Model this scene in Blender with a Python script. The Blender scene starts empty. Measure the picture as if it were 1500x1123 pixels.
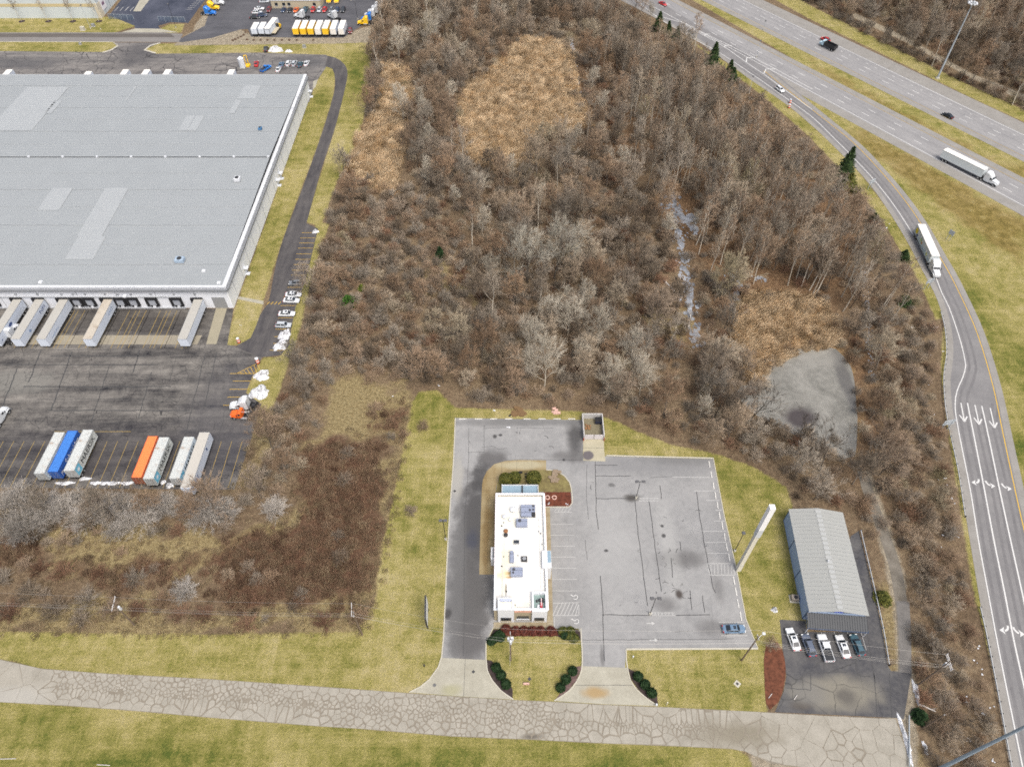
import bpy, bmesh, math, random
import numpy as np
from mathutils import Vector, Matrix

# ------------------------------------------------------------------ camera, sky, sun, exposure
scene = bpy.context.scene
COL = scene.collection
F, PITCH, CAM_H = 1040.6, math.radians(50), 148.0       # survey of the drone photograph (1500 x 1123)
cam_data = bpy.data.cameras.new("camera")
cam_data.sensor_width = 36.0
cam_data.lens = 36.0 * F / 1500.0
cam_data.clip_end = 5000
cam = bpy.data.objects.new("camera", cam_data)
COL.objects.link(cam)
cam.location = (0, 0, CAM_H)
cam.rotation_euler = (math.radians(90) - PITCH, 0, 0)
scene.camera = cam

SUN_EL, SUN_AZ = math.radians(60), math.radians(150)     # compass bearing the light comes from
world = bpy.data.worlds.new("World")
scene.world = world
world.use_nodes = True
_wn = world.node_tree.nodes
_sky = _wn.new("ShaderNodeTexSky")
_sky.sky_type = "NISHITA"
_sky.sun_disc = False
_sky.sun_elevation = SUN_EL
_sky.sun_rotation = SUN_AZ
_sky.dust_density = 6.0
_sky.ozone_density = 0.6
_sky.air_density = 1.0
_bg = _wn["Background"]
_bg.inputs[1].default_value = 0.12
_hs = _wn.new("ShaderNodeHueSaturation")          # a grey veil of cloud over the blue
_hs.inputs["Saturation"].default_value = 0.68
world.node_tree.links.new(_sky.outputs[0], _hs.inputs["Color"])
world.node_tree.links.new(_hs.outputs[0], _bg.inputs[0])
sun_data = bpy.data.lights.new("sun", "SUN")
sun_data.energy = 1.3
sun_data.angle = math.radians(28)
sun_data.color = (1.0, 0.96, 0.88)
sun = bpy.data.objects.new("sun", sun_data)
COL.objects.link(sun)
_sd = Vector((math.sin(SUN_AZ) * math.cos(SUN_EL), math.cos(SUN_AZ) * math.cos(SUN_EL), math.sin(SUN_EL)))
sun.rotation_euler = _sd.to_track_quat("Z", "Y").to_euler()
scene.view_settings.view_transform = "Standard"
scene.view_settings.look = "None"
scene.view_settings.exposure = 0.74
scene.view_settings.gamma = 1.0
scene.view_settings.use_curve_mapping = False
scene.render.engine = "CYCLES"
scene.cycles.use_denoising = False          # the denoiser smears the twigs
scene.cycles.use_adaptive_sampling = False
scene.cycles.filter_width = 1.7
scene.cycles.max_bounces = 5
scene.cycles.diffuse_bounces = 3
scene.cycles.glossy_bounces = 2

rng = random.Random(7)
nrng = np.random.default_rng(7)

def G(px, py, z=0.0):
    """Ground survey: the spot on the level z that the photograph shows at pixel (px, py)."""
    x = (px - 750) / F
    v = (561.5 - py) / F
    dy = math.cos(PITCH) + v * math.sin(PITCH)
    dz = -math.sin(PITCH) + v * math.cos(PITCH)
    t = (z - CAM_H) / dz
    return (x * t, dy * t)

def GP(pts, z=0.0):
    return [G(a, b, z) for a, b in pts]

def height_at(base, top):
    g, r = G(*base), G(*top)
    return CAM_H * (1 - g[1] / r[1])

# ------------------------------------------------------------------ materials
class Nodes:
    def __init__(self, name):
        self.m = bpy.data.materials.new(name)
        self.m.use_nodes = True
        self.t = self.m.node_tree
        self.bsdf = self.t.nodes["Principled BSDF"]
        self._pos = None
    def new(self, kind, **kw):
        n = self.t.nodes.new(kind)
        for k, v in kw.items():
            setattr(n, k, v)
        return n
    def put(self, sock, v):
        if isinstance(v, bpy.types.NodeSocket):
            self.t.links.new(v, sock)
        elif isinstance(v, (tuple, list)):
            sock.default_value = (*v, 1.0) if (len(v) == 3 and sock.type == "RGBA") else tuple(v)
        else:
            sock.default_value = v
    def pos(self):
        if self._pos is None:
            self._pos = self.new("ShaderNodeNewGeometry").outputs["Position"]
        return self._pos
    def obj(self):
        return self.new("ShaderNodeTexCoord").outputs["Object"]
    def mapping(self, vec, scale=(1, 1, 1), loc=(0, 0, 0), rot=(0, 0, 0)):
        n = self.new("ShaderNodeMapping")
        self.put(n.inputs["Vector"], vec)
        n.inputs["Scale"].default_value = scale
        n.inputs["Location"].default_value = loc
        n.inputs["Rotation"].default_value = rot
        return n.outputs[0]
    def noise(self, vec, scale, detail=3, rough=0.55, dist=0.0):
        n = self.new("ShaderNodeTexNoise")
        self.put(n.inputs["Vector"], vec)
        n.inputs["Scale"].default_value = scale
        n.inputs["Detail"].default_value = detail
        n.inputs["Roughness"].default_value = rough
        n.inputs["Distortion"].default_value = dist
        return n.outputs["Fac"]
    def voronoi(self, vec, scale, feature="DISTANCE_TO_EDGE", rand=1.0):
        n = self.new("ShaderNodeTexVoronoi", feature=feature)
        self.put(n.inputs["Vector"], vec)
        n.inputs["Scale"].default_value = scale
        n.inputs["Randomness"].default_value = rand
        return n.outputs["Distance"]
    def math(self, op, a, b=0.0, c=0.0):
        n = self.new("ShaderNodeMath", operation=op)
        self.put(n.inputs[0], a); self.put(n.inputs[1], b); self.put(n.inputs[2], c)
        return n.outputs[0]
    def step(self, v, lo, hi):
        n = self.new("ShaderNodeMapRange", interpolation_type="SMOOTHSTEP")
        self.put(n.inputs[0], v)
        n.inputs[1].default_value = lo; n.inputs[2].default_value = hi
        return n.outputs[0]
    def mix(self, f, a, b):
        n = self.new("ShaderNodeMix", data_type="RGBA")
        self.put(n.inputs[0], f); self.put(n.inputs[6], a); self.put(n.inputs[7], b)
        return n.outputs[2]
    def mul(self, col, f):
        """colour times a grey factor socket"""
        n = self.new("ShaderNodeVectorMath", operation="SCALE")
        self.put(n.inputs[0], col if isinstance(col, bpy.types.NodeSocket) else self.rgb(col))
        self.put(n.inputs["Scale"], f)
        return n.outputs[0]
    def rgb(self, c):
        n = self.new("ShaderNodeRGB")
        n.outputs[0].default_value = (*c, 1)
        return n.outputs[0]
    def attr(self, name):
        n = self.new("ShaderNodeAttribute", attribute_name=name)
        return n
    def ramp(self, f, stops):
        n = self.new("ShaderNodeValToRGB")
        self.put(n.inputs[0], f)
        e = n.color_ramp.elements
        while len(e) < len(stops):
            e.new(0.5)
        for el, (p, c) in zip(e, stops):
            el.position = p
            el.color = (*c, 1)
        return n.outputs[0]
    def bump(self, h, strength=0.5, dist=0.05):
        n = self.new("ShaderNodeBump")
        n.inputs["Strength"].default_value = strength
        n.inputs["Distance"].default_value = dist
        self.put(n.inputs["Height"], h)
        self.t.links.new(n.outputs[0], self.bsdf.inputs["Normal"])
    def blob(self, x, y, rx, ry, soft=0.4, warp=None, amt=0.5, scale=0.35):
        """0..1 mask of a stain round the world spot (x, y)"""
        p = self.mapping(self.pos(), (1 / rx, 1 / ry, 0), (-x / rx, -y / ry, 0))
        n = self.new("ShaderNodeVectorMath", operation="LENGTH")
        self.put(n.inputs[0], p)
        d = n.outputs["Value"]
        w = warp if warp is not None else self.noise(self.pos(), scale, 3)
        d = self.math("ADD", d, self.math("MULTIPLY", self.math("SUBTRACT", w, 0.5), amt * 2))
        return self.math("SUBTRACT", 1.0, self.step(d, 1 - soft, 1 + soft))
    def out(self, col, rough=0.85, metallic=0.0, spec=0.35):
        self.put(self.bsdf.inputs["Base Color"], col)
        self.put(self.bsdf.inputs["Roughness"], rough)
        self.bsdf.inputs["Metallic"].default_value = metallic
        self.bsdf.inputs["Specular IOR Level"].default_value = spec
        return self.m

_plain = {}
def M(name, col, rough=0.7, var=0.15, scale=1.2, metallic=0.0, spec=0.35, grime=0.0, grime_col=(0.16, 0.11, 0.06), wear_scale=0.5):
    """a solid colour with mottling, and optional dirt patches"""
    if name in _plain:
        return _plain[name]
    n = Nodes(name)
    c = n.obj()
    f = n.noise(c, scale, 4, 0.6)
    col2 = n.mul(col, n.math("ADD", 1 - var, n.math("MULTIPLY", f, 2 * var)))
    if grime:
        g = n.step(n.noise(n.mapping(c, (1, 1, 0.45)), wear_scale, 5, 0.65), 0.62 - 0.25 * grime, 0.80)
        col2 = n.mix(n.math("MULTIPLY", g, min(1.0, grime + 0.2)), col2, grime_col)
    _plain[name] = n.out(col2, rough, metallic, spec)
    return _plain[name]

# ------------------------------------------------------------------ mesh building
class MB:
    def __init__(self):
        self.v, self.f, self.mi = [], [], []
    def face(self, pts, mi=0):
        b = len(self.v)
        self.v += [tuple(p) for p in pts]
        self.f.append(tuple(range(b, b + len(pts))))
        self.mi.append(mi)
    def mesh(self, vs, fs, mi=0):
        b = len(self.v)
        self.v += [tuple(p) for p in vs]
        self.f += [tuple(b + i for i in f) for f in fs]
        self.mi += [mi] * len(fs)
    def box(self, x0, x1, y0, y1, z0, z1, mi=0):
        vs = [(x, y, z) for z in (z0, z1) for y in (y0, y1) for x in (x0, x1)]
        self.mesh(vs, [(0, 2, 3, 1), (4, 5, 7, 6), (0, 1, 5, 4), (2, 6, 7, 3), (0, 4, 6, 2), (1, 3, 7, 5)], mi)
    def bbox(self, x0, x1, y0, y1, z0, z1, b=0.05, mi=0):
        """box with its top edge chamfered"""
        lo = [(x0, y0), (x1, y0), (x1, y1), (x0, y1)]
        hi = [(x0 + b, y0 + b), (x1 - b, y0 + b), (x1 - b, y1 - b), (x0 + b, y1 - b)]
        self.loft([[(*p, z0) for p in lo], [(*p, z1 - b) for p in lo], [(*p, z1) for p in hi]], mi=mi)
    def loft(self, rings, cap=True, mi=0):
        n = len(rings[0])
        vs = [p for r in rings for p in r]
        fs = []
        for i in range(len(rings) - 1):
            for j in range(n):
                k = (j + 1) % n
                fs.append((i * n + j, i * n + k, (i + 1) * n + k, (i + 1) * n + j))
        if cap:
            fs.append(tuple(range(n - 1, -1, -1)))
            fs.append(tuple((len(rings) - 1) * n + j for j in range(n)))
        self.mesh(vs, fs, mi)
    def tube(self, p0, p1, r0, r1=None, sides=8, cap=True, mi=0):
        r1 = r0 if r1 is None else r1
        p0, p1 = Vector(p0), Vector(p1)
        d = (p1 - p0).normalized()
        a = d.orthogonal().normalized()
        b = d.cross(a)
        rings = []
        for p, r in ((p0, r0), (p1, r1)):
            rings.append([p + (a * math.cos(2 * math.pi * i / sides) + b * math.sin(2 * math.pi * i / sides)) * r for i in range(sides)])
        self.loft(rings, cap, mi)
    def prism(self, poly, z0, z1, mi=0):
        self.loft([[(x, y, z0) for x, y in poly], [(x, y, z1) for x, y in poly]], mi=mi)
    def build(self, name, mat, parent=None, smooth=False):
        me = bpy.data.meshes.new(name)
        me.from_pydata(self.v, [], self.f)
        for m in (mat if isinstance(mat, (list, tuple)) else [mat]):
            me.materials.append(m)
        if any(self.mi):
            me.polygons.foreach_set("material_index", self.mi)
        if smooth:
            me.polygons.foreach_set("use_smooth", [True] * len(me.polygons))
        me.update()
        return link(name, me, parent)

def link(name, me, parent=None):
    o = bpy.data.objects.new(name, me)
    COL.objects.link(o)
    if parent is not None:
        o.parent = parent
    return o

def tag(o, label=None, cat=None, group=None, kind=None):
    if label: o["label"] = label
    if cat: o["category"] = cat
    if group: o["group"] = group
    if kind: o["kind"] = kind
    return o

def thing(name, label, cat, loc=(0, 0, 0), rz=0.0, group=None):
    o = bpy.data.objects.new(name, None)
    o.empty_display_size = 0.5
    COL.objects.link(o)
    o.location = loc
    o.rotation_euler = (0, 0, rz)
    return tag(o, label, cat, group)

_PAINT = {}
def repaint(o, m):
    o.material_slots[0].link = "OBJECT"
    o.material_slots[0].material = m

KIDS = {}
def kids(o):
    if o.name not in KIDS:
        KIDS[o.name] = list(o.children)
    return KIDS[o.name]

def dup(root, loc, rz, label, group=None, paint=None, scale=None):
    r = root.copy(); COL.objects.link(r)
    r.location = loc; r.rotation_euler = (0, 0, rz)
    if scale: r.scale = (scale,) * 3 if not isinstance(scale, tuple) else scale
    r["label"] = label
    if group: r["group"] = group
    for ch in kids(root):
        c = ch.copy(); COL.objects.link(c); c.parent = r
        if paint and ch.get("painted"):
            repaint(c, paint)
        for g in kids(ch):
            d = g.copy(); COL.objects.link(d); d.parent = c
            if paint and g.get("painted"):
                repaint(d, paint)
    return r

def resample(pts, step=2.0):
    """Catmull-Rom through pts"""
    P = [np.array(p, float) for p in pts]
    P = [2 * P[0] - P[1]] + P + [2 * P[-1] - P[-2]]
    out = []
    for i in range(1, len(P) - 2):
        n = max(1, int(np.linalg.norm(P[i + 1] - P[i]) / step))
        for k in range(n):
            t = k / n
            a, b, c, d = P[i - 1], P[i], P[i + 1], P[i + 2]
            out.append(0.5 * ((2 * b) + (c - a) * t + (2 * a - 5 * b + 4 * c - d) * t * t + (3 * b - a - 3 * c + d) * t ** 3))
    out.append(P[-2])
    return [tuple(p) for p in out]

def offsets(pts, d):
    out = []
    for i, p in enumerate(pts):
        a = np.array(pts[max(0, i - 1)]); b = np.array(pts[min(len(pts) - 1, i + 1)])
        t = (b - a) / (np.linalg.norm(b - a) + 1e-9)
        out.append((p[0] - t[1] * d, p[1] + t[0] * d))
    return out

def strip(mb, pts, w, z, z0=None, mi=0):
    """flat ribbon along pts; with z0 a solid kerb from z0 to z"""
    L, R = offsets(pts, w / 2), offsets(pts, -w / 2)
    for i in range(len(pts) - 1):
        mb.face([(*R[i], z), (*R[i + 1], z), (*L[i + 1], z), (*L[i], z)], mi)
        if z0 is not None:
            mb.face([(*L[i], z), (*L[i + 1], z), (*L[i + 1], z0), (*L[i], z0)], mi)
            mb.face([(*R[i], z0), (*R[i + 1], z0), (*R[i + 1], z), (*R[i], z)], mi)
    if z0 is not None:
        for i in (0, -1):
            q = [(*R[i], z0), (*R[i], z), (*L[i], z), (*L[i], z0)]
            mb.face(q if i == 0 else q[::-1], mi)

def sheet(name, poly, z, mat, parent=None, kind="structure", ztop=None):
    mb = MB()
    area = sum(poly[i][0] * poly[(i + 1) % len(poly)][1] - poly[(i + 1) % len(poly)][0] * poly[i][1] for i in range(len(poly)))
    if area < 0: poly = poly[::-1]
    mb.face([(x, y, z) for x, y in poly])
    o = mb.build(name, mat, parent)
    if parent is None and kind: o["kind"] = kind
    return o

def text(body, size, mat, parent, mw, name="lettering", align="CENTER", shear=0.0, sx=1.0):
    c = bpy.data.curves.new(name, "FONT")
    c.body = body; c.size = size; c.align_x = align; c.align_y = "CENTER"; c.shear = shear
    c.resolution_u = 2; c.extrude = 0.004
    c.materials.append(mat)
    o = bpy.data.objects.new(name, c); COL.objects.link(o)
    o.parent = parent
    o.matrix_local = mw @ Matrix.Diagonal((sx, 1, 1, 1))
    return o

def frame_matrix(loc, xax, yax):
    x, y = Vector(xax).normalized(), Vector(yax).normalized()
    z = x.cross(y)
    return Matrix(((x.x, y.x, z.x, loc[0]), (x.y, y.y, z.y, loc[1]), (x.z, y.z, z.z, loc[2]), (0, 0, 0, 1)))

def inside(P, poly):
    """signed distance of the points P (n,2) to a polygon, positive inside"""
    P = np.asarray(P, float); n = len(poly)
    d = np.full(len(P), 1e9); ins = np.zeros(len(P), bool)
    for i in range(n):
        a = np.array(poly[i]); b = np.array(poly[(i + 1) % n])
        e = b - a
        t = np.clip(((P - a) @ e) / (e @ e + 1e-12), 0, 1)
        q = a + t[:, None] * e
        d = np.minimum(d, np.hypot(*(P - q).T))
        c = (a[1] > P[:, 1]) != (b[1] > P[:, 1])
        with np.errstate(divide="ignore", invalid="ignore"):
            xs = a[0] + (P[:, 1] - a[1]) * (b[0] - a[0]) / (b[1] - a[1])
        ins ^= c & (P[:, 0] < xs)
    return np.where(ins, d, -d)
# ------------------------------------------------------------------ ground with its natural covers
Z = {  # covers of the ground sheet, surveyed outlines
 "lawn": [
  [(-90,925),(300,928),(520,926),(548,885),(560,800),(578,720),(592,650),(603,590),(612,574),(640,571),(668,597),(760,600),(850,602),(890,612),(930,630),(985,652),(1040,662),(1100,682),(1152,712),(1162,745),(1195,905),(1150,945),(1120,950),(1124,1046),(760,1028),(300,1004),(100,990),(0,966),(-90,950)],
  [(-160,1016),(0,1024),(300,1046),(660,1076),(1000,1090),(1080,1096),(1128,1128),(1150,1260),(-160,1260)],
  [(458,130),(480,92),(492,105),(488,142),(470,200),(440,280),(410,362),(386,442),(372,500),(330,508),(345,450)],
  [(478,80),(545,62),(541,130),(525,210),(494,265),(472,326),(482,328),(458,400),(440,480),(418,545),(404,588),(392,602),(382,598),(380,592),(360,575),(384,524),(412,522),(428,460),(450,380),(462,330),(448,325),(470,255),(490,190),(503,140),(505,100)],
  [(-60,25),(190,25),(200,38),(165,49),(-60,49)], [(-60,60),(166,61),(174,68),(150,77),(-60,76)],
  [(213,72),(232,64),(545,61),(545,64),(505,92),(480,82),(380,77),(228,79)], [(232,44),(246,36),(270,35),(266,48),(245,49)],
  [(1120,105),(1190,131),(1300,200),(1500,318),(1600,372),(1600,850),(1515,800),(1468,628),(1440,515),(1405,430),(1376,375),(1345,322),(1272,231),(1190,158)],
  [(980,-20),(1040,-20),(1190,74),(1370,165),(1510,232),(1510,275),(1370,206),(1190,103)],
  [(1090,-25),(1190,30),(1290,78),(1420,142),(1520,188),(1520,170),(1420,125),(1290,60),(1190,10),(1120,-30)],
  [(1000,52),(1100,115),(1155,155),(1206,198),(1252,243),(1306,314),(1356,400),(1385,460),(1372,470),(1345,410),(1292,322),(1235,252),(1180,195),(1110,135)],
  [(1383,460),(1400,560),(1402,640),(1440,800),(1482,1010),(1510,1123),(1492,1123),(1460,1000),(1425,860),(1390,640),(1378,540)]],
 "tan": [
  [(378,596),(400,596),(392,640),(372,690),(356,722),(340,720),(366,645)],
  [(-90,893),(150,886),(300,900),(480,890),(545,880),(548,890),(526,928),(300,931),(-90,929)],
  [(592,598),(606,592),(578,760),(552,880),(538,926),(516,922),(536,870),(556,770)], [(380,775),(470,720),(480,740),(400,800)], [(425,860),(520,800),(530,815),(440,885)],
  [(490,558),(600,560),(615,572),(602,600),(590,660),(572,652),(480,642),(462,664),(445,655),(478,600)],
  [(240,835),(330,798),(395,758),(445,752),(395,790),(325,830),(270,856)], [(130,790),(200,765),(300,770),(330,800),(240,835),(160,840)],
  [(0,735),(60,770),(200,770),(240,800),(120,830),(60,800),(0,780)],
  [(1270,860),(1312,858),(1316,975),(1303,978)], [(1317,985),(1338,985),(1345,1123),(1318,1123)],
  [(640,380),(700,390),(690,440),(620,420)], [(950,440),(1005,450),(1005,500),(960,500)]],
 "weed": [
  [(296,822),(350,793),(425,778),(470,700),(498,652),(556,652),(568,690),(554,760),(536,850),(514,900),(480,892),(400,887),(330,882),(298,850)],
  [(465,648),(497,648),(490,700),(455,722),(438,700)], [(560,590),(592,600),(586,645),(560,640),(545,610)],
  [(130,830),(220,810),(280,830),(250,860),(160,870)], [(-20,760),(40,770),(50,820),(-20,830)]],
 "reed": [
  [(767,60),(799,58),(834,81),(838,127),(853,168),(874,180),(838,198),(778,203),(778,243),(757,256),(697,240),(672,208),(681,186),(674,164),(686,135),(718,108),(740,89)],
  [(564,97),(591,103),(606,132),(590,170),(594,212),(586,247),(580,288),(545,275),(515,248),(523,207),(552,170),(564,148)],
  [(1094,440),(1137,430),(1204,446),(1230,495),(1182,509),(1156,513),(1122,537),(1104,558),(1087,541),(1074,508)],
  [(1222,505),(1238,511),(1254,555),(1260,640),(1256,690),(1252,690),(1252,600),(1240,535)]],
 "dirt": [
  [(255,66),(268,57),(300,55),(352,43),(366,50),(430,54),(505,54),(522,44),(548,36),(550,62),(500,64),(255,67)],
  [(283,48),(285,38),(318,-6),(334,-6),(306,30),(306,37),(270,52)],
  [(1285,985),(1340,985),(1345,1130),(1308,1130)], [(1250,18),(1330,56),(1420,106),(1505,140),(1505,150),(1420,114),(1330,64),(1250,26)], [(1095,1096),(1330,1070),(1330,1200),(1120,1200)],
  [(1260,690),(1275,690),(1300,760),(1325,840),(1336,990),(1316,990),(1308,880),(1290,800)]],
 "litter": [
  [(935,75),(1100,150),(1245,300),(1265,420),(1205,470),(1060,450),(960,300)], [(830,90),(930,80),(950,240),(870,230)],
  [(940,420),(1020,430),(1030,520),(960,520)], [(1215,500),(1300,480),(1280,700),(1240,700)]],
 "rust": [[(1240,190),(1300,212),(1500,322),(1500,395),(1400,322),(1300,238)], [(1190,100),(1372,203),(1510,268),(1510,255),(1370,190),(1190,90)]],
 "green": [
  [(-160,1060),(660,1085),(1000,1098),(1120,1123),(1120,1260),(-160,1260)], [(1052,690),(1085,688),(1150,720),(1160,760),(1180,880),(1120,870)],
  [(1230,205),(1290,250),(1400,400),(1500,500),(1600,600),(1600,850),(1500,770),(1460,600),(1380,375)], [(608,580),(650,572),(670,600),(665,640),(610,640)],
  [(505,75),(540,68),(535,150),(515,160)], [(455,140),(480,130),(480,160),(460,170)]],
}
ZW = {k: [GP(p) for p in v] for k, v in Z.items()}
SOFT = {"lawn": 0.9, "tan": 4.0, "weed": 4.0, "reed": 1.8, "dirt": 1.2, "litter": 9.0, "rust": 4.0, "green": 5.0}

def axis(lo, hi, fine_lo, fine_hi, step, coarse):
    a = list(np.arange(fine_lo, fine_hi + .01, step))
    v = fine_lo
    left = []
    while v > lo:
        v = max(lo, v - coarse); left.append(v)
    v = fine_hi; right = []
    while v < hi:
        v = min(hi, v + coarse); right.append(v)
    return np.array(left[::-1] + a + right)
gx = axis(-1500, 1500, -240, 270, 1.15, 60)
gy = axis(-300, 2200, 14, 400, 1.15, 60)
XX, YY = np.meshgrid(gx, gy)
GPTS = np.stack([XX.ravel(), YY.ravel()], 1)

def warp(P, a=3.0):
    """ragged natural borders"""
    x, y = P[:, 0], P[:, 1]
    return P + a * np.stack([np.sin(x * .31 + y * .17 + 1.3) * .5 + np.sin(y * .53 - x * .21) * .35 + np.sin(x * .9 + y * .7) * .2, np.sin(y * .29 - x * .13 + .4) * .5 + np.sin(x * .47 + y * .23 + 2) * .35 + np.sin(y * 1.1 - x * .6) * .2], 1)
def zone_weight(P, key):
    w = np.zeros(len(P))
    for poly in ZW[key]:
        lo = np.min(poly, 0) - 12; hi = np.max(poly, 0) + 12
        m = ((P >= lo) & (P <= hi)).all(1)
        if m.any():
            sd = inside(P[m], poly)
            s = SOFT[key]
            w[m] = np.maximum(w[m], np.clip((sd + s) / (2 * s), 0, 1))
    return w

verts = np.zeros((len(GPTS), 3), np.float32); verts[:, :2] = GPTS
ny, nx = XX.shape
ii = np.arange(ny * nx).reshape(ny, nx)
quads = np.stack([ii[:-1, :-1], ii[:-1, 1:], ii[1:, 1:], ii[1:, :-1]], -1).reshape(-1, 4)
gm = bpy.data.meshes.new("ground")
gm.vertices.add(len(verts)); gm.vertices.foreach_set("co", verts.ravel())
gm.loops.add(quads.size); gm.loops.foreach_set("vertex_index", quads.ravel().astype(np.int32))
gm.polygons.add(len(quads)); gm.polygons.foreach_set("loop_start", (np.arange(len(quads)) * 4).astype(np.int32))
gm.update(calc_edges=True)
for name, keys in (("cover_a", ("lawn", "tan", "weed", "reed")), ("cover_b", ("dirt", "litter", "rust", "green"))):
    at = gm.attributes.new(name, "FLOAT_COLOR", "POINT")
    at.data.foreach_set("color", np.stack([zone_weight(GPTS if k in ("lawn", "dirt") else warp(GPTS, 2.0 if k == "reed" else 4.0), k) for k in keys], 1).astype(np.float32).ravel())

def ground_material():
    n = Nodes("ground cover")
    p = n.pos()
    fine = n.noise(p, 2.2, 4, 0.65)
    mid = n.noise(p, 0.33, 4, 0.6)
    big = n.noise(p, 0.055, 3, 0.55)
    A, B = n.attr("cover_a"), n.attr("cover_b")
    def chan(at):
        s = n.new("ShaderNodeSeparateColor"); n.put(s.inputs[0], at.outputs["Color"])
        return s.outputs["Red"], s.outputs["Green"], s.outputs["Blue"], at.outputs["Alpha"]
    lawn, tan, weed, reed = chan(A)
    dirt, litter, rust, green = chan(B)
    edge = n.math("ADD", n.math("MULTIPLY", n.math("SUBTRACT", mid, 0.5), 0.9), n.math("MULTIPLY", n.math("SUBTRACT", fine, 0.5), 0.8))
    def w(s, hard=0.22):
        return n.step(n.math("ADD", s, n.math("MULTIPLY", edge, n.math("MULTIPLY", n.math("SUBTRACT", 1.0, n.math("ABSOLUTE", n.math("SUBTRACT", n.math("MULTIPLY", s, 2.0), 1.0))), 1.0))), 0.5 - hard, 0.5 + hard)
    # woodland floor: leaf litter in brown, grey and tan
    tex = n.noise(p, 0.9, 6, 0.7)
    col = n.ramp(n.math("ADD", n.math("MULTIPLY", tex, 0.6), n.math("MULTIPLY", big, 0.4)), [(0.28, (0.06, 0.042, 0.028)), (0.45, (0.12, 0.086, 0.055)), (0.56, (0.175, 0.13, 0.083)), (0.72, (0.25, 0.20, 0.13))])
    col = n.mix(n.math("MULTIPLY", w(litter, .4), 0.75), col, n.ramp(tex, [(0.3, (0.065, 0.036, 0.020)), (0.55, (0.155, 0.092, 0.050)), (0.75, (0.24, 0.165, 0.10))]))
    col = n.mix(w(tan), col, n.ramp(n.noise(p, 1.4, 5, 0.7), [(0.3, (0.10, 0.075, 0.035)), (0.5, (0.21, 0.165, 0.085)), (0.72, (0.30, 0.25, 0.14))]))
    col = n.mix(w(weed, .35), col, n.ramp(n.noise(p, 1.7, 5, 0.7), [(0.3, (0.05, 0.027, 0.018)), (0.52, (0.105, 0.062, 0.040)), (0.74, (0.19, 0.13, 0.08))]))
    col = n.mix(w(reed), col, n.ramp(n.noise(p, 1.3, 5, 0.7, 1.5), [(0.3, (0.09, 0.055, 0.026)), (0.5, (0.21, 0.14, 0.07)), (0.7, (0.40, 0.30, 0.18))]))
    # mown lawn: straw and olive, mower swaths along its length
    sw = n.noise(n.mapping(p, (1.1, 0.03, 1)), 1.0, 2)
    sw2 = n.noise(n.mapping(p, (0.03, 0.9, 1)), 1.0, 2)
    g = n.math("ADD", n.math("MULTIPLY", big, 0.40), n.math("ADD", n.math("MULTIPLY", mid, 0.34), n.math("ADD", n.math("MULTIPLY", fine, 0.30), n.math("MULTIPLY", n.math("SUBTRACT", n.math("ADD", sw, sw2), 1.0), 0.10))))
    g = n.math("SUBTRACT", g, n.math("MULTIPLY", w(green, .5), 0.08))
    lawn_c = n.ramp(g, [(0.34, (0.066, 0.088, 0.018)), (0.42, (0.136, 0.135, 0.033)), (0.49, (0.212, 0.190, 0.062)), (0.56, (0.278, 0.24, 0.098)), (0.68, (0.34, 0.29, 0.16))])
    lawn_c = n.mix(n.math("MULTIPLY", w(rust, .5), 0.7), lawn_c, n.ramp(mid, [(0.3, (0.09, 0.06, 0.02)), (0.55, (0.18, 0.125, 0.04)), (0.7, (0.24, 0.19, 0.08))]))
    col = n.mix(w(lawn), col, lawn_c)
    col = n.mix(w(dirt), col, n.ramp(n.noise(p, 0.8, 5, 0.65), [(0.3, (0.16, 0.135, 0.10)), (0.5, (0.25, 0.215, 0.16)), (0.7, (0.33, 0.29, 0.23))]))
    n.bump(n.math("ADD", tex, fine), 0.9, 0.25)
    return n.out(col, 0.95, 0, 0.1)
gm.materials.append(ground_material())
ground = link("ground", gm); ground["kind"] = "structure"

# ------------------------------------------------------------------ pavements
def asphalt(name, lo, hi, scale=0.25, streak=None, srot=0.0, cracks=0.0, crack_scale=0.22, crack_col=(0.03, 0.03, 0.03), crack_w=0.02, blobs=(), light=None, rough=0.85, tint_noise=0.0):
    n = Nodes(name)
    p = n.pos()
    f = n.math("ADD", n.math("MULTIPLY", n.noise(p, scale, 5, 0.62), 0.6), n.math("MULTIPLY", n.noise(p, scale * 7, 4, 0.65), 0.4))
    if streak:
        s = n.noise(n.mapping(n.mapping(p, rot=(0, 0, srot)), (*streak, 1)), 1.0, 4, 0.6)
        f = n.math("ADD", n.math("MULTIPLY", f, 0.5), n.math("MULTIPLY", s, 0.5))
    mid = tuple((a + b) / 2 for a, b in zip(lo, hi))
    col = n.ramp(f, [(0.36, lo), (0.5, mid), (0.64, hi)])
    for (x, y, rx, ry, c, k, *soft) in blobs:
        col = n.mix(n.math("MULTIPLY", n.blob(x, y, rx, ry, soft[0] if soft else 0.45), k), col, c)
    if cracks:
        wv = n.new("ShaderNodeVectorMath", operation="ADD")
        nz = n.new("ShaderNodeTexNoise"); nz.inputs["Scale"].default_value = 0.8
        n.put(nz.inputs["Vector"], p)
        n.put(wv.inputs[0], p); n.put(wv.inputs[1], nz.outputs["Color"])
        d = n.voronoi(n.mapping(wv.outputs[0], (1, 1, 0)), crack_scale)
        on = n.step(n.noise(p, 0.07, 2), 0.42, 0.58)
        k = n.math("MULTIPLY", n.math("SUBTRACT", 1.0, n.step(d, crack_w * 0.3, crack_w)), n.math("MULTIPLY", n.math("ADD", 0.35, on), cracks))
        k = n.math("MINIMUM", k, 1.0)
        col = n.mix(k, col, crack_col)
    n.bump(n.noise(p, 5, 4, 0.7), 0.25, 0.03)
    return n.out(col, rough, 0, 0.3)

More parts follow.
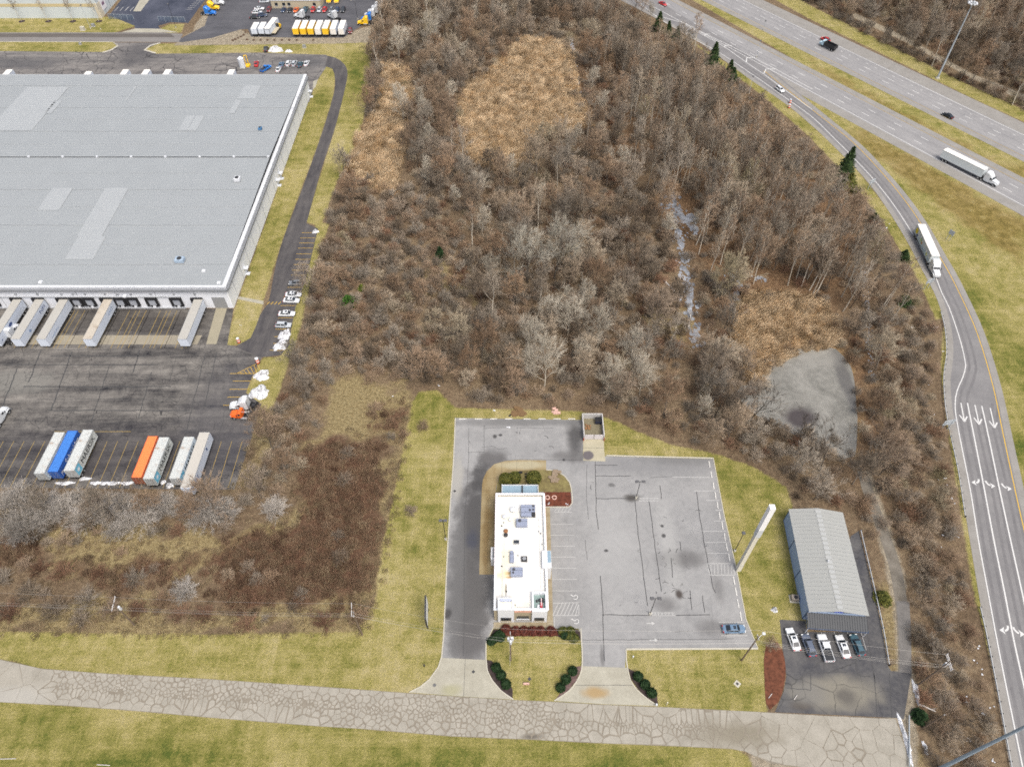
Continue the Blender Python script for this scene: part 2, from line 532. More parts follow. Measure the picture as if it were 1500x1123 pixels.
def PB(px, py, wpx, hpx, c, k, *soft):
    """a stain given by its surveyed centre and its size in survey pixels"""
    x, y = G(px, py); x1, _ = G(px + wpx, py); _, y1 = G(px, py - hpx)
    return (x, y, abs(x1 - x), abs(y1 - y), c, k, *soft)

DK, DK2 = (0.045, 0.044, 0.045), (0.085, 0.082, 0.082)
mat_truckyard = asphalt("worn dark asphalt", (0.012, 0.012, 0.016), (0.215, 0.20, 0.18), 0.3, (0.035, 0.33), 0, 0.6, 0.34, (0.02, 0.02, 0.022), 0.02,
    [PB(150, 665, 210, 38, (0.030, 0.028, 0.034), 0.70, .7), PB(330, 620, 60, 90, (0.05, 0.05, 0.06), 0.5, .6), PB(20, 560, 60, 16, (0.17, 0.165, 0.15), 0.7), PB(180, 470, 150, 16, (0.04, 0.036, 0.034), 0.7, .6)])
mat_northlot = asphalt("pale cracked asphalt", (0.075, 0.072, 0.075), (0.23, 0.215, 0.20), 0.2, (0.05, 0.4), 0, 0.8, 0.2, (0.045, 0.043, 0.045), 0.035,
    [PB(205, 80, 30, 14, (0.07, 0.068, 0.072), 0.75, .6), PB(30, 92, 60, 8, (0.07, 0.07, 0.075), 0.7, .6), PB(440, 92, 40, 10, (0.08, 0.08, 0.085), 0.6)])
mat_drive = asphalt("newer dark asphalt", (0.040, 0.038, 0.043), (0.105, 0.098, 0.095), 0.3, (0.5, 0.06), 0, 0.25, 0.25)
mat_depot = asphalt("dark lot asphalt", (0.055, 0.056, 0.064), (0.105, 0.105, 0.115), 0.12, (0.08, 0.2), 0, 0.1)
mat_darklot = asphalt("blue black asphalt", (0.03, 0.036, 0.055), (0.075, 0.082, 0.11), 0.12, (0.15, 0.08), 0, 0.1)
mat_lot = asphalt("sun bleached asphalt", (0.205, 0.205, 0.205), (0.285, 0.283, 0.28), 0.12, None, 0, 0.12, 0.12, (0.07, 0.07, 0.07), 0.012,
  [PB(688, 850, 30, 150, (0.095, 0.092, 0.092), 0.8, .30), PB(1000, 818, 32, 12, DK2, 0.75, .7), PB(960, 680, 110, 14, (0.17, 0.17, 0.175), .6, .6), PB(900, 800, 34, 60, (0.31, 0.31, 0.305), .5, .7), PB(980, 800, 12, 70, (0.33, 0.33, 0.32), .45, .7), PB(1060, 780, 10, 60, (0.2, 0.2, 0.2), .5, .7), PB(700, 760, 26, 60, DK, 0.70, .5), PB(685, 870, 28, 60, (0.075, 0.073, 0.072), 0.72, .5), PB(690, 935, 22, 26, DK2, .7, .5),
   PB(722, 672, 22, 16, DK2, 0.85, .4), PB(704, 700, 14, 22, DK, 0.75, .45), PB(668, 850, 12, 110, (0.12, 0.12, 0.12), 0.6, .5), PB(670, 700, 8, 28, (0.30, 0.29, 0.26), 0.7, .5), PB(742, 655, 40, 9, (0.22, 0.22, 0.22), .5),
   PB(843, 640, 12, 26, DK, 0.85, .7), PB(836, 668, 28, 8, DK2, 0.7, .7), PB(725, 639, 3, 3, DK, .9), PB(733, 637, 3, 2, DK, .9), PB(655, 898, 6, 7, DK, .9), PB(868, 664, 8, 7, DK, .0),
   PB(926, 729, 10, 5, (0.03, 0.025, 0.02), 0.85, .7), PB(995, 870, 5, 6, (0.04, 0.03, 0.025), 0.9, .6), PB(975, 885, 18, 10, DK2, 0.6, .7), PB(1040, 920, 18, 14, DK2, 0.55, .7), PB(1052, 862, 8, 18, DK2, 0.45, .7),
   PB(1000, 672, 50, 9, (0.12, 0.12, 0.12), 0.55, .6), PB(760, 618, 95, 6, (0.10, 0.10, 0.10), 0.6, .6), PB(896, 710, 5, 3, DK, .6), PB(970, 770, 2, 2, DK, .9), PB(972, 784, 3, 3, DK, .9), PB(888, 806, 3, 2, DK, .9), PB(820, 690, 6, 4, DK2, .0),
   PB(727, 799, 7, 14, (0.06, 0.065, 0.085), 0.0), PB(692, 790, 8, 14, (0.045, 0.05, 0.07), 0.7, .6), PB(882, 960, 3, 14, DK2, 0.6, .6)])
mat_conc = asphalt("pale concrete", (0.27, 0.255, 0.205), (0.36, 0.345, 0.285), 0.3, None, 0, 0.0, blobs=[PB(872, 1014, 17, 8, (0.30, 0.20, 0.085), 0.8, .6), PB(660, 1010, 14, 8, (0.25, 0.24, 0.13), .6, .6)], rough=0.9)
mat_lane = asphalt("stained tan concrete", (0.19, 0.135, 0.06), (0.31, 0.255, 0.15), 0.35, (0.5, 0.1), 0, 0.0, blobs=[PB(712, 790, 5, 60, (0.14, 0.085, 0.03), 0.6, .6), PB(765, 681, 34, 6, (0.36, 0.33, 0.23), 0.8, .4)], rough=0.9)
mat_hwy = asphalt("grey highway concrete", (0.185, 0.183, 0.187), (0.275, 0.27, 0.27), 0.10, (0.55, 0.012), math.radians(-33.6), 0.0)
mat_ramp = asphalt("ramp asphalt", (0.15, 0.147, 0.15), (0.20, 0.195, 0.195), 0.12, None, 0, 0.05)
mat_shoulder = asphalt("shoulder asphalt", (0.20, 0.19, 0.175), (0.26, 0.25, 0.235), 0.25)
mat_smalllot = asphalt("patched dark lot", (0.045, 0.046, 0.054), (0.105, 0.102, 0.10), 0.2, None, 0, 0.5, 0.2, (0.03, 0.03, 0.03), 0.02,
    [PB(1225, 1015, 60, 24, (0.20, 0.185, 0.15), 0.85, .5), PB(1240, 1020, 14, 12, (0.075, 0.07, 0.065), 0.75, .6), PB(1176, 1033, 16, 7, (0.08, 0.07, 0.06), .8, .6), PB(1185, 1015, 24, 18, (0.15, 0.145, 0.135), .7, .6)])
mat_track = asphalt("gravel track", (0.10, 0.088, 0.07), (0.19, 0.172, 0.145), 0.4)
mat_gutter = asphalt("road shoulder strip", (0.20, 0.18, 0.145), (0.30, 0.275, 0.225), 0.5)
mat_crack = M("sealed crack", (0.055, 0.055, 0.056), 0.7, 0.2)
mat_white = M("white road paint", (0.52, 0.52, 0.51), 0.7, 0.14, 3.0)
mat_faded = M("faded white paint", (0.40, 0.40, 0.39), 0.8, 0.2, 2.0)
mat_yellow = M("yellow road paint", (0.50, 0.32, 0.045), 0.7, 0.15, 2.0)
mat_fadedyellow = M("faded yellow paint", (0.30, 0.215, 0.07), 0.8, 0.3, 2.0)
mat_kerb = M("kerb concrete", (0.42, 0.40, 0.34), 0.85, 0.15, 0.8)

# --- restaurant lot
kerbW = GP([(667,612),(664,680),(658,760),(654,840),(650,930),(647,962),(642,977),(629,995),(615.7,1005.7),(600,1013.5)])
isl_right = GP([(851,936),(853,957.6),(852,981),(845,997),(833,1012),(812,1026)])
isl_left = GP([(712,940),(712,965),(713.7,981),(721.6,997),(733,1010.5),(752,1024)])
kerbE2 = GP([(917,951),(917.5,966),(919,976.6),(923,995),(934,1011),(946,1021.6),(963.5,1033.5)])
lot_poly = GP([(667,612),(854,615),(854,668),(888,668),(1045,672),(1061,756),(1078,830),(1092.8,907),(1110,949.5),(917,951),(915.5,977.5),(853,975),(851,936),(851,927),(847,920),(722.5,920),(712,940),(711.7,966),(647,963),(650,930),(654,840),(658,760),(664,680)])
lot = sheet("parking_lot", lot_poly, 0.020, mat_lot)
apr_w = GP([(647,963),(711.7,966),(713.7,981),(721.6,997),(733,1010.5),(752,1024),(676,1019.5),(600,1013.5),(615.7,1005.7),(629,995),(642,977)])
apr_e = GP([(853,975),(915.5,977.5),(919,977),(923,995),(934,1011),(946,1021.6),(963.5,1033.5),(888,1031),(812,1026),(833,1012),(845,997),(852,981)])

def slabs(parent, poly, xcuts, ycuts, z0, z1, mat, gap=0.035, name="concrete_slab"):
    """cast slabs: the polygon cut along given lines, each piece an object"""
    xs = [-1e4] + list(xcuts) + [1e4]; ys = [-1e4] + list(ycuts) + [1e4]
    for i in range(len(xs) - 1):
        for j in range(len(ys) - 1):
            q = poly
            for (nx_, ny_, c) in ((1, 0, xs[i] + gap), (-1, 0, -xs[i + 1] + gap), (0, 1, ys[j] + gap), (0, -1, -ys[j + 1] + gap)):
                q = clip(q, nx_, ny_, c)
                if len(q) < 3: break
            if len(q) < 3: continue
            a = abs(sum(q[k][0] * q[(k + 1) % len(q)][1] - q[(k + 1) % len(q)][0] * q[k][1] for k in range(len(q)))) / 2
            if a < 0.4: continue
            s = sum(q[k][0] * q[(k + 1) % len(q)][1] - q[(k + 1) % len(q)][0] * q[k][1] for k in range(len(q)))
            if s < 0: q = q[::-1]
            mb = MB(); mb.prism(q, z0, z1 + rng.uniform(-.004, .004))
            mb.build(name, mat, parent)

def clip(poly, a, b, c):
    """keep a*x + b*y >= c"""
    out = []
    for i in range(len(poly)):
        p, q = poly[i], poly[(i + 1) % len(poly)]
        dp, dq = a * p[0] + b * p[1] - c, a * q[0] + b * q[1] - c
        if dp >= 0: out.append(p)
        if (dp >= 0) != (dq >= 0):
            t = dp / (dp - dq)
            out.append((p[0] + t * (q[0] - p[0]), p[1] + t * (q[1] - p[1])))
    return out

dw = sheet("west_driveway", apr_w, 0.012, mat_crack); slabs(dw, apr_w, [G(680,1000)[0]], [G(700,988)[1], G(700,1003)[1]], 0.012, 0.034, mat_conc)
de = sheet("east_driveway", apr_e, 0.012, mat_crack); slabs(de, apr_e, [G(887,1000)[0], G(921,1000)[0], G(852,1000)[0]], [G(887,1003)[1]], 0.012, 0.034, mat_conc)

def kerb(pts, name="kerb", parent=None, w=0.22, h=0.13):
    mb = MB(); strip(mb, pts, w, h, 0.0)
    o = mb.build(name, mat_kerb, parent)
    if parent is None: o["kind"] = "structure"
    return o
kerb(resample(kerbW[:6], 6)[:-1] + resample(kerbW[5:], 1.5))
kerb(GP([(1045,671),(888,667)]), w=0.3)
kerb(resample(GP([(851,920),(851.5,936)]) + isl_right[1:], 1.2))
kerb(resample(GP([(722.5,919),(712,940)]), 1) [:-1] + resample(isl_left, 1.2))
kerb(GP([(1110,949.5),(917,950.5)]), w=0.35); kerb(resample(kerbE2, 1.2))
kerb(GP([(1045,672),(1061,756),(1078,830),(1092.8,907),(1110,949)]), w=0.18, h=0.10)

# drive-through lane, walks
lane = GP([(702,841),(703,800),(704.5,750),(706,712),(707.5,702),(713,690),(724,679.6),(740,675),(760,673.5),(800,674),(800,688),(768.6,689),(751,690.5),(738,695),(731,702),(727,712),(725,730),(724,841)])
ln = sheet("drive_through_lane", lane, 0.024, mat_crack)
slabs(ln, lane, [G(735,680)[0], G(757,680)[0], G(779,680)[0]], [G(712, y)[1] for y in (815,790,765,740,718,700)], 0.024, 0.044, mat_lane, 0.02)
walk = GP([(723,911),(797.5,911),(797.5,742),(805.5,742),(810,905),(811,919.5),(723,919.5)])
wk = sheet("front_walk", walk, 0.024, mat_crack)
mat_walk = asphalt("tan walk concrete", (0.22, 0.175, 0.105), (0.32, 0.28, 0.20), 0.35, rough=.9)
slabs(wk, walk, [G(745,915)[0], G(770,915)[0], G(798,915)[0] + .3], [G(805, y)[1] for y in (911,880,850,820,790,765)], 0.024, 0.10, mat_walk, 0.02, "walk_slab")

def paint_line(pts, w, mat, parent, z=0.034, name="painted_line"):
    mb = MB(); strip(mb, pts, w, z)
    return mb.build(name, mat, parent)
def paint_lines(lines, w, mat, parent, z=0.034, name="painted_line"):
    for pts in lines: paint_line(GP(pts), w, mat, parent, z, name)

for y in (767.5, 783.5, 799.5, 815.5, 831.8, 848, 865):
    paint_line(GP([(806 + (y - 767) * .03, y), (840 + (y - 767) * .06, y)]), 0.10, mat_faded, lot)
paint_lines([[(809,742),(836,741)], [(812,750),(838,750)], [(810,883),(848,882)], [(810,901),(848,901)], [(848,882),(848,901)], [(812,918),(812,903)]], 0.12, mat_faded, lot)
for k in range(7):
    paint_line(GP([(810 + k * 5.5, 900.5), (818 + k * 5.5 if k < 6 else 848, 883)]), 0.13, mat_faded, lot)
for k in range(5):
    paint_line(GP([(812 + k * 5, 749.5), (817 + k * 5, 742)]), 0.10, mat_faded, lot)
paint_lines([[(1016,718.6),(1051.6,718.6)], [(1034,732.7),(1053,732.7)], [(1048,747),(1057.5,747)], [(1046,762.7),(1061,762.7)], [(1029,777.7),(1062.4,777.7)], [(1033,794),(1064.5,794)], [(1036,810),(1067,810)],
  [(1036,825),(1072,825)], [(1040,842),(1077.6,842)], [(1052.6,911),(1090,911)], [(1056.5,930.5),(1095,930.5)], [(985,698.5),(1040,699)], [(1036,825),(1040,842)], [(1072,825),(1077,842)], [(936,729.5),(964,729.5)], [(936,733.5),(964,733.5)], [(952,897),(988,897)], [(955,901),(990,901)]], 0.13, mat_faded, lot)
for k in range(7): paint_line(GP([(1042 + k * 5, 842), (1041 + k * 5, 825)]), 0.10, mat_faded, lot)
for k in range(7): paint_line(GP([(953 + k * 5, 901), (957 + k * 5, 897)]), 0.10, mat_faded, lot)
for k in range(6): paint_line(GP([(936 + k * 5, 733.5), (940 + k * 5, 729.5)]), 0.08, mat_faded, lot)
# wheelchair marks and lane arrows of the lot
def wheelchair(px, py):
    x, y = G(px, py)
    mb = MB()
    ring = [(x + .55 * math.cos(a), y + .5 * math.sin(a)) for a in np.linspace(-2.4, 1.2, 12)]
    strip(mb, ring, .13, .034)
    strip(mb, [(x - .75, y + .35), (x - .2, y + .1), (x + .1, y + .5)], .15, .0345)
    strip(mb, [(x - .95, y + .45), (x - .7, y + .45)], .25, .0345)
    mb.build("wheelchair_symbol", mat_white, lot)
wheelchair(842.6, 874); wheelchair(844, 909.6)
for px, py in ((953, 912.5), (957.5, 937)):
    x, y = G(px, py); mb = MB()
    strip(mb, [(x - .9, y), (x + .3, y)], .18, .034); mb.face([(x + .2, y - .4, .0345), (x + .9, y, .0345), (x + .2, y + .4, .0345)])
    mb.build("painted_arrow", mat_faded, lot)
def crack(pts, w=0.16, parent=None, jit=0.15):
    q = resample(GP(pts), 1.2)
    q = [(a + rng.uniform(-jit, jit) * .5, b + rng.uniform(-jit, jit) * .5) for a, b in q]
    mb = MB(); strip(mb, q, w, 0.030)
    mb.build("sealed_crack", mat_crack, parent or lot)
for c in ([(872,675.5),(873,734),(873,746),(875,760),(876,775)], [(879,843),(881.5,870),(883,895),(885.5,968)], [(930,732),(936,791),(946,865.7),(949,887)], [(951,734),(958.6,793),(965.5,842),(969,865.7)],
          [(1020,720.6),(1028,775.5),(1036,818.6),(1045,862),(1048,868)], [(873,730),(930,730)], [(872,697),(924,697)], [(883,900),(960,901),(1040,900)], [(983,817),(984,832),(985,846)], [(1010.5,864),(1014,893)], [(1029,872),(1032,897)],
          [(967,711),(969,731)], [(872,681),(905,681)], [(996,793),(998,807)]):
    crack(c)
for c in ([(852,937),(980,936),(1075,935)], [(952,699),(984,698)], [(686.6,627),(686.6,668),(684,715),(681,760),(680,800)], [(709,627),(741,626)], [(757,627),(810,627)], [(709,627),(709,662.5)], [(686,662),(709,662)],
          [(735,676),(760,672.5),(800,673),(853,674)], [(681,790),(702,791)], [(680,800),(680,880),(679,960)], [(988,925),(1015,924)], [(705,655),(722,653),(730,658),(742,656)], [(857,790),(860,820)], [(860,680),(859,720),(862,760)]):
    crack(c, 0.08)
# concrete wheel stops
for _ in range(46):
    px, py = rng.choice(((rng.gauss(968, 8), rng.uniform(745, 870)), (rng.uniform(860, 1040), rng.uniform(690, 930)), (rng.uniform(668, 850), rng.uniform(622, 668)), (rng.gauss(1000, 14), rng.uniform(800, 890))))
    if 725 < px < 856 and py > 662: continue
    a = rng.uniform(0, 6.28); L = rng.uniform(2, 9)
    crack([(px, py), (px + L * .5 * math.cos(a) + rng.gauss(0, 1), py + L * .5 * math.sin(a)), (px + L * math.cos(a + .3), py + L * math.sin(a + .3))], rng.uniform(.06, .16))
stop = MB(); stop.bbox(-0.12, 0.12, -0.95, 0.95, 0.0, 0.13, 0.04)
def wheel_stop(px, py, rz, label):
    x, y = G(px, py)
    if not hasattr(wheel_stop, "me"):
        o = stop.build("wheel_stop", M("wheel stop concrete", (0.55, 0.54, 0.51), 0.8)); wheel_stop.me = o.data
    else:
        o = link("wheel_stop", wheel_stop.me)
    o.location = (x, y, 0.022); o.rotation_euler = (0, 0, rz)
    tag(o, label, "wheel stop", "concrete wheel stops of the parking lot")
for px in (677.8, 701, 723, 745, 772, 794, 816, 837.5): wheel_stop(px, 613.5, math.pi / 2, "pale concrete wheel stop along the north edge of the restaurant lot")
for px, py in ((1041,680),(1044,695),(1047,711),(1050,725.5),(1053,740),(1056,755),(1060,769.5),(1063.5,786),(1066.5,801),(1070,816.6),(1077,850),(1080,866),(1083,883.5),(1087,902)):
    wheel_stop(px - 2, py, math.radians(3 if py < 800 else 1.5) * -1, "pale concrete wheel stop along the east edge of the restaurant lot")

# --- broken concrete road in front
road_top = GP([(-150,935),(-60,950),(0,965),(60,978.5),(150,985.5),(300,993.5),(450,1003.5),(600,1014.5),(676,1019.8),(752,1024.5),(812,1027),(888,1031.5),(964,1034.5),(1122,1042.5),(1200,1047),(1313,1052)])
road_bot = GP([(-150,1018),(-60,1023),(0,1028),(100,1033.5),(200,1041),(300,1050),(463,1063),(530,1067),(660,1078),(782,1083),(856,1087),(1000,1093),(1085,1097),(1130,1118),(1200,1126),(1313,1124)])
mat_fill = asphalt("crack fill dirt", (0.165, 0.144, 0.113), (0.235, 0.21, 0.17), 0.6)
mat_slab = asphalt("road concrete", (0.24, 0.224, 0.188), (0.325, 0.305, 0.262), 0.35, rough=0.92, blobs=[PB(1080, 1075, 60, 18, (0.16, 0.14, 0.10), 0.7, .7), PB(780, 1078, 14, 4, (0.06, 0.05, 0.04), .7, .7), PB(20, 1020, 50, 14, (0.34, 0.33, 0.30), .6, .6)])
road = sheet("concrete_road", road_top + road_bot[::-1], 0.010, mat_fill)
def ynear(line, x):
    return float(np.interp(x, [p[0] for p in line], [p[1] for p in line]))
seeds = []
X0, X1 = -122.0, road_top[-1][0]
x = X0
def broken(x, t):
    """how small the pieces are at x along the road and t across it (0 south, 1 north)"""
    s = 2.5 + math.sin(x * .37) * .7
    if t > 0.42 and x < 20: s = 1.1 + .45 * math.sin(x * .61 + t * 3) * math.sin(x * .23)
    if 0.38 < t < 0.60 and x < 42: s = .7 + .25 * math.sin(x * .5)
    if -34 < x < 14 and t < 0.42: s = 1.35 + .4 * math.sin(x * .8)
    if x < -92 or (x > 8 and t > .62) : s = 3.8
    if -45 < x < -20 and t > .75: s = 2.1
    return s
tries = 0
cand = [(rng.uniform(X0, X1), rng.random()) for _ in range(14000)]
acc = []
cellg = {}
for (x, t) in cand:
    yb, yt = ynear(road_bot, x), ynear(road_top, x)
    y = yb + (yt - yb) * t
    s = broken(x, t) * 0.82
    k = (int(x // 2), int(y // 2)); ok = True
    for a in range(-2, 3):
        for b in range(-2, 3):
            for (u, v, _) in cellg.get((k[0] + a, k[1] + b), ()):
                if (u - x) ** 2 + ((v - y) * (.62 if s > 1.9 else 1.15)) ** 2 < s * s: ok = False; break
            if not ok: break
        if not ok: break
    if ok:
        acc.append((x, y, s)); cellg.setdefault(k, []).append((x, y, s))
cells = []
for (x, y, s) in acc:
    R = 7.0
    q = [(x - R, y - R), (x + R, y - R), (x + R, y + R), (x - R, y + R)]
    k = (int(x // 2), int(y // 2))
    for a in range(-5, 6):
        for b in range(-5, 6):
            for (u, v, s2) in cellg.get((k[0] + a, k[1] + b), ()):
                dx, dy = u - x, v - y; L = math.hypot(dx, dy)
                if L < 1e-6: continue
                gap = (0.012 if min(s, s2) > 1.9 else 0.03 if min(s, s2) > 1.1 else 0.06) * rng.choice((.2, .4, .7, 1.0, 1.6, 2.6))
                nx_, ny_ = -dx / L, -dy / L
                q = clip(q, nx_, ny_, nx_ * (x + dx / 2) + ny_ * (y + dy / 2) + gap)
                if len(q) < 3: break
            if len(q) < 3: break
        if len(q) < 3: break
    for line, sg in ((road_top, -1), (road_bot, 1)):
        if len(q) < 3: break
        ya, yb = ynear(line, x - 2), ynear(line, x + 2)
        dx, dy = 4, yb - ya; L = math.hypot(dx, dy)
        nx_, ny_ = (-dy / L, dx / L) if sg > 0 else (dy / L, -dx / L)
        q = clip(q, nx_, ny_, nx_ * x + ny_ * ((ya + yb) / 2) + rng.uniform(.03, .12))
    if len(q) >= 3: q = clip(q, -1, 0, -X1 + .2)
    if len(q) < 3: continue
    # crumbled corners and uneven edges
    r = []
    for i in range(len(q)):
        p0, p1, p2 = np.array(q[i - 1]), np.array(q[i]), np.array(q[(i + 1) % len(q)])
        c = np.array((x, y))
        f = min(.24, (0.08 + rng.random() * 0.14) / (np.linalg.norm(p2 - p1) + .1))
        r.append(tuple(p1 + (p0 - p1) * f)); r.append(tuple(p1 + (p2 - p1) * f))
        
        for tt in (.33, .67):
            m = p1 + (p2 - p1) * tt; dm = c - m; r.append(tuple(m + dm / (np.linalg.norm(dm) + 1e-6) * rng.uniform(0, .07)))
    ar = abs(sum(r[i][0] * r[(i + 1) % len(r)][1] - r[(i + 1) % len(r)][0] * r[i][1] for i in range(len(r)))) / 2
    if s < 1.7 and rng.random() < .35:
        sh = rng.uniform(.78, .98); r = [(x + (a - x) * sh, y + (b - y) * sh) for a, b in r]
    if ar > 0.12: cells.append((ar / (1 + ((x) ** 2 + y * y + CAM_H ** 2) / 3e4), r))
cells.sort(key=lambda c: -c[0])
rest = MB()
for i, (_, r) in enumerate(cells):
    s = sum(r[k][0] * r[(k + 1) % len(r)][1] - r[(k + 1) % len(r)][0] * r[k][1] for k in range(len(r)))
    if s < 0: r = r[::-1]
    top = 0.03 + rng.uniform(0, .018)
    if i < 290:
        mb = MB(); mb.prism(r, 0.010, top); mb.build("concrete_slab", mat_slab, road)
    else:
        rest.prism(r, 0.010, top)
o = rest.build("broken_concrete", mat_slab, road); o["kind"] = "stuff"
print("road slabs", len(cells))
# --- yards, drives, small lot
yard = sheet("truck_yard", GP([(-220,452),(342,452),(333,505),(355,508),(383.5,524),(376,535),(360,575),(383,592),(378,606),(369,640),(343,717),(-220,712)]), 0.016, mat_truckyard)
north = sheet("north_lot", GP([(-240,74),(-60,74.5),(150,76.5),(172,69),(166,62.5),(236,62.5),(213,72),(228,79),(380,77.5),(478,80.5),(487,92),(478,98),(462,122),(456,140),(453,150),(-240,150)]), 0.016, mat_northlot)
driveL = GP([(476,97),(487,101),(491,120),(487,145),(470,200),(445,270),(410,365),(393,443),(381,461),(367,495),(344,508)])
driveR = GP([(411,520),(423,507),(427,480),(433,450),(446,415),(455,380),(466,335),(449,327),(470,250),(490,190),(503,140),(509,110),(505,95),(492,85),(480,82)])
dl = sheet("side_driveway", resample(driveL, 4)[:-1] + GP([(344,508),(383,523.5)]) + resample(driveR[:8], 50) + resample(driveR[8:], 3), 0.022, mat_drive)
dock = GP([(-220,491),(296,491),(289,504.5),(-220,504.5)])
pad = sheet("dock_landing_pad", dock, 0.024, mat_crack); slabs(pad, dock, [G(x, 498)[0] for x in range(-200, 290, 30)], [], 0.024, 0.040, M("landing pad concrete", (0.25, 0.225, 0.175), 0.9, 0.2, 0.4))
sheet("ramp_slab", GP([(317,450),(333,450),(317,504),(302,504)]), 0.030, M("ramp slab concrete", (0.27, 0.245, 0.18), 0.9, 0.18, 0.4))
topr = sheet("access_road", GP([(-260,48),(195,47.8),(235,48),(268,50),(262,62),(166,61.6),(-260,61)]), 0.022, asphalt("access road asphalt", (0.15, 0.14, 0.135), (0.21, 0.20, 0.19), 0.2, (0.05, 0.5)))
sheet("access_road_overlay", GP([(-260,49),(250,49.5),(256,55),(-260,54.5)]), 0.027, asphalt("darker overlay asphalt", (0.085, 0.075, 0.07), (0.12, 0.11, 0.10), 0.2, (0.05, 0.5)))
kerb(GP([(-60,61.4),(165,61.8),(172,66)]), w=.3); kerb(GP([(150,77),(163,73.5),(173,67)]), w=.9, h=.05); kerb(GP([(228,78),(212,73.5),(220,67),(235,63)]), w=.9, h=.05)
sheet("entrance_apron", GP([(178,47.5),(198,42),(235,42.5),(262,48)]), 0.026, mat_conc)
sheet("depot_lot", GP([(262,58),(256,62),(268,62),(310,56),(352,43.5),(363,43),(368,54),(430,55.5),(503,55.5),(520,44),(538,34),(562,8),(575,-14),(330,-14),(305,22),(300,38),(285,46)]), 0.018, mat_depot)
bl = sheet("warehouse_side_lot", GP([(160,23),(197,38),(198,42.5),(234,42.5),(232,38),(250,33),(276,34),(290,14),(312,-14),(188,-14)]), 0.018, mat_darklot)
sheet("entry_walk", GP([(195,17),(206,17),(228,-12),(212,-12)]), 0.026, mat_conc)
for k in range(4): paint_line(GP([(168 + k * 7.5, 16.5), (173.5 + k * 7.5, 10.5)]), .25, mat_faded, bl)
for k in range(6): paint_line(GP([(272 + k * 3, 14 - k * 2.6), (282 + k * 3, 14 - k * 2.6)]), .25, mat_faded, bl)
ey = [387.6, 396, 403, 412.5, 421, 435, 447.5, 465.5, 482, 493, 503, 513]
for y in (341, 348.6, 356, 363.5, 372, 380): ey.append(y)
for y in sorted(ey):
    xr = float(np.interp(y, [330, 380, 415, 450, 480, 507, 520], [468, 455, 446, 433, 427, 423, 413])) - 1
    paint_line(GP([(xr - 22, y), (xr, y)]), 0.13, mat_yellow, dl, 0.030)
mb_lines = [[(337,547),(378,547)], [(341,558),(368,558)], [(336,570),(366,570)], [(333,581.5),(364,581.5)], [(327,593.5),(350,593.5)], [(346,547.5),(377,532)]]
paint_lines(mb_lines, 0.14, mat_yellow, yard, 0.028)
for k in range(6): paint_line(GP([(352 + k * 5, 545.5 - k * 2.6), (357 + k * 5, 547.5)]), .12, mat_yellow, yard, .029)
for k in range(4): paint_line(GP([(391 + k * 5.5, 446), (395 + k * 5.5, 442)]), .22, mat_yellow, dl, .030)
for k in range(-3, 22):                                  # dock bay lines
    for dx in (0, 9.5):
        xt = -20 + k * 15.0 + dx * (k % 3 != 1)
        if xt > 300: continue
        x0, y0 = G(xt, 455); y1 = G(xt, 510)[1]
        if -8 < k: paint_line([(x0, y0), (x0 - .15, y1)], 0.13, mat_fadedyellow, yard, 0.045)
for i, xt in enumerate(np.arange(-30, 350, 15.2)):       # trailer bay lines of the south row
    x0, y0 = G(xt + 20, 646); y1 = G(xt, 714)[1]
    paint_line([(x0, y0), (x0, y1)], 0.12, mat_fadedyellow, yard, 0.028)
paint_line(GP([(80,632),(192,632)]), .14, mat_fadedyellow, yard, .028)
for yy in (512, 521, 534, 549, 566, 585, 601, 618):
    x0_ = rng.uniform(-40, 120); crack([(x0_, yy), (x0_ + 90, yy + rng.uniform(-1, 1)), (x0_ + rng.uniform(120, 230), yy)], rng.choice((.10, .16, .28)), yard, .25)
for xx, y0_, y1_ in ((25, 540, 625), (105, 515, 600), (160, 535, 620), (222, 545, 612), (262, 508, 560), (300, 520, 640), (318, 515, 600), (205, 512, 545), (60, 512, 560), (330, 600, 700)):
    sl = (xx - 750) / 1245 * .55
    crack([(xx, y0_), (xx - (y1_ - y0_) * .28 * (750 - xx) / 520 * 1.0, y1_)], rng.choice((.10, .2, .3)), yard, .3)
small = sheet("customer_lot", GP([(1142,907),(1180,909),(1182,925),(1270,925),(1244,800),(1246,785),(1258,777),(1276,850),(1292,920),(1301,975),(1305,982),(1335,985),(1324,1053),(1313,1051),(1135,1042.5),(1148,1012),(1152,990),(1146,945)]), 0.018, mat_smalllot)
for k in range(1, 7):
    paint_line(GP([(1150 + k * 19.5 - 6, 925), (1150 + k * 19.5 + 2, 952)]), .09, mat_faded, small, .03)
for c in ([(1187,985),(1188,1010)], [(1150,1007),(1188,1010)], [(1190,985),(1240,984)], [(1253,962),(1256,988),(1275,990)], [(1280,985),(1285,1050)], [(1303,985),(1306,1050)], [(1270,925),(1278,975),(1283,1000)]):
    crack(c, .13, small)
trk = GP([(1326,990),(1324,930),(1320,880),(1311,830),(1298,790),(1284,752),(1270,715),(1264,690)])
mbt = MB(); strip(mbt, resample(trk, 3), 2.6, 0.014); ot = mbt.build("gravel_track", mat_track); ot["kind"] = "structure"
sheet("asphalt_lane", GP([(1313,880),(1332,880),(1335,930),(1335,986),(1318,984),(1317,930)]), 0.020, asphalt("lane asphalt", (0.10, 0.095, 0.09), (0.18, 0.17, 0.16), 0.4))

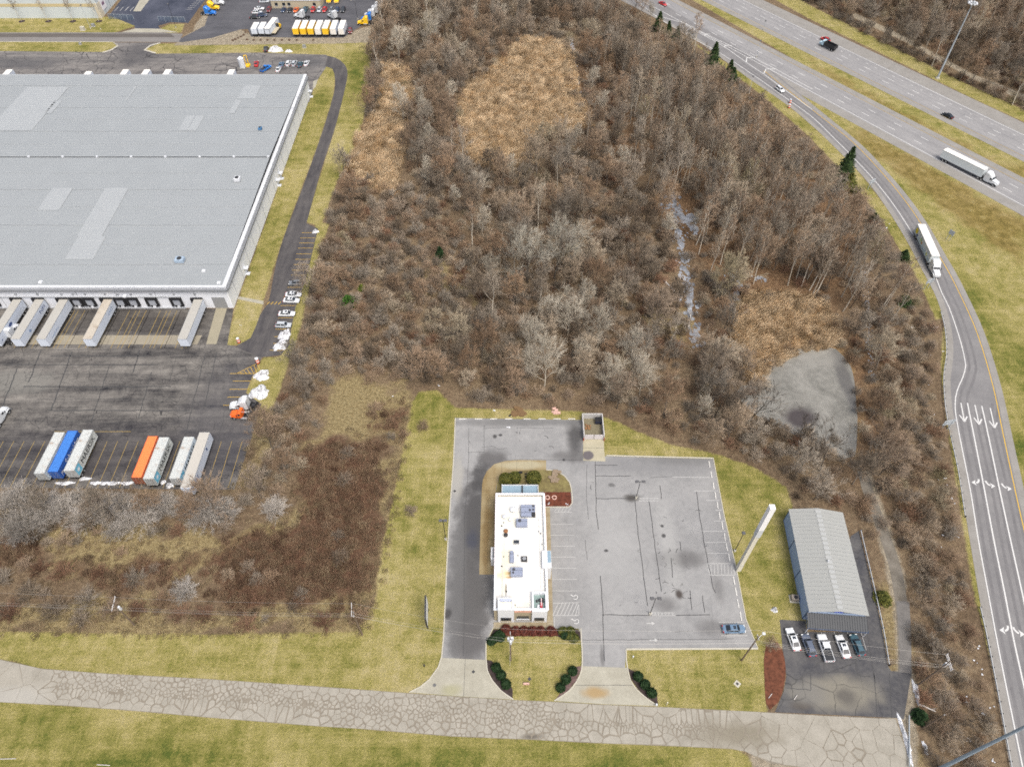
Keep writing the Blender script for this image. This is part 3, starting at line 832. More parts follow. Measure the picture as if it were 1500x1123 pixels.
# --- highway and ramp
DH = np.array((math.sin(math.radians(146.4)), math.cos(math.radians(146.4)))); NH = np.array((-DH[1], DH[0]))
BULGE = lambda s: -3.0 * np.clip((-s - 230) / 80, 0, 1) ** 2
def hw(off, s):  # point at distance s along, off across
    p = NH * off + DH * s
    return (float(p[0]), float(p[1]))
def band(name, o0, o1, z, mat, s0=-560, s1=140):
    return sheet(name, [hw(o0, s0), hw(o1, s0), hw(o1, s1), hw(o0, s1)], z, mat)
hsw = band("southbound_carriageway", 255.0, 274.0, 0.020, mat_hwy)
hne = band("northbound_carriageway", 285.5, 309.0, 0.020, mat_hwy)
band("southbound_shoulder", 254.0, 258.8, 0.026, mat_shoulder); band("median_shoulder", 272.2, 275.0, 0.026, mat_shoulder)
band("northbound_median_shoulder", 284.6, 287.2, 0.026, mat_shoulder); band("northbound_shoulder", 302.2, 310.0, 0.026, mat_shoulder)
def hline(off, parent, mat, w, s0=-420, s1=60): paint_line([hw(off, s0), hw(off, s1)], w, mat, parent, .033)
hline(259.5, hsw, mat_white, .28); hline(271.7, hsw, mat_fadedyellow, .28); hline(287.9, hne, mat_fadedyellow, .28); hline(301.6, hne, mat_white, .28)
def dashes(off, parent, L, gap, w):
    s = -400
    while s < 40:
        x, y = hw(off, s)
        if -60 < x < 300 and 60 < y < 420: paint_line([hw(off, s), hw(off, s + L)], w, mat_white, parent, .033, "lane_dash")
        s += gap
for off in (263.5, 267.6): dashes(off, hsw, 3.4, 12.2, .26)
for off in (291.8, 295.4): dashes(off, hne, 3.4, 12.2, .26)
dashes(298.7, hne, 1.1, 4.6, .26)
rL = GP([(900,-4),(939,16),(1010,53),(1057,86),(1098,116),(1155,155.5),(1190,185),(1206.5,200),(1252,245.5),(1279,277),(1306,316),(1330.5,357),(1353,400),(1367.6,427),(1379,457),(1386,494),(1386,523),(1382,551.5),(1383,584),(1387,611),(1392,630),(1404,691),(1421,794),(1432,860),(1444,930),(1460,1012),(1479,1120),(1490,1180)])
rR = GP([(960,-2),(1010,30),(1070,64),(1130,104),(1190,153),(1245,198),(1278,228),(1318,275),(1352,322),(1382,373),(1399,401),(1414,432),(1434,475),(1449,515),(1464,570),(1475,627),(1488,685),(1501,740),(1514,800),(1535,900),(1560,1010),(1585,1120),(1600,1180)])
ramp_left, ramp_right = resample(rL, 3), resample(rR, 3)
ramp = sheet("exit_ramp", ramp_left + ramp_right[::-1], 0.030, mat_ramp)
rwl = GP([(930,-2),(959,22.5),(1010,54),(1053,77),(1106,112),(1150,143),(1190,172),(1219,200),(1246,227),(1277,260),(1306,296),(1332.6,336),(1350,367),(1368,400),(1380,430),(1390,450),(1404,490),(1412,520),(1414.6,535),(1410.5,552),(1402,572),(1399,594.5),(1404,630),(1421,716),(1433,790),(1446,860),(1465,961),(1498,1123)])
paint_line(resample(rwl, 2), .26, mat_white, ramp, .042)
ryl = GP([(1119,104),(1190,161),(1241.6,202),(1272.6,232),(1314,279),(1347,324.5),(1376,375),(1391,401),(1408.5,436),(1427,477),(1441,517.5),(1455.6,570),(1468,629),(1480,686),(1492,741),(1505,797),(1530,910)])
paint_line(resample(ryl, 2), .24, mat_yellow, ramp, .042)
mb = MB(); strip(mb, resample([tuple(np.array(p) + 0) for p in offsets(resample(ryl, 3), 1.3)], 6), 1.7, .036); mb.build("ramp_shoulder", mat_shoulder, ramp)
mb = MB(); strip(mb, offsets(ramp_left, 0.9), 1.8, .036); mb.build("ramp_shoulder", mat_shoulder, ramp)
for pts in ([(1417,590),(1425,630),(1441,712),(1455.6,790),(1470,860),(1486,942),(1500,1005),(1520,1100)], [(1438,594.5),(1446,630),(1464,716),(1480,790),(1495.5,860),(1515,950)]):
    paint_line(resample(GP(pts), 3), .32, mat_white, ramp, .042)
mat_track_wear = asphalt("tyre darkened asphalt", (0.125, 0.122, 0.126), (0.165, 0.16, 0.162), 0.2)
_w = resample(rwl, 3)
for d_, lo_ in ((1.0, 0), (2.7, 0), (5.1, 590), (6.6, 590), (8.8, 590), (10.2, 590)):
    q_ = [p for p in offsets(_w, d_) if p[1] < G(1400, max(lo_, 90))[1]]
    mb = MB(); strip(mb, q_, .62, .0385); mb.build("tyre_track", mat_track_wear, ramp)
# gore chevrons
gore = GP([(959,22.5),(1004,35),(1070.6,67.6),(1137,102)]); gorel = GP([(1004,37),(1032,52.5),(1061,69),(1093,91.5),(1119,109)])
paint_line(GP([(959,22.5),(1004,34.5),(1031,49)]), .3, mat_white, ramp, .043); paint_line(GP([(1031,49),(1070.6,67.6),(1137,102),(1190,131)]), .3, mat_white, ramp, .043)
paint_line(resample(gorel, 3) + resample(GP([(1119,109),(1150,132),(1190,161)]), 3), .3, mat_white, ramp, .043)
for a, b, c in (((1032,52.5),(1034,50.2),(1040,50.5)), ((1061,69),(1063,66.5),(1072,67)), ((1093,91.5),(1094,85),(1105.5,84.5)), ((1119,108),(1122,101.5),(1137,101.5))):
    paint_line(GP([a, b, c]), .45, mat_white, ramp, .044, "gore_chevron")
def arrow(px0, py0, px1, py1):
    a, b = np.array(G(px0, py0)), np.array(G(px1, py1)); d = (b - a) / np.linalg.norm(b - a); n_ = np.array((-d[1], d[0]))
    mb = MB(); strip(mb, [tuple(a), tuple(b - d * .3)], .30, .043)
    for s in (1, -1): strip(mb, [tuple(b - d * 1.9 + n_ * s * .95), tuple(b + d * .1)], .36, .0435 + .0005 * s)
    mb.build("straight_arrow", mat_white, ramp)
arrow(1407.5, 590, 1412.6, 617); arrow(1428, 593, 1434, 621); arrow(1450.5, 597.5, 1456.6, 626)
def curved(px, py, side):
    x, y = G(px, py); d = np.array((-.17, -1.0)); d /= np.linalg.norm(d)
    e = np.array((-d[1], d[0])) * side
    pt = lambda u, v: (float(x + (d[0] * v + e[0] * (u - .15)) * .85), float(y + (d[1] * v + e[1] * (u - .15)) * .85))
    mb = MB()
    strip(mb, [pt(-.95 + 1.15 * (1 - math.cos(a)), -1.25 + 1.45 * math.sin(a)) for a in np.linspace(0, 1.45, 9)], .42, .043)
    q = [pt(.05, -.75), pt(1.35, .25), pt(.05, 1.15), pt(.35, .2)]
    mb.face([(*v, .0438) for v in q])
    mb.build("turn_arrow", mat_white, ramp)
curved(1429, 706, -1); curved(1451, 710, 1); curved(1475, 714, 1); curved(1471, 922, -1); curved(1493, 926, 1)

# --- pond, ditch water, mulch beds
def pond_mat(name, lo, hi, rough, blobs=()):
    n = Nodes(name); p = n.pos()
    f = n.math("ADD", n.math("MULTIPLY", n.noise(p, 0.12, 5, .6, 1.0), .6), n.math("MULTIPLY", n.noise(p, .7, 5, .7), .4))
    col = n.ramp(f, [(.36, lo), (.5, tuple((a + b) / 2 for a, b in zip(lo, hi))), (.63, hi)])
    for (x, y, rx, ry, c, k, *s) in blobs: col = n.mix(n.math("MULTIPLY", n.blob(x, y, rx, ry, .5, None, .5, .15), k), col, c)
    n.bump(n.noise(p, 1.5, 3), .1, .03)
    return n.out(col, rough, 0, .5)
pond = sheet("frozen_pond", resample(GP([(1110,565),(1121,543),(1137,526),(1158,514),(1182,508.5),(1210,508),(1224,511),(1235,521),(1246,536),(1252,562),(1254.6,594),(1256,620),(1252,668),(1235,672),(1205,655),(1150,630),(1108,608),(1088,590),(1078,576),(1086,565),(1100,563),(1110,565)]), 2)[:-1], 0.015,
   pond_mat("pond ice", (0.125, 0.122, 0.108), (0.245, 0.238, 0.215), 0.5, [PB(1172, 612, 24, 16, (0.035, 0.026, 0.028), .9), PB(1240, 560, 10, 46, (0.085, 0.082, 0.08), .8), PB(1200, 525, 30, 12, (0.23, 0.222, 0.20), .5)]))
water = pond_mat("ditch ice", (0.08, 0.08, 0.085), (0.38, 0.41, 0.46), 0.4)
for pts, w in (([(985,285),(990,310),(994,335),(999,365),(1002,390),(1008,425),(1014,460),(1019,485),(1023,512)], 3.8), ([(975,300),(990,305),(1005,318),(1020,320)], 5.0), ([(836,55),(840,80),(842,110),(847,140),(852,170)], 2.4), ([(1072,395),(1080,420),(1070,455)], 3.2), ([(1110,405),(1122,412)], 3), ([(1012,320),(1018,345)], 4), ([(1268,400),(1272,470),(1278,560)], 1.4)):
    q = resample(GP(pts), 1.5); mb = MB()
    for i in range(len(q) - 1):
        for _ in range(9):
            if rng.random() < .3: continue
            cx_, cy_ = q[i][0] + rng.gauss(0, w * .28), q[i][1] + rng.gauss(0, .6); rr = w * rng.uniform(.05, .2)
            z_ = .012 + .0002 * ((i * 9 + _) % 90)
            mb.face([(cx_ + rr * rng.uniform(.5, 1.2) * math.cos(a), cy_ + rr * rng.uniform(.7, 2.0) * math.sin(a), z_) for a in np.linspace(0, 6.28, 10)[:-1]])
    mb.build("ditch_water", water)["kind"] = "structure"
mulch = lambda nm, c: asphalt(nm, tuple(v * .45 for v in c), tuple(v * 1.4 for v in c), 1.2, rough=.95)
mat_redm, mat_darkm = mulch("red mulch", (0.115, 0.035, 0.020)), mulch("dark mulch", (0.05, 0.036, 0.034))
sheet("mulch_bed", GP([(796.5,720.5),(836,720.5),(837.5,738),(834,741.5),(796.5,741.5)]), .07, mat_redm); sheet("mulch_bed", GP([(723,921),(846,921),(850,926),(851,937),(830,936),(815,931.5),(745,931.5),(735,936),(722,945),(713,942)]), .055, mat_darkm)
sheet("mulch_bed", GP([(730,922),(815,922),(818,930.5),(735,930.5)]), .062, mat_redm)
sheet("mulch_bed", GP([(713,966),(720,967),(734,985),(747,1000),(751,1010),(751,1023),(733,1009.5),(722,996),(714.5,981)]), .05, mat_darkm)
sheet("mulch_bed", GP([(851.5,975),(842,976),(838,985),(824,1010),(813,1025),(832.5,1011),(844,996.5),(850.8,981)]), .05, mulch("pinkish mulch", (0.13, 0.085, 0.08)))
sheet("mulch_bed", GP([(920,978),(929,983),(945,1000),(962,1015),(964,1032),(946,1020.5),(935,1010),(924,994)]), .05, mat_darkm)
sheet("mulch_bed", resample(GP([(1122,945),(1139,940),(1147,955),(1151,980),(1148,1005),(1140,1028),(1128,1039),(1122,1030),(1120,1000),(1119,965),(1122,945)]), 1.5)[:-1], .05, mulch("russet mulch", (0.12, 0.045, 0.025)))
sheet("planting_island", GP([(726,721),(728.7,707),(734.4,698),(751,690.5),(768.6,689),(799.6,688),(815,690),(827,697),(834,706),(837,720.3),(796,720.3)]), .05, asphalt("island litter", (0.10, 0.075, 0.035), (0.22, 0.19, 0.075), .5))
kerb(resample(GP([(799.6,688),(815,690),(827,697),(834,706),(837.5,720),(838,737),(834,742),(798,742.5)]), 1.2))
# ------------------------------------------------------------------ warehouse
m_roof = M("grey metal roof", (0.26, 0.278, 0.288), 0.55, 0.07, 0.12, spec=0.4)
m_roof2 = M("newer pale metal roof", (0.305, 0.323, 0.333), 0.5, 0.06, 0.2, spec=0.4)
m_whwall = M("pale warehouse wall", (0.42, 0.435, 0.46), 0.7, 0.06, 0.4)
m_whitewall = M("white painted wall", (0.66, 0.68, 0.72), 0.7, 0.05, 0.4)
m_trimw = M("white trim", (0.57, 0.59, 0.62), 0.6, 0.05)
m_gutter = M("grey gutter", (0.19, 0.20, 0.215), 0.6, 0.1)
m_seal = M("black rubber", (0.016, 0.016, 0.018), 0.8, 0.2)
m_greydoor = M("grey door", (0.24, 0.245, 0.25), 0.6, 0.08)
m_dark = M("dark metal", (0.03, 0.03, 0.033), 0.6, 0.2)
m_glass = M("dark glass", (0.02, 0.026, 0.034), 0.12, 0.05, spec=0.7)
m_grey = M("galvanised steel", (0.30, 0.31, 0.32), 0.5, 0.12, metallic=0.3)

WX0, WX1, WY0, WY1, WH = -236.0, -83.0, 153.6, 279.6, 8.3
wh = thing("warehouse", "long low warehouse with grey ribbed metal roof and white dock wall", "warehouse", ((WX0 + WX1) / 2, WY0, 0))
wo = ((WX0 + WX1) / 2, WY0)
def wb(mb): # world to warehouse space
    mb.v = [(x - wo[0], y - wo[1], z) for x, y, z in mb.v]; return mb
mb = MB(); mb.box(WX0, WX1 - .4, WY0, WY0 + .4, 0, WH); mb.box(WX0, WX1, WY1 - .4, WY1, 0, WH); mb.box(WX0, WX0 + .4, WY0 + .4, WY1 - .4, 0, WH)
mb.box(WX0 + .4, WX1 - .4, WY0 + .4, WY1 - .4, 0.0, 7.2)
wb(mb).build("wall", m_whitewall, wh)
mb = MB(); mb.box(WX1 - .4, WX1, WY0, WY1 - .4, 0, WH); wb(mb).build("wall", M("brightened east warehouse wall", (0.72, 0.74, 0.76), 0.7, 0.05, .3), wh)  # paler than the other walls, making up for weaker light on this side
for y in np.arange(WY0 + 5, WY1, 7.6):
    mb = MB(); mb.box(WX1, WX1 + .04, y, y + .10, 0.1, WH - .9); wb(mb).build("wall_joint", m_gutter, wh)
for x in np.arange(WX1 - 10, WX0, -11.5):
    mb = MB(); mb.box(x, x + .12, WY0 - .04, WY0, 0, WH - .8); wb(mb).build("wall_joint", m_gutter, wh)
RIDGE = 218.2
def rz(y): return WH + 0.15 + 1.35 * (1 - abs(y - RIDGE) / 66)
edges = [WY0 + 0.58] + [float(v) for v in np.linspace(WY0 + 9.6, RIDGE, 7)] + [float(v) for v in np.linspace(RIDGE, WY1 - .9, 8)][1:]
XI1 = WX1 - .95
def roof_panel(x0, x1, y0, y1, dz, mat, xs0=None, xs1=None):
    mb = MB()
    mb.face([(x0, y0, rz(y0) + dz), (x1, y0, rz(y0) + dz), (xs1 or x1, y1, rz(y1) + dz), (xs0 or x0, y1, rz(y1) + dz)])
    n = max(2, int((y1 - y0) / 1.5))
    for k in range(n):                                   # standing ribs
        y = y0 + (k + .5) * (y1 - y0) / n
        t = (y - y0) / (y1 - y0)
        a = x0 + ((xs0 or x0) - x0) * t; b = x1 + ((xs1 or x1) - x1) * t
        z = rz(y) + dz
        mb.face([(a, y - .10, z + .002), (b, y - .10, z + .002), (b, y, z + .045), (a, y, z + .045)])
        mb.face([(a, y, z + .045), (b, y, z + .045), (b, y + .10, z + .002), (a, y + .10, z + .002)])
    wb(mb).build("roof_panel", mat, wh)
mb = MB(); mb.face([(WX0 + .4, WY0 + .4, 7.4), (WX1 - .4, WY0 + .4, 7.4), (WX1 - .4, WY1 - .4, 7.4), (WX0 + .4, WY1 - .4, 7.4)]); wb(mb).build("roof_deck", m_gutter, wh)
for i in range(len(edges) - 1):
    roof_panel(WX0 + .8, XI1, edges[i], edges[i + 1] - .03, 0.03 if i % 2 else 0.0, m_roof)
for y in edges[1:-1]:
    if abs(y - RIDGE) > 1:
        x = WX0; mb = MB()
        while x < XI1 - 6:
            L = rng.uniform(2, 14); mb.box(x, x + L, y - .22, y - .06, rz(y) + .05, rz(y) + .11); x += L + rng.uniform(.4, 4)
        wb(mb).build("lap_seam", m_roof2, wh)["kind"] = "stuff"
mb = MB(); mb.box(WX0 + .8, XI1, RIDGE - .12, RIDGE + .12, rz(RIDGE) + .0, rz(RIDGE) + .12); wb(mb).build("ridge_joint", m_dark, wh)
def patch(p):
    q = GP(p, 9.3); ys = sorted(v[1] for v in q); xs = sorted(v[0] for v in q)
    y0 = (ys[0] + ys[1]) / 2; y1 = (ys[2] + ys[3]) / 2
    lo = sorted(v[0] for v in q if v[1] < (y0 + y1) / 2); hi = sorted(v[0] for v in q if v[1] >= (y0 + y1) / 2)
    x0, x1 = (lo[0] + hi[0]) / 2, (lo[1] + hi[1]) / 2
    roof_panel(x0, x1, y0, y1, 0.10, m_roof2)
for p in ([(-20,192),(50,192),(97,126),(40,126)], [(262,192),(276,192),(285,170),(272,170)], [(274,192),(288,192),(299,170),(286,170)], [(349,144),(374,144),(381,124),(356,124)], [(335,166),(345,166),(352,146),(344,146)],
          [(98,378),(140,378),(150,345),(110,345)], [(112,345),(152,345),(186,276),(155,276)], [(56,308),(90,308),(104,276),(76,276)], [(184,145),(187,145),(199,125),(197,125)], [(60,166),(72,166),(94,147),(84,147)]): patch(p)
# edge trims and gutters
mb = MB(); mb.box(XI1, WX1 + .15, WY0 - .15, WY1 + .15, WH, WH + .30); wb(mb).build("edge_trim", m_trimw, wh)
mb = MB(); mb.box(WX0, XI1, WY0 - .15, WY0 + .55, WH, WH + .24); wb(mb).build("edge_trim", m_trimw, wh)
mb = MB(); mb.box(WX0, XI1, WY1 - .9, WY1 + .15, WH, WH + .2); wb(mb).build("edge_trim", m_roof2, wh)
mb = MB(); mb.box(WX0, WX1 + .5, WY0 - .95, WY0 - .16, WH - 1.0, WH - .45); wb(mb).build("gutter", m_gutter, wh)
mb = MB(); mb.box(WX1 + .16, WX1 + .75, WY0 - .1, WY1, WH - 1.0, WH - .45); wb(mb).build("gutter", m_gutter, wh)
mb = MB(); mb.box(WX0, WX1 - 14.2, WY0 - .38, WY0 - .02, 4.6, 4.9); mb.box(WX0, WX1 - 14.2, WY0 - .30, WY0 - .02, 0, .4); wb(mb).build("wall_ledge", m_whwall, wh)
for px, py in ((59,412),(182,432),(320,413),(298,396)):
    x, y = G(px, py, 9); mb = MB(); mb.bbox(x - .5, x + .5, y - .5, y + .5, rz(y), rz(y) + .5, .1); wb(mb).build("roof_vent", m_trimw, wh)
for k in range(9):
    x = G(44 + k * 50, 229, 9.8)[0]; mb = MB(); mb.box(x - .35, x + .35, RIDGE - .5, RIDGE + .1, rz(RIDGE) + .1, rz(RIDGE) + .6)
    if x < XI1: wb(mb).build("ridge_vent", m_trimw, wh)
# dock doors with black seals
def dock_door(px, top=3.9):
    x = G(px, 446, 2.4)[0]
    r = MB(); y = WY0
    r.box(x - 1.75, x - 1.15, y - .55, y - .01, 1.1, top + .35); r.box(x + 1.15, x + 1.75, y - .55, y - .01, 1.1, top + .35); r.box(x - 1.15, x + 1.15, y - .55, y - .01, top - .25, top + .35)
    r.box(x - 1.0, x - .5, y - .30, y - .01, .7, 1.25); r.box(x + .5, x + 1.0, y - .30, y - .01, .7, 1.25)
    o = wb(r).build("dock_seal", m_seal, wh)
    d = MB(); d.box(x - 1.15, x + 1.15, y - .16, y - .02, 1.25, top - .25); wb(d).build("dock_door", M("dock door", (0.34, 0.36, 0.40), 0.6), o)
for px in (25, 57, 92, 111, 130, 156, 175, 194, 222, 258, 289, -12, -30): dock_door(px)
x = G(322, 441, 2.5)[0]; mb = MB(); mb.box(x - 1.9, x + 1.9, WY0 - .1, WY0 - .02, 0, 4.3); wb(mb).build("roll_up_door", m_greydoor, wh)
for px in (21, 53, 88, 105, 123, 152, 171, 190, 219, 253, 284):
    x = G(px, 434, 5.6)[0]; mb = MB(); mb.box(x - .3, x + .3, WY0 - .3, WY0 - .02, 5.5, 5.75); wb(mb).build("wall_light", m_grey, wh)
for px, py in ((413,262),(412,272),(460,142),(361,401)):
    x, y = G(px, py); mb = MB(); mb.box(WX1 + .02, WX1 + 1.3, y - .8, y + .8, 2.4, 2.6); mb.box(WX1 + .02, WX1 + 1.2, y - .7, y + .7, 0, .25); wb(mb).build("door_canopy", m_trimw, wh)
def roof_unit(px, py, sx, sy, sz, mat, label, z=None):
    z = 9.0 if z is None else z
    x, y = G(px, py, z); z = rz(y)
    t = thing("rooftop_unit", label, "rooftop unit", (x, y, z + .02), 0, None)
    mb = MB(); mb.bbox(-sx / 2, sx / 2, -sy / 2, sy / 2, .25, sz, .1); mb.build("housing", mat, t)
    mb = MB(); mb.box(-sx / 2 - .1, sx / 2 + .1, -sy / 2 - .1, sy / 2 + .1, 0, .24); mb.build("curb", m_grey, t)
    mb = MB(); mb.tube((0, 0, sz), (0, 0, sz + .12), min(sx, sy) * .35, sides=14); mb.build("fan_grille", m_dark, t)
roof_unit(264, 382, 2.6, 2.0, 1.3, M("blue grey unit", (0.30, 0.38, 0.47), 0.5), "grey blue rooftop unit near the front edge of the warehouse roof")
roof_unit(349, 267, 1.9, 1.9, 1.3, m_trimw, "white rooftop unit near the east edge of the warehouse roof")
roof_unit(382, 192, 1.2, 1.4, 1.0, M("blue unit", (0.06, 0.17, 0.33), 0.5), "small blue rooftop unit on the far slope of the warehouse roof")
sheet("corner_pad", GP([(459,119),(466,116),(462,128),(458,132)]), .03, mat_conc)
sheet("side_path", GP([(349,434),(386,441),(386,446),(348,438)]), .03, mat_conc)

# ------------------------------------------------------------------ restaurant
RX0, RX1, RY0, RY1, RH = -3.75, 7.55, 58.55, 86.4, 5.3
m_membrane = None
def membrane():
    n = Nodes("white roof membrane"); p = n.pos()
    col = n.mul((0.66, 0.655, 0.635), n.math("ADD", .90, n.math("MULTIPLY", n.noise(p, .25, 4), .2)))
    seam = n.math("LESS_THAN", n.math("FRACT", n.math("MULTIPLY", n.math("ADD", n.new("ShaderNodeSeparateXYZ").outputs[0], 0), .33)), 0.0)
    def pbr(px, py, w, h, c, k, s=.6):
        x, y = G(px, py, 5); x1, _ = G(px + w, py, 5); _, y1 = G(px, py - h, 5)
        return (x, y, abs(x1 - x), abs(y1 - y), c, k, s)
    for (x, y, rx, ry, c, k, s) in (pbr(743,838,6,2.0,(0.34,0.17,0.04),.85), pbr(746,844,5,1.5,(0.30,0.14,0.03),.8), pbr(738,840,10,6,(0.62,0.50,0.26),.55), pbr(740,815,5,20,(0.66,0.60,0.42),.5), pbr(741,862,1.5,9,(0.25,0.22,0.17),.75), pbr(750,818,9,10,(0.62,0.58,0.46),.6),
        pbr(745,760,14,16,(0.68,0.65,0.52),.5), pbr(772,752,12,6,(0.66,0.63,0.53),.5), pbr(750,800,7,14,(0.68,0.64,0.52),.45), pbr(769,883,9,4,(0.62,0.58,0.47),.5), pbr(744,884,12,5,(0.70,0.66,0.54),.5), pbr(790,880,14,8,(0.75,0.72,0.62),.3), pbr(758,876,12,16,(0.72,0.68,0.57),.4), pbr(737,835,3,50,(0.6,0.58,0.44),.45)):
        col = n.mix(n.math("MULTIPLY", n.blob(x, y, rx, ry, s, None, .6, .9), min(1, k * 1.3)), col, c)
    return n.out(col, .7, 0, .3)
m_membrane = membrane()
m_coral = M("coral coping", (0.62, 0.36, 0.28), 0.6, .1)
m_beige = M("beige stucco", (0.34, 0.29, 0.20), 0.85, .1)
m_bright = M("white stucco", (0.64, 0.655, 0.68), 0.7, .05)
m_hvac = M("blue grey sheet metal", (0.235, 0.265, 0.35), 0.5, .1)
m_awn = M("blue grey awning", (0.22, 0.31, 0.38), 0.5, .1)
rs = thing("restaurant", "vacant white roofed drive-through restaurant with two white front towers", "restaurant", ((RX0 + RX1) / 2, RY0, 0))
ro = ((RX0 + RX1) / 2, RY0)
def rb(mb):
    mb.v = [(x - ro[0], y - ro[1], z) for x, y, z in mb.v]; return mb
mb = MB(); mb.box(RX0, RX1, RY0, RY0 + .3, 0, RH); mb.box(RX0, RX0 + .3, RY0 + .3, RY1 - .3, 0, RH); mb.box(RX1 - .3, RX1, RY0 + .3, RY1 - .3, 0, RH); mb.box(RX0, RX1, RY1 - .3, RY1, 0, RH)
rb(mb).build("wall", m_beige, rs)
mb = MB(); mb.box(RX0 + .3, RX1 - .3, RY0 + .3, RY1 - .3, 4.3, 4.6); rb(mb).build("roof", m_membrane, rs)
for (a, b, c, d, m, h) in ((RX0 - .06, RX0 + .42, RY0 - .06, RY1 + .06, m_bright, .16), (RX1 - .42, RX1 + .06, RY0 - .06, RY1 + .06, m_bright, .16), (RX0 + .42, RX1 - .42, RY1 - .42, RY1 + .06, m_bright, .16), (RX0 + .42, RX1 - .42, RY0 - .06, RY0 + .42, m_bright, .16)):
    mb = MB(); mb.box(a, b, c, d, RH, RH + h); rb(mb).build("parapet_cap", m, rs)
mb = MB(); mb.box(RX0 - .10, RX0 - .01, RY0 + 8, RY1 - .1, RH - .35, RH + .1); mb.box(RX0 + .1, RX1 - .1, RY1 + .07, RY1 + .12, RH - .35, RH + .1); mb.box(RX1 + .01, RX1 + .10, RY0 + 12, RY1 - .1, RH - .35, RH + .1)
rb(mb).build("coral_band", m_coral, rs)
mb = MB()
mb.box(RX0 + 1.6, RX0 + 1.75, RY0 + 1, RY0 + 12, 4.605, 4.66); mb.box(RX1 - 1.5, RX1 - 1.4, RY0 + 5, RY1 - 6, 4.605, 4.70); mb.box(RX0 + .6, RX1 - .8, RY0 + 7.4, RY0 + 7.45, 4.605, 4.63); mb.box(RX0 + .6, RX1 - .8, RY0 + 13.4, RY0 + 13.45, 4.605, 4.63); mb.box(RX0 + .6, RX1 - .8, RY0 + 19.6, RY0 + 19.65, 4.605, 4.63)
rb(mb).build("roof_seam", M("roof seam", (0.50, 0.49, 0.46), .7), rs)
def tower(px0, px1, y1off, h, well):
    x0, x1 = G(px0, 893, h)[0], G(px1, 893, h)[0]
    y0 = RY0 - .45; y1 = RY0 + y1off
    t = MB()
    t.box(x0, x1, y0, y0 + .35, 0, h); t.box(x0, x1, y1 - .35, y1, 4.62, h); t.box(x0, x0 + .35, y0 + .35, y1 - .35, 4.62, h); t.box(x1 - .35, x1, y0 + .35, y1 - .35, 4.62, h)
    o = rb(t).build("tower", m_bright, rs)
    d = MB(); d.box(x0 + .35, x1 - .35, y0 + .35, y1 - .35, h - .5 if not well else 4.64, h - .35 if not well else 4.72); rb(d).build("tower_roof", m_membrane if not well else M("grey green well", (0.20, 0.27, 0.26), .8, .3), o)
    xm = (x0 + x1) / 2; wdt = (x1 - x0) * .33
    g = MB(); g.box(xm - wdt, xm + wdt, y0 - .05, y0 - .005, .9, 2.5); rb(g).build("window", m_glass, o)
    s = MB(); s.box(xm - wdt - .1, xm + wdt + .1, y0 - .16, y0 - .055, .75, .89); rb(s).build("window_sill", m_beige, o)
    return o, x0, x1, y0, y1
tw, x0, x1, y0, y1 = tower(729, 753, 2.2, 6.6, False)
mb = MB(); mb.box(x0 + .5, x1 - .5, y1 - .9, y1 - .42, 6.62, 6.95); rb(mb).build("tower_cap", M("pale blue cap", (0.42, 0.46, 0.60), .6), tw)
te, x0, x1, y0, y1 = tower(779.5, 802, 3.9, 5.75, True)
for (a, b, c, d, h, m) in ((.55, .75, .2, .5, .5, M("faded red panel", (0.40, 0.03, 0.05), .6)), (.3, .5, .15, .4, .35, m_trimw), (.62, .7, .3, .75, .6, M("pale pink panel", (0.65, .5, .5), .6)), (.2, .35, .55, .7, .3, m_dark), (.75, .9, .55, .8, .4, m_dark), (.42, .6, .6, .75, .5, m_dark)):
    X = lambda t: x0 + .4 + t * (x1 - x0 - .8); Y = lambda t: y0 + .4 + t * (y1 - y0 - .8)
    mb = MB(); mb.bbox(X(a), X(b), Y(c), Y(d), 4.73, 4.73 + h, .05); rb(mb).build("stored_panel", m, rs)
xa, xb = G(757, 905, 2)[0], G(775, 905, 2)[0]
mb = MB(); mb.box(xa, xb, RY0 - .06, RY0 - .005, .9, 2.3); rb(mb).build("window", m_glass, rs)
mb = MB(); mb.box(xa - .15, xb + .15, RY0 - .2, RY0 - .065, .7, .88); rb(mb).build("window_sill", m_trimw, rs)
mb = MB(); mb.box(G(753.5,893,5)[0], G(779,893,5)[0], RY0 - .12, RY0 - .065, RH - .9, RH - .05); rb(mb).build("coral_band", m_coral, rs)
x0, x1 = G(719, 810, 3.2)[0], RX0 - .12; ya, yb = G(719, 819, 3.2)[1], G(719, 801, 3.2)[1]
mb = MB(); mb.box(x0, x1, ya, yb, 0.05, 3.2); o = rb(mb).build("pickup_window_bay", m_bright, rs)
mb = MB(); mb.box(x0 + .35, x1 - .1, ya + .4, yb - .3, 3.2, 3.26); rb(mb).build("bay_roof", m_grey, o)
x0, x1 = RX1 + .12, RX1 + .95; ya, yb = G(800, 833, 5)[1], G(800, 808, 5)[1]
mb = MB(); mb.box(RX1 - 1.0, x1, ya, yb, 4.62, 5.65); mb.box(RX1 + .105, x1, ya, yb, 0, 4.62); o = rb(mb).build("entrance_bay", m_bright, rs)
mb = MB(); mb.box(x0 + .05, x1 - .05, ya + 1.2, yb - .1, 5.66, 5.72); rb(mb).build("awning", m_awn, o)
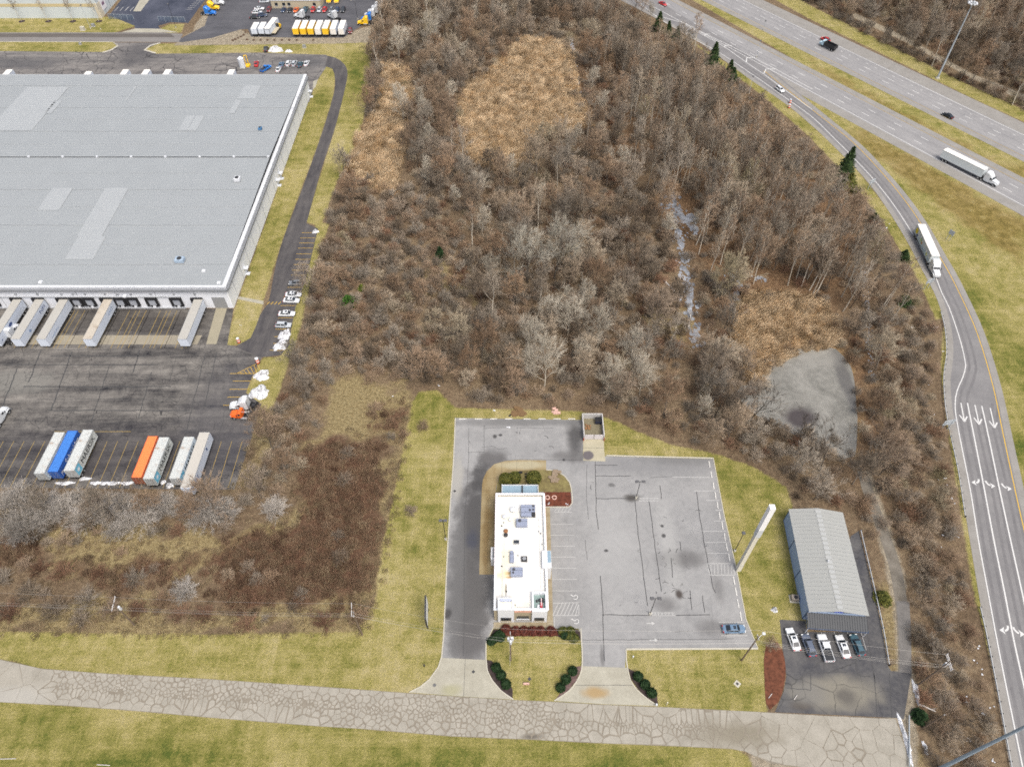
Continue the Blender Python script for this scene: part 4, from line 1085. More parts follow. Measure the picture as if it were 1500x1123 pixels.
# walk-in cooler at the back
x0, x1 = G(735, 716, 2.6)[0], G(788.5, 716, 2.6)[0]; ya, yb = RY1 + .14, G(760, 711, 2.6)[1]
mb = MB(); mb.box(x0, x1, ya, yb, 0, 2.5); o = rb(mb).build("cooler_room", m_awn, rs)
mb = MB(); mb.box(x0, x0 + .15, ya, yb + .15, 2.5, 3.0); mb.box(x0 + .15, x1, yb, yb + .15, 2.5, 2.8); mb.box(x1 - .15, x1, ya, yb, 2.5, 3.0); rb(mb).build("cooler_rail", m_trimw, o)
xm = G(778, 718, 2.6)[0]; mb = MB(); mb.bbox(xm - .5, xm + .5, ya + .3, ya + 1.0, 2.5, 3.0); rb(mb).build("cooler_unit", m_trimw, o)
mb = MB(); mb.box(G(764,716,2.6)[0], G(766,716,2.6)[0], ya, yb, 2.5, 2.75); rb(mb).build("cooler_divider", m_dark, o)

def rest_unit(px, py, sx, sy, sz, label, fans=(), step=None, mat=None):
    x, y = G(px, py, 5.3)
    t = thing("rooftop_unit", label, "rooftop unit", (x, y, 4.60))
    mb = MB(); mb.bbox(-sx / 2, sx / 2, -sy / 2, sy / 2, .3, sz, .06); mb.build("housing", mat or m_hvac, t)
    mb = MB(); mb.box(-sx / 2 + .1, sx / 2 - .1, -sy / 2 + .1, sy / 2 - .1, 0, .3); mb.build("curb", m_grey, t)
    if step:
        mb = MB(); mb.bbox(-sx / 2, sx / 2 - .9, -sy / 2 - step, -sy / 2 - .01, .3, sz * .7, .06); mb.build("intake_hood", mat or m_hvac, t)
        mb = MB(); mb.box(sx / 2 - .8, sx / 2, -sy / 2 - step, -sy / 2 - .01, .3, sz * .75); mb.build("condenser_coil", m_dark, t)
    for fx, fy, r in fans:
        mb = MB(); mb.tube((fx * sx, fy * sy, sz), (fx * sx, fy * sy, sz + .1), r, sides=12); f = mb.build("fan", m_dark, t)
        mb = MB()
        for a in range(3):
            c, s = math.cos(a * 1.047), math.sin(a * 1.047); mb.box(-.05, .05, -r * .9, r * .9, .101, .13)
            mb.v[-8:] = [(fx * sx + vx * c - vy * s, fy * sy + vx * s + vy * c, sz + vz) for vx, vy, vz in mb.v[-8:]]
        mb.build("fan_blade", M("steel blade", (.1, .105, .13), .5), f)
    mb = MB(); mb.box(-sx / 2 - .02, sx / 2 + .02, sy * .1, sy * .12, .4, sz + .02); mb.build("panel_joint", m_dark, t)
rest_unit(773.5, 746, 3.3, 1.8, 1.4, "largest grey rooftop unit on the white restaurant roof, with three fans", ((.36, .3, .28), (.36, -.25, .26), (.12, -.28, .26)), .9)
rest_unit(764.5, 766, 2.5, 1.8, 1.3, "square grey rooftop unit with one fan below the largest unit on the white roof", ((-.2, .18, .38),))
rest_unit(757, 838, 2.6, 1.8, 1.4, "grey rooftop unit beside the rust stain on the white roof", ((-.25, .2, .32), (-.3, -.2, .25)))
def vent(px, py, r, h, label, mat=None, cap=True):
    x, y = G(px, py, 5.0)
    t = thing("roof_vent", label, "roof vent", (x, y, 4.60))
    mb = MB(); mb.tube((0, 0, 0), (0, 0, h), r * .7, r * .8, 12); mb.build("pipe", m_grey, t)
    mb = MB(); mb.loft([[(r * k * math.cos(a), r * k * math.sin(a), z) for a in np.linspace(0, 2 * math.pi, 13)[:-1]] for k, z in ((1.1, h), (1.15, h + .2), (.5, h + .42))]); mb.build("cap", mat or m_trimw, t)
vent(751.5, 747, .62, .7, "large round white exhaust fan on the restaurant roof"); vent(739, 757, .45, .6, "round white exhaust vent near the west parapet of the restaurant"); vent(747, 761, .3, .5, "smallest round vent between two rooftop units of the restaurant")
vent(741, 784, .42, .5, "dark round vent below the rust coloured vent on the restaurant roof", m_dark); vent(741, 777.5, .45, .3, "rust coloured square vent on the restaurant roof", M("rusty metal", (.24, .11, .05), .8))
x, y = G(756.6, 793.4, 5); t = thing("roof_hatch", "black skylight hatch in the middle of the restaurant roof", "roof hatch", (x, y, 4.6))
mb = MB(); mb.bbox(-.62, .62, -.42, .42, 0, .5); mb.build("curb", m_grey, t); mb = MB(); mb.box(-.55, .55, -.36, -.03, .501, .56); mb.box(-.55, .55, .04, .36, .501, .56); mb.build("pane", m_glass, t)
x, y = G(768, 818, 5); t = thing("roof_fan", "square black fan grille on the restaurant roof", "roof fan", (x, y, 4.6))
mb = MB(); mb.bbox(-.65, .65, -.58, .58, 0, .55, .08); mb.build("housing", m_dark, t); mb = MB(); mb.tube((0, 0, .55), (0, 0, .6), .42, sides=12); mb.build("grille", m_grey, t)
x, y = G(749.6, 815, 5); t = thing("exhaust_duct", "long grey blue exhaust duct on the restaurant roof", "exhaust duct", (x, y, 4.6))
mb = MB(); mb.bbox(-.42, .42, -1.4, .55, .1, .75, .12); mb.build("duct", m_hvac, t); mb = MB(); mb.tube((0, .85, 0), (0, .85, 1.0), .45, .38, 12); mb.build("blower", m_hvac, t); mb = MB(); mb.bbox(.45, .7, -1.3, .9, 0, .4); mb.build("shroud", m_trimw, t)
for i, (px, py) in enumerate(((738,765),(735,770),(789,778),(792,781),(738,815),(735,829),(759,813),(764,836),(793,873),(742,866),(755,886),(751,884),(794,797))):
    x, y = G(px, py, 4.8); mb = MB(); mb.tube((0, 0, 0), (0, 0, .4), .12, sides=8); o = mb.build("pipe_stub", m_dark if i % 2 else m_grey, None); o.location = (x, y, 4.6)
    tag(o, "small pipe stub sticking out of the white restaurant roof", "pipe stub", "pipe stubs on the restaurant roof")
for px, label in ((818, "dark"),):
    pass

# ------------------------------------------------------------------ blue metal shop building
m_blue = M("blue metal siding", (0.29, 0.39, 0.58), 0.55, .08)
m_bluelt = M("pale blue metal trim", (0.33, 0.42, 0.58), 0.55, .06)
m_bluet = M("dark blue trim", (0.06, 0.09, 0.16), .5)
m_shop = M("pale ribbed roof", (0.285, 0.292, 0.28), 0.6, .05, .4)
m_sky = M("translucent roof light", (0.335, 0.345, 0.34), 0.5, .05)
SW, SE, NE, NW = G(1187.5,895,5.2), G(1272,900,5.2), G(1233.5,748.5,5.2), G(1153.5,746,5.2)
sb_rz = math.atan2(NE[1] - SE[1], NE[0] - SE[0]) - math.pi / 2
cx, cy = (SW[0] + SE[0]) / 2, (SW[1] + SE[1]) / 2
SBW, SBL, SBH = 11.7, 24.0, 5.0
sb = thing("metal_shop_building", "blue metal shop building with pale ribbed gable roof and front canopy", "building", (cx, cy, 0), sb_rz)
w2 = SBW / 2
mb = MB()
mb.loft([[(-w2, .4, 0), (w2, .4, 0), (w2, SBL, 0), (-w2, SBL, 0)], [(-w2, .4, SBH - .15), (w2, .4, SBH - .15), (w2, SBL, SBH - .15), (-w2, SBL, SBH - .15)]])
mb.build("wall", m_blue, sb)
for y in (.4, 9.5, 16.6, SBL - .1):
    mb = MB(); mb.box(-w2 - .10, -w2 - .003, y, y + .12, 0, SBH - .2); mb.build("downspout", m_bluet, sb)
mb = MB(); mb.box(-w2 - .16, -w2 - .003, .3, SBL, SBH - .3, SBH - .05); mb.build("eave_gutter", m_bluet, sb)
PK = 1.15
def slope(x): return SBH + PK * (1 - abs(x) / w2)
npan = 26
for side in (-1, 1):
    for k in range(npan):
        ya = -.1 + k * (SBL + .3) / npan; yb = ya + (SBL + .3) / npan - .025
        xa, xb = (-w2 - .25, -.42) if side < 0 else (.42, w2 + .25)
        za, zb = slope(xa), slope(xb)
        mb = MB(); mb.face([(xa, ya, za), (xb, ya, zb), (xb, yb, zb), (xa, yb, za)])
        mb.face([(xa, yb - .10, za + .003), (xb, yb - .10, zb + .003), (xb, yb - .05, zb + .025), (xa, yb - .05, za + .025)]); mb.face([(xa, yb - .05, za + .025), (xb, yb - .05, zb + .025), (xb, yb, zb + .003), (xa, yb, za + .003)])
        mb.build("roof_panel", m_shop, sb)
for k in range(21):
    ya = .5 + k * 1.12; mb = MB()
    mb.face([(-.62, ya, slope(.62) + .08), (.62, ya, slope(.62) + .08), (.62, ya + .78, slope(.62) + .08), (-.62, ya + .78, slope(.62) + .08)]); mb.build("roof_light", m_sky, sb)
mb = MB(); mb.face([(-.45, -.1, slope(.4) + .02), (.45, -.1, slope(.4) + .02), (.45, SBL + .2, slope(.4) + .02), (-.45, SBL + .2, slope(.4) + .02)]); mb.build("ridge_cap", m_shop, sb)
mb = MB(); mb.prism([(0, 0)], 0, 0) if False else None
mb = MB()   # gable front
for yy, x_, m in ((.36, w2, 0),):
    mb.face([(-w2, yy, 0), (w2, yy, 0), (w2, yy, SBH), (0, yy, SBH + PK - .05), (-w2, yy, SBH)])
    mb.face([(-w2, SBL + .04, 0), (-w2, SBL + .04, SBH), (0, SBL + .04, SBH + PK - .05), (w2, SBL + .04, SBH), (w2, SBL + .04, 0)])
mb.build("gable", m_bluelt, sb)
mb = MB(); mb.face([(-w2 * .82, .30, SBH - .32), (w2 * .82, .30, SBH - .32), (0, .30, SBH + PK * .55)]); mb.build("gable_window", m_glass, sb)
mb = MB(); mb.box(-.9, .9, .22, .28, SBH - .25, SBH + .35); mb.build("gable_sign", M("blue sign", (0.05, 0.09, 0.45), .5), sb)
# canopy over the entrance
m_can = M("dark ribbed canopy", (0.052, 0.056, 0.062), .6, .1)
for k in range(24):
    xa = -w2 - .25 + k * (SBW + .5) / 24; xb = xa + (SBW + .5) / 24
    mb = MB(); mb.face([(xa, -2.7, 2.8), (xb - .08, -2.7, 2.8), (xb - .08, .2, 3.9), (xa, .2, 3.9)])
    mb.face([(xb - .08, -2.7, 2.8), (xb - .04, -2.7, 2.87), (xb - .04, .2, 3.97), (xb - .08, .2, 3.9)]); mb.face([(xb - .04, -2.7, 2.87), (xb, -2.7, 2.8), (xb, .2, 3.9), (xb - .04, .2, 3.97)])
    mb.build("canopy_panel", m_can, sb)
mb = MB(); mb.box(-w2 - .3, w2 + .3, -2.78, -2.71, 2.55, 2.88); mb.box(-w2 - .34, -w2 - .27, -2.7, .3, 2.6, 2.8); mb.box(w2 + .27, w2 + .34, -2.7, .3, 2.6, 2.8); mb.build("canopy_fascia", m_bluet, sb)
for s in (-1, 1):
    mb = MB(); mb.tube((s * (w2 + .1), -2.6, 0), (s * (w2 + .1), -2.6, 2.7), .09); mb.build("canopy_post", m_trimw, sb)
mb = MB(); mb.box(-w2 * .6, w2 * .6, .28, .34, .3, 2.6); mb.build("shop_window", m_glass, sb)
mb = MB(); mb.tube((-.4, 11, slope(.4)), (-.4, 11, slope(.4) + .7), .16, .16); mb.build("flue", m_trimw, sb)
x, y = G(1163, 877); t = thing("air_conditioner", "tan air conditioner on a slab beside the blue shop wall", "air conditioner", (x, y, 0), sb_rz)
mb = MB(); mb.bbox(-.75, .75, -.6, .6, .08, 1.1, .06); mb.build("housing", M("tan metal", (.3, .26, .22), .6), t); mb = MB(); mb.tube((.1, 0, 1.1), (.1, 0, 1.15), .42, sides=12); mb.build("fan_grille", m_dark, t); mb = MB(); mb.box(-1.0, 1.0, -.9, .9, 0, .08); mb.build("slab", mat_kerb, t)

# ------------------------------------------------------------------ buildings at the far edge
bx1, by0 = G(148, 28)[0] + .2, G(148, 27)[1]
fw = thing("far_warehouse", "white panelled building with a tan band behind the lawn trees", "warehouse", (bx1 - 60, by0, 0))
FH = 9.5
mb = MB(); mb.box(-60, 60, 0, 90, 0, FH); mb.build("wall", M("white panel wall", (.50, .545, .56), .7, .05, .3), fw)
mb = MB(); mb.box(-60, 60.02, -.05, -.005, 5.2, 6.6); mb.build("wall_band", M("tan band", (.50, .42, .25), .7), fw)
mb = MB(); mb.box(58.6, 60.10, -.12, 4, 0, 6.4); mb.build("corner_panel", M("pale tan panel", (.55, .50, .40), .7), fw)
for k in range(12):
    mb = MB(); mb.box(60.005, 60.06, 6 + k * 6, 6.15 + k * 6, 0, FH); mb.build("panel_joint", m_gutter, fw)
mb = MB(); mb.box(-60.2, 60.2, -.2, 90.2, FH, FH + .3); mb.build("roof_edge", m_trimw, fw)
mb = MB(); mb.box(60.065, 60.16, 3.5, 8.5, 2.0, 6.6); sg = mb.build("wall_sign", M("white sign face", (.75, .73, .74), .5), fw)
mb = MB(); mb.box(60.165, 60.19, 4.6, 7.2, 3.8, 5.2); mb.build("sign_emblem", M("purple grey print", (.22, .14, .20), .6), sg)
text("DO", 7.5, M("black lettering", (.02, .02, .025), .6), fw, frame_matrix((60.09, 33, 4.6), (0, 1, 0), (0, 0, 1)))
ox0, ox1 = G(399, 12)[0], G(471, 12)[0]; oy = G(430, 12.5)[1]
of = thing("office_building", "low beige office with small dark windows behind the parked cars", "office building", ((ox0 + ox1) / 2, oy, 0))
hw2 = (ox1 - ox0) / 2
mb = MB(); mb.box(-hw2, hw2, 0, 22, 0, 3.6); mb.build("wall", M("beige block wall", (.42, .37, .27), .8, .06), of)
mb = MB(); mb.box(-hw2 - .2, hw2 + .2, -.2, 22.2, 3.6, 3.9); mb.build("roof", m_trimw, of)
for px in (404.6, 415.5, 423.3, 460.4):
    x = G(px, 6, 2)[0] - (ox0 + ox1) / 2; mb = MB(); mb.box(x - .7, x + .7, -.06, -.005, 1.2, 2.6); f = mb.build("window", m_glass, of)
    mb = MB(); mb.box(x - .8, x + .8, -.12, -.065, 1.0, 1.18); mb.build("window_sill", m_trimw, f)

# ------------------------------------------------------------------ trash enclosure
x0, x1 = G(854, 640)[0], G(884.5, 640)[0]; ya, yb = G(870, 644)[1], G(870, 612)[1]
xm = (x0 + x1) / 2; W = (x1 - x0) / 2; D = yb - ya
en = thing("trash_enclosure", "open walled trash enclosure with two pale gate doors at the lot corner", "trash enclosure", (xm, ya, 0))
m_block = M("painted block wall", (.42, .41, .40), .8, .12)
for nm, b in (("wall", (-W, -W + .25, 0, D, 0, 2.0)), ("wall", (W - .25, W, 0, D, 0, 2.0)), ("wall", (-W + .25, W - .25, D - .25, D, 0, 2.0))):
    mb = MB(); mb.box(*b); mb.build(nm, m_block, en)
for s in (-1, 1):
    mb = MB(); mb.box(.08 if s > 0 else -W + .3, W - .3 if s > 0 else -.08, .1, .22, .15, 1.9); mb.build("gate_door", M("pale gate", (.52, .49, .50), .7), en)
    mb = MB(); mb.tube((s * (W - .05), -.3, 0), (s * (W - .05), -.3, 1.1), .13); mb.build("bollard", M("red bollard", (.35, .07, .05), .6), en)
mb = MB(); mb.box(-W + .26, W - .26, .3, D - .26, .02, .04); mb.build("floor", M("dirty enclosure floor", (.17, .15, .10), .95, .5, 1.5), en)
ap = GP([(854,640),(884.5,640),(885,660),(887,675.5),(854.5,674.5)]); apx = sheet("enclosure_apron", ap, .026, mat_crack); slabs(apx, ap, [], [G(870,656)[1]], .026, .048, asphalt("apron concrete", (.31, .285, .20), (.39, .36, .27), .4, blobs=[PB(861.5, 667, 8, 6.5, (.10, .09, .10), .95, .25)]))
x, y = G(877, 620); t = thing("trash_dumpster", "black dumpster inside the open trash enclosure", "dumpster", (x, y + .2, .04))
mb = MB(); mb.loft([[(-.9, -.6, .1), (.9, -.6, .1), (.9, .6, .1), (-.9, .6, .1)], [(-1, -.75, 1.2), (1, -.75, 1.2), (1, .75, 1.4), (-1, .75, 1.4)]]); mb.build("bin", M("navy dumpster", (.02, .025, .05), .5), t)
mb = MB(); mb.box(-1, -.03, -.72, .74, 1.41, 1.46); mb.box(.03, 1, -.72, .74, 1.41, 1.46); mb.build("lid", m_seal, t)
x, y = G(861, 625); mb = MB()
for k in range(14): mb.bbox(*(lambda a, b, s: (a - s, a + s, b - s, b + s, 0, rng.uniform(.1, .4)))(rng.gauss(0, .5), rng.gauss(0, .4), rng.uniform(.1, .3)), .04)
o = mb.build("trash_heap", M("brown rubbish", (.22, .12, .06), .9, .5, 3), None); o.location = (x, y, .045); tag(o, "small heap of brown rubbish inside the trash enclosure", "rubbish heap")
# ------------------------------------------------------------------ vehicles
def paint(name, col, rough=.3, var=.04, grime=0.0):
    return M(name, col, rough, var, 1.0, 0.0, .5, grime)
P_ = {k: paint(k + " car paint", c) for k, c in {
 "white": (.60, .62, .64), "silver": (.42, .45, .48), "grey": (.17, .185, .20), "dark": (.028, .032, .040), "black": (.015, .016, .018), "navy": (.03, .05, .10), "steel blue": (.12, .19, .28), "slate": (.10, .12, .165),
 "red": (.42, .03, .03), "orange": (.70, .13, .02), "yellow": (.80, .50, .02), "blue": (.02, .16, .52), "teal": (.05, .10, .13), "maroon": (.16, .03, .03)}.items()}
m_tyre = M("tyre rubber", (.014, .014, .015), .8, .2)
m_rim = M("wheel rim", (.40, .41, .42), .35, .1, metallic=.5)
m_lamp = M("clear lamp", (.70, .72, .72), .2, .05)
m_tail = M("red lamp", (.45, .02, .02), .3, .05)
m_plastic = M("black plastic", (.022, .022, .024), .6, .1)
m_bed = M("black bed liner", (.03, .032, .036), .7, .2)

def wheels(t, spots, r=.33, w=.24, name="wheel"):
    for (x, y) in spots:
        s = 1 if x > 0 else -1
        mb = MB(); mb.tube((x - s * w / 2, y, r), (x + s * w / 2, y, r), r, sides=14); o = mb.build(name, m_tyre, t)
        mb = MB(); mb.tube((x + s * w / 2, y, r), (x + s * (w / 2 + .02), y, r), r * .62, r * .5, sides=10); mb.build("rim", m_rim, o)

def car(name, label, cat, L=4.7, W=1.82, H=1.45, kind="sedan", mat=None, loc=(0, 0, 0), rz=0, group=None):
    t = thing(name, label, cat, loc, rz, group)
    h = L / 2; w = W / 2
    belt = {"sedan": .92, "suv": 1.05, "pickup": 1.12, "van": 1.1}[kind]
    hood = {"sedan": .80, "suv": .98, "pickup": 1.08, "van": .95}[kind]
    tailz = {"sedan": .90, "suv": 1.04, "pickup": 1.10, "van": 1.1}[kind]
    gb = .22 if kind in ("sedan", "van") else .30
    def ring(y, ww, zt, zb=gb):
        return [(-ww * .90, y, zb), (-ww, y, zb + .22), (-ww, y, zt - .16), (-ww * .86, y, zt), (ww * .86, y, zt), (ww, y, zt - .16), (ww, y, zb + .22), (ww * .90, y, zb)]
    st = [(-h, .74, tailz - .22), (-h + .12, .90, tailz - .05), (-h + .55, .98, tailz), (-.9, 1.0, belt), (.6, 1.0, belt), (h - 1.05, .97, hood + .02), (h - .4, .93, hood - .06), (h - .10, .80, hood - .18), (h, .62, hood - .30)]
    if kind == "pickup":                                   # lower body with an open bed
        st = [(-.62, 1, belt), (.5, 1.0, belt), (h - 1.2, .98, hood + .03), (h - .3, .95, hood), (h - .06, .85, hood - .12), (h, .75, hood - .3)]
    mb = MB(); mb.loft([ring(y, w * k, z) for y, k, z in st]); b = mb.build("body", mat, t, True); b["painted"] = 1
    b.data.polygons.foreach_set("use_smooth", [False] * len(b.data.polygons))
    # greenhouse: base/roof stations
    if kind == "sedan": ys = (h - 1.25, h - 2.0, -h + 1.55, -h + .62)
    elif kind == "suv": ys = (h - 1.15, h - 1.85, -h + .75, -h + .22)
    elif kind == "van": ys = (h - .75, h - 1.6, -h + .6, -h + .18)
    else: ys = (h - 1.35, h - 2.0, -.45, -.62)
    wb_, wr = w * .86, w * .70
    base = lambda y, k=wb_, z=belt - .01: [(-k, y, z), (k, y, z)]
    A, B, C_, D = (ys[0], hood + .0 if kind != "sedan" else belt - .08), (ys[1], H), (ys[2], H), (ys[3], tailz - .02)
    mb = MB()
    v = [(-wb_, A[0], A[1]), (wb_, A[0], A[1]), (-wr, B[0], B[1] - .02), (wr, B[0], B[1] - .02), (-wr, C_[0], C_[1] - .03), (wr, C_[0], C_[1] - .03), (-wb_, D[0], D[1]), (wb_, D[0], D[1]), (0, (B[0] + C_[0]) / 2, H + .03),
         (-wb_, A[0] * .6 + D[0] * .4, belt - .01), (wb_, A[0] * .6 + D[0] * .4, belt - .01)]
    mb.mesh(v, [(0, 1, 3, 2), (4, 5, 7, 6), (2, 3, 8), (3, 5, 8), (5, 4, 8), (4, 2, 8), (0, 2, 4, 6, 9), (1, 10, 7, 5, 3)])
    c = mb.build("cabin", mat, t); c["painted"] = 1
    def pane(nm, q, off):
        q = [Vector(p) for p in q]; ce = sum(q, Vector()) / len(q)
        mb = MB(); mb.face([ce + (p - ce) * .86 + Vector(off) for p in q]); mb.build(nm, m_glass, t)
    pane("windshield", [v[0], v[1], v[3], v[2]], (0, .012, .012)); pane("rear_window", [v[7], v[6], v[4], v[5]], (0, -.012, .012))
    for s in (0, 1):
        q = [v[0 + s], v[2 + s], v[4 + s], v[6 + s]]
        q = [(p[0], p[1], max(p[2], belt - .01)) for p in q]
        ms = (Vector(q[0]) + Vector(q[3])) / 2; mt = (Vector(q[1]) + Vector(q[2])) / 2
        pane("side_window", [q[0], q[1], mt, ms], ((.012, 0, .006) if s else (-.012, 0, .006))); pane("side_window", [ms, mt, q[2], q[3]], ((.012, 0, .006) if s else (-.012, 0, .006)))
    if kind == "pickup":
        mb = MB()
        mb.box(-w, -w + .10, -h, -.63, gb + .1, belt); mb.box(w - .10, w, -h, -.63, gb + .1, belt); mb.box(-w + .10, w - .10, -h, -h + .09, gb + .1, belt)
        o = mb.build("bed_side", mat, t); o["painted"] = 1
        mb = MB(); mb.box(-w + .105, w - .105, -h + .095, -.635, .45, .62); mb.build("bed_floor", m_bed, t)
        mb = MB(); mb.box(-w + .12, w - .12, -h + .1, -.68, belt - .06, belt + .0); mb.build("bed_cover", m_bed, t)
    for s in (-1, 1):
        mb = MB(); mb.bbox(s * w * .66 - .22, s * w * .66 + .22, h - .30, h - .07, hood - .27, hood - .12, .04); mb.build("headlight", m_lamp, t)
        mb = MB(); mb.bbox(s * w * .70 - .20, s * w * .70 + .20, -h - .01, -h + .16, tailz - .30, tailz - .08, .04); mb.build("taillight", m_tail, t)
        mb = MB(); mb.bbox(s * (w + .11) - .11, s * (w + .11) + .11, ys[0] - .55, ys[0] - .38, belt - .02, belt + .14, .03); o = mb.build("mirror", mat, t); o["painted"] = 1
    mb = MB(); mb.box(-w * .8, w * .8, h - .02, h + .05, gb + .05, gb + .25); mb.build("bumper", m_plastic, t)
    if kind == "sedan":
        mb = MB(); mb.box(-.36, .36, ys[1] - .75, ys[1] - .2, H + .005, H + .025); mb.build("sunroof", m_glass, t)
    elif kind in ("suv", "van"):
        for s in (-1, 1):
            mb = MB(); mb.box(s * wr * .93 - .03, s * wr * .93 + .03, ys[2] + .2, ys[1] - .2, H, H + .06); mb.build("roof_rail", m_plastic, t)
    r = .36 if kind in ("pickup", "suv") else .32
    wheels(t, [(s * (w - .10), y) for s in (-1, 1) for y in (h - .95, -h + .95)], r, .23)
    return t

def heading(px, py, dx, dy):
    """rz of a vehicle whose front points along image direction (dx, dy) at the surveyed pixel"""
    a, b = G(px, py), G(px + dx, py + dy)
    return math.atan2(b[1] - a[1], b[0] - a[0]) - math.pi / 2

def at(px, py, h=.8, z=.022):
    x, y = G(px, py, h); return (x, y, z)

protos = {
 "sedan": car("sedan_car", "white sedan parked leftmost in the row in front of the blue shop", "car", 4.85, 1.84, 1.44, "sedan", P_["white"], at(1162, 935), math.radians(7)),
 "suv": car("suv_car", "slate blue estate car between the white sedan and the white pickup", "car", 4.75, 1.86, 1.66, "suv", P_["slate"], at(1184.7, 944), math.radians(6)),
 "pickup": car("pickup_truck", "white pickup with black bed cover in front of the blue shop", "pickup truck", 5.7, 1.98, 1.86, "pickup", P_["white"], at(1209, 948), math.radians(3)),
}
def more(kind, px, py, rz, label, pk, group=None, cat=None, scale=None, h=.8, z=.022):
    return dup(protos[kind], at(px, py, h, z), rz, label, group, P_[pk], scale)
gs = "cars parked in front of the blue shop"
for o in protos.values(): o["group"] = gs
more("sedan", 1235, 945.5, math.radians(5), "white sedan parked between the white pickup and the dark car by the shop", "white", gs)
more("suv", 1256, 943.5, math.radians(7), "dark teal estate car parked rightmost in front of the blue shop", "teal", gs, scale=.95)
more("sedan", 1075.5, 920, -math.pi / 2 + .02, "steel blue sedan parked alone at the corner of the restaurant lot", "steel blue")
ge = "cars parked along the warehouse driveway"
more("suv", 433, 413.5, math.pi / 2 + .06, "dark grey hatchback parked first in the driveway row, facing the warehouse", "grey", ge, scale=.9)
more("sedan", 429.5, 430.5, -math.pi / 2, "white sedan with open sunroof look in the driveway row beside another white car", "white", ge)["label"] = "upper one of two white cars parked close together by the warehouse drive"
more("sedan", 426.6, 439, -math.pi / 2 - .05, "lower one of two white cars parked close together by the warehouse drive", "white", ge)
more("sedan", 419.8, 458.5, -math.pi / 2, "white car parked alone between empty bays of the warehouse drive", "white", ge)
more("suv", 414.8, 475.5, -math.pi / 2 - .03, "silver estate car parked next to the snow piles", "silver", ge, scale=.97)
gn = "cars parked in the north lot behind the warehouse"
more("suv", 389.5, 71.5, heading(389.5, 71.5, 2, -8), "dark suv parked beside the big white snow pile", "dark", gn)
more("sedan", 412, 94, heading(412, 94, 3, -6), "dark blue car in the upper row next to the warehouse roof edge", "steel blue", gn)
more("sedan", 408, 100.5, heading(412, 94, 3, -6), "white car nearest the warehouse roof edge", "white", gn)
more("suv", 422.4, 92.4, heading(422, 92, 3, -6), "white suv second from the left in the north lot row", "white", gn)
more("suv", 431, 92.6, heading(431, 93, 3, -6), "silver suv in the middle of the north lot row", "silver", gn)
more("sedan", 439.5, 93.6, heading(439, 93, 3, -6), "dark car between the silver suv and the last white car of the row", "teal", gn)
more("sedan", 449, 92, heading(449, 93, 3, -6), "white car at the driveway end of the north lot row", "white", gn)
more("sedan", 375.5, 92.4, heading(375, 92, 1, -6), "dark red car parked on the cracked north lot", "red", gn)
more("pickup", 389, 100, heading(389, 100, 5, -3), "blue pickup parked against the warehouse back edge", "blue", gn)
go = "cars parked in front of the beige office"
for px, kind, pk, lab in ((415, "sedan", "navy", "navy car leftmost in front of the beige office"), (424.5, "sedan", "black", "black car parked under the office windows"), (433.5, "sedan", "orange", "bright orange car in front of the beige office"), (447, "pickup", "teal", "dark green pickup in front of the beige office"),
    (458.5, "suv", "red", "red car next to the silver car at the office wall"), (468, "suv", "silver", "silver car between two red cars by the office"), (475.5, "suv", "red", "red car right of the silver car at the office corner"), (485.5, "suv", "grey", "grey suv first of three dark cars right of the office"),
    (494, "suv", "navy", "dark blue suv in the middle of three dark cars"), (502.5, "suv", "dark", "dark suv at the end of the office row")):
    more(kind, px, 14.2, math.pi - .05, lab, pk, go)
gl = "cars parked left of the beige office"
for px, py, kind, pk, lab in ((387, 1.5, "sedan", "silver", "silver car farthest up left of the office"), (379.5, 12, "sedan", "white", "white car farthest up in the cluster left of the office"), (376.5, 18, "suv", "white", "white suv in the cluster left of the office"), (373, 25, "sedan", "black", "black car nearest the camera in the cluster left of the office"), (384, 22, "suv", "navy", "dark blue suv beside the black car left of the office")):
    more(kind, px, py, -math.pi / 2 + .1, lab, pk, gl)
more("suv", 394, 14, math.pi, "brown suv standing at the office corner", "maroon", gl)
more("suv", 513, 45, math.pi + .1, "dull red car parked beside the last white box trailer", "maroon")
hd = math.atan2(DH[1], DH[0]) - math.pi / 2
gh = "cars driving on the highway"
more("sedan", 971, 5, hd, "bright red car on the southbound carriageway at the top of the highway", "red", gh, z=.03)
more("suv", 1142.5, 130.5, heading(1142, 131, 8, 6), "white car driving down the exit ramp past the gore chevrons", "white", gh, z=.04)
more("suv", 1209, 57.5, hd + math.pi, "dusty red car beside the dump truck on the northbound carriageway", "red", gh, z=.03)
more("sedan", 1388.5, 168.5, hd + math.pi, "black car alone on the northbound carriageway", "black", gh, z=.03)

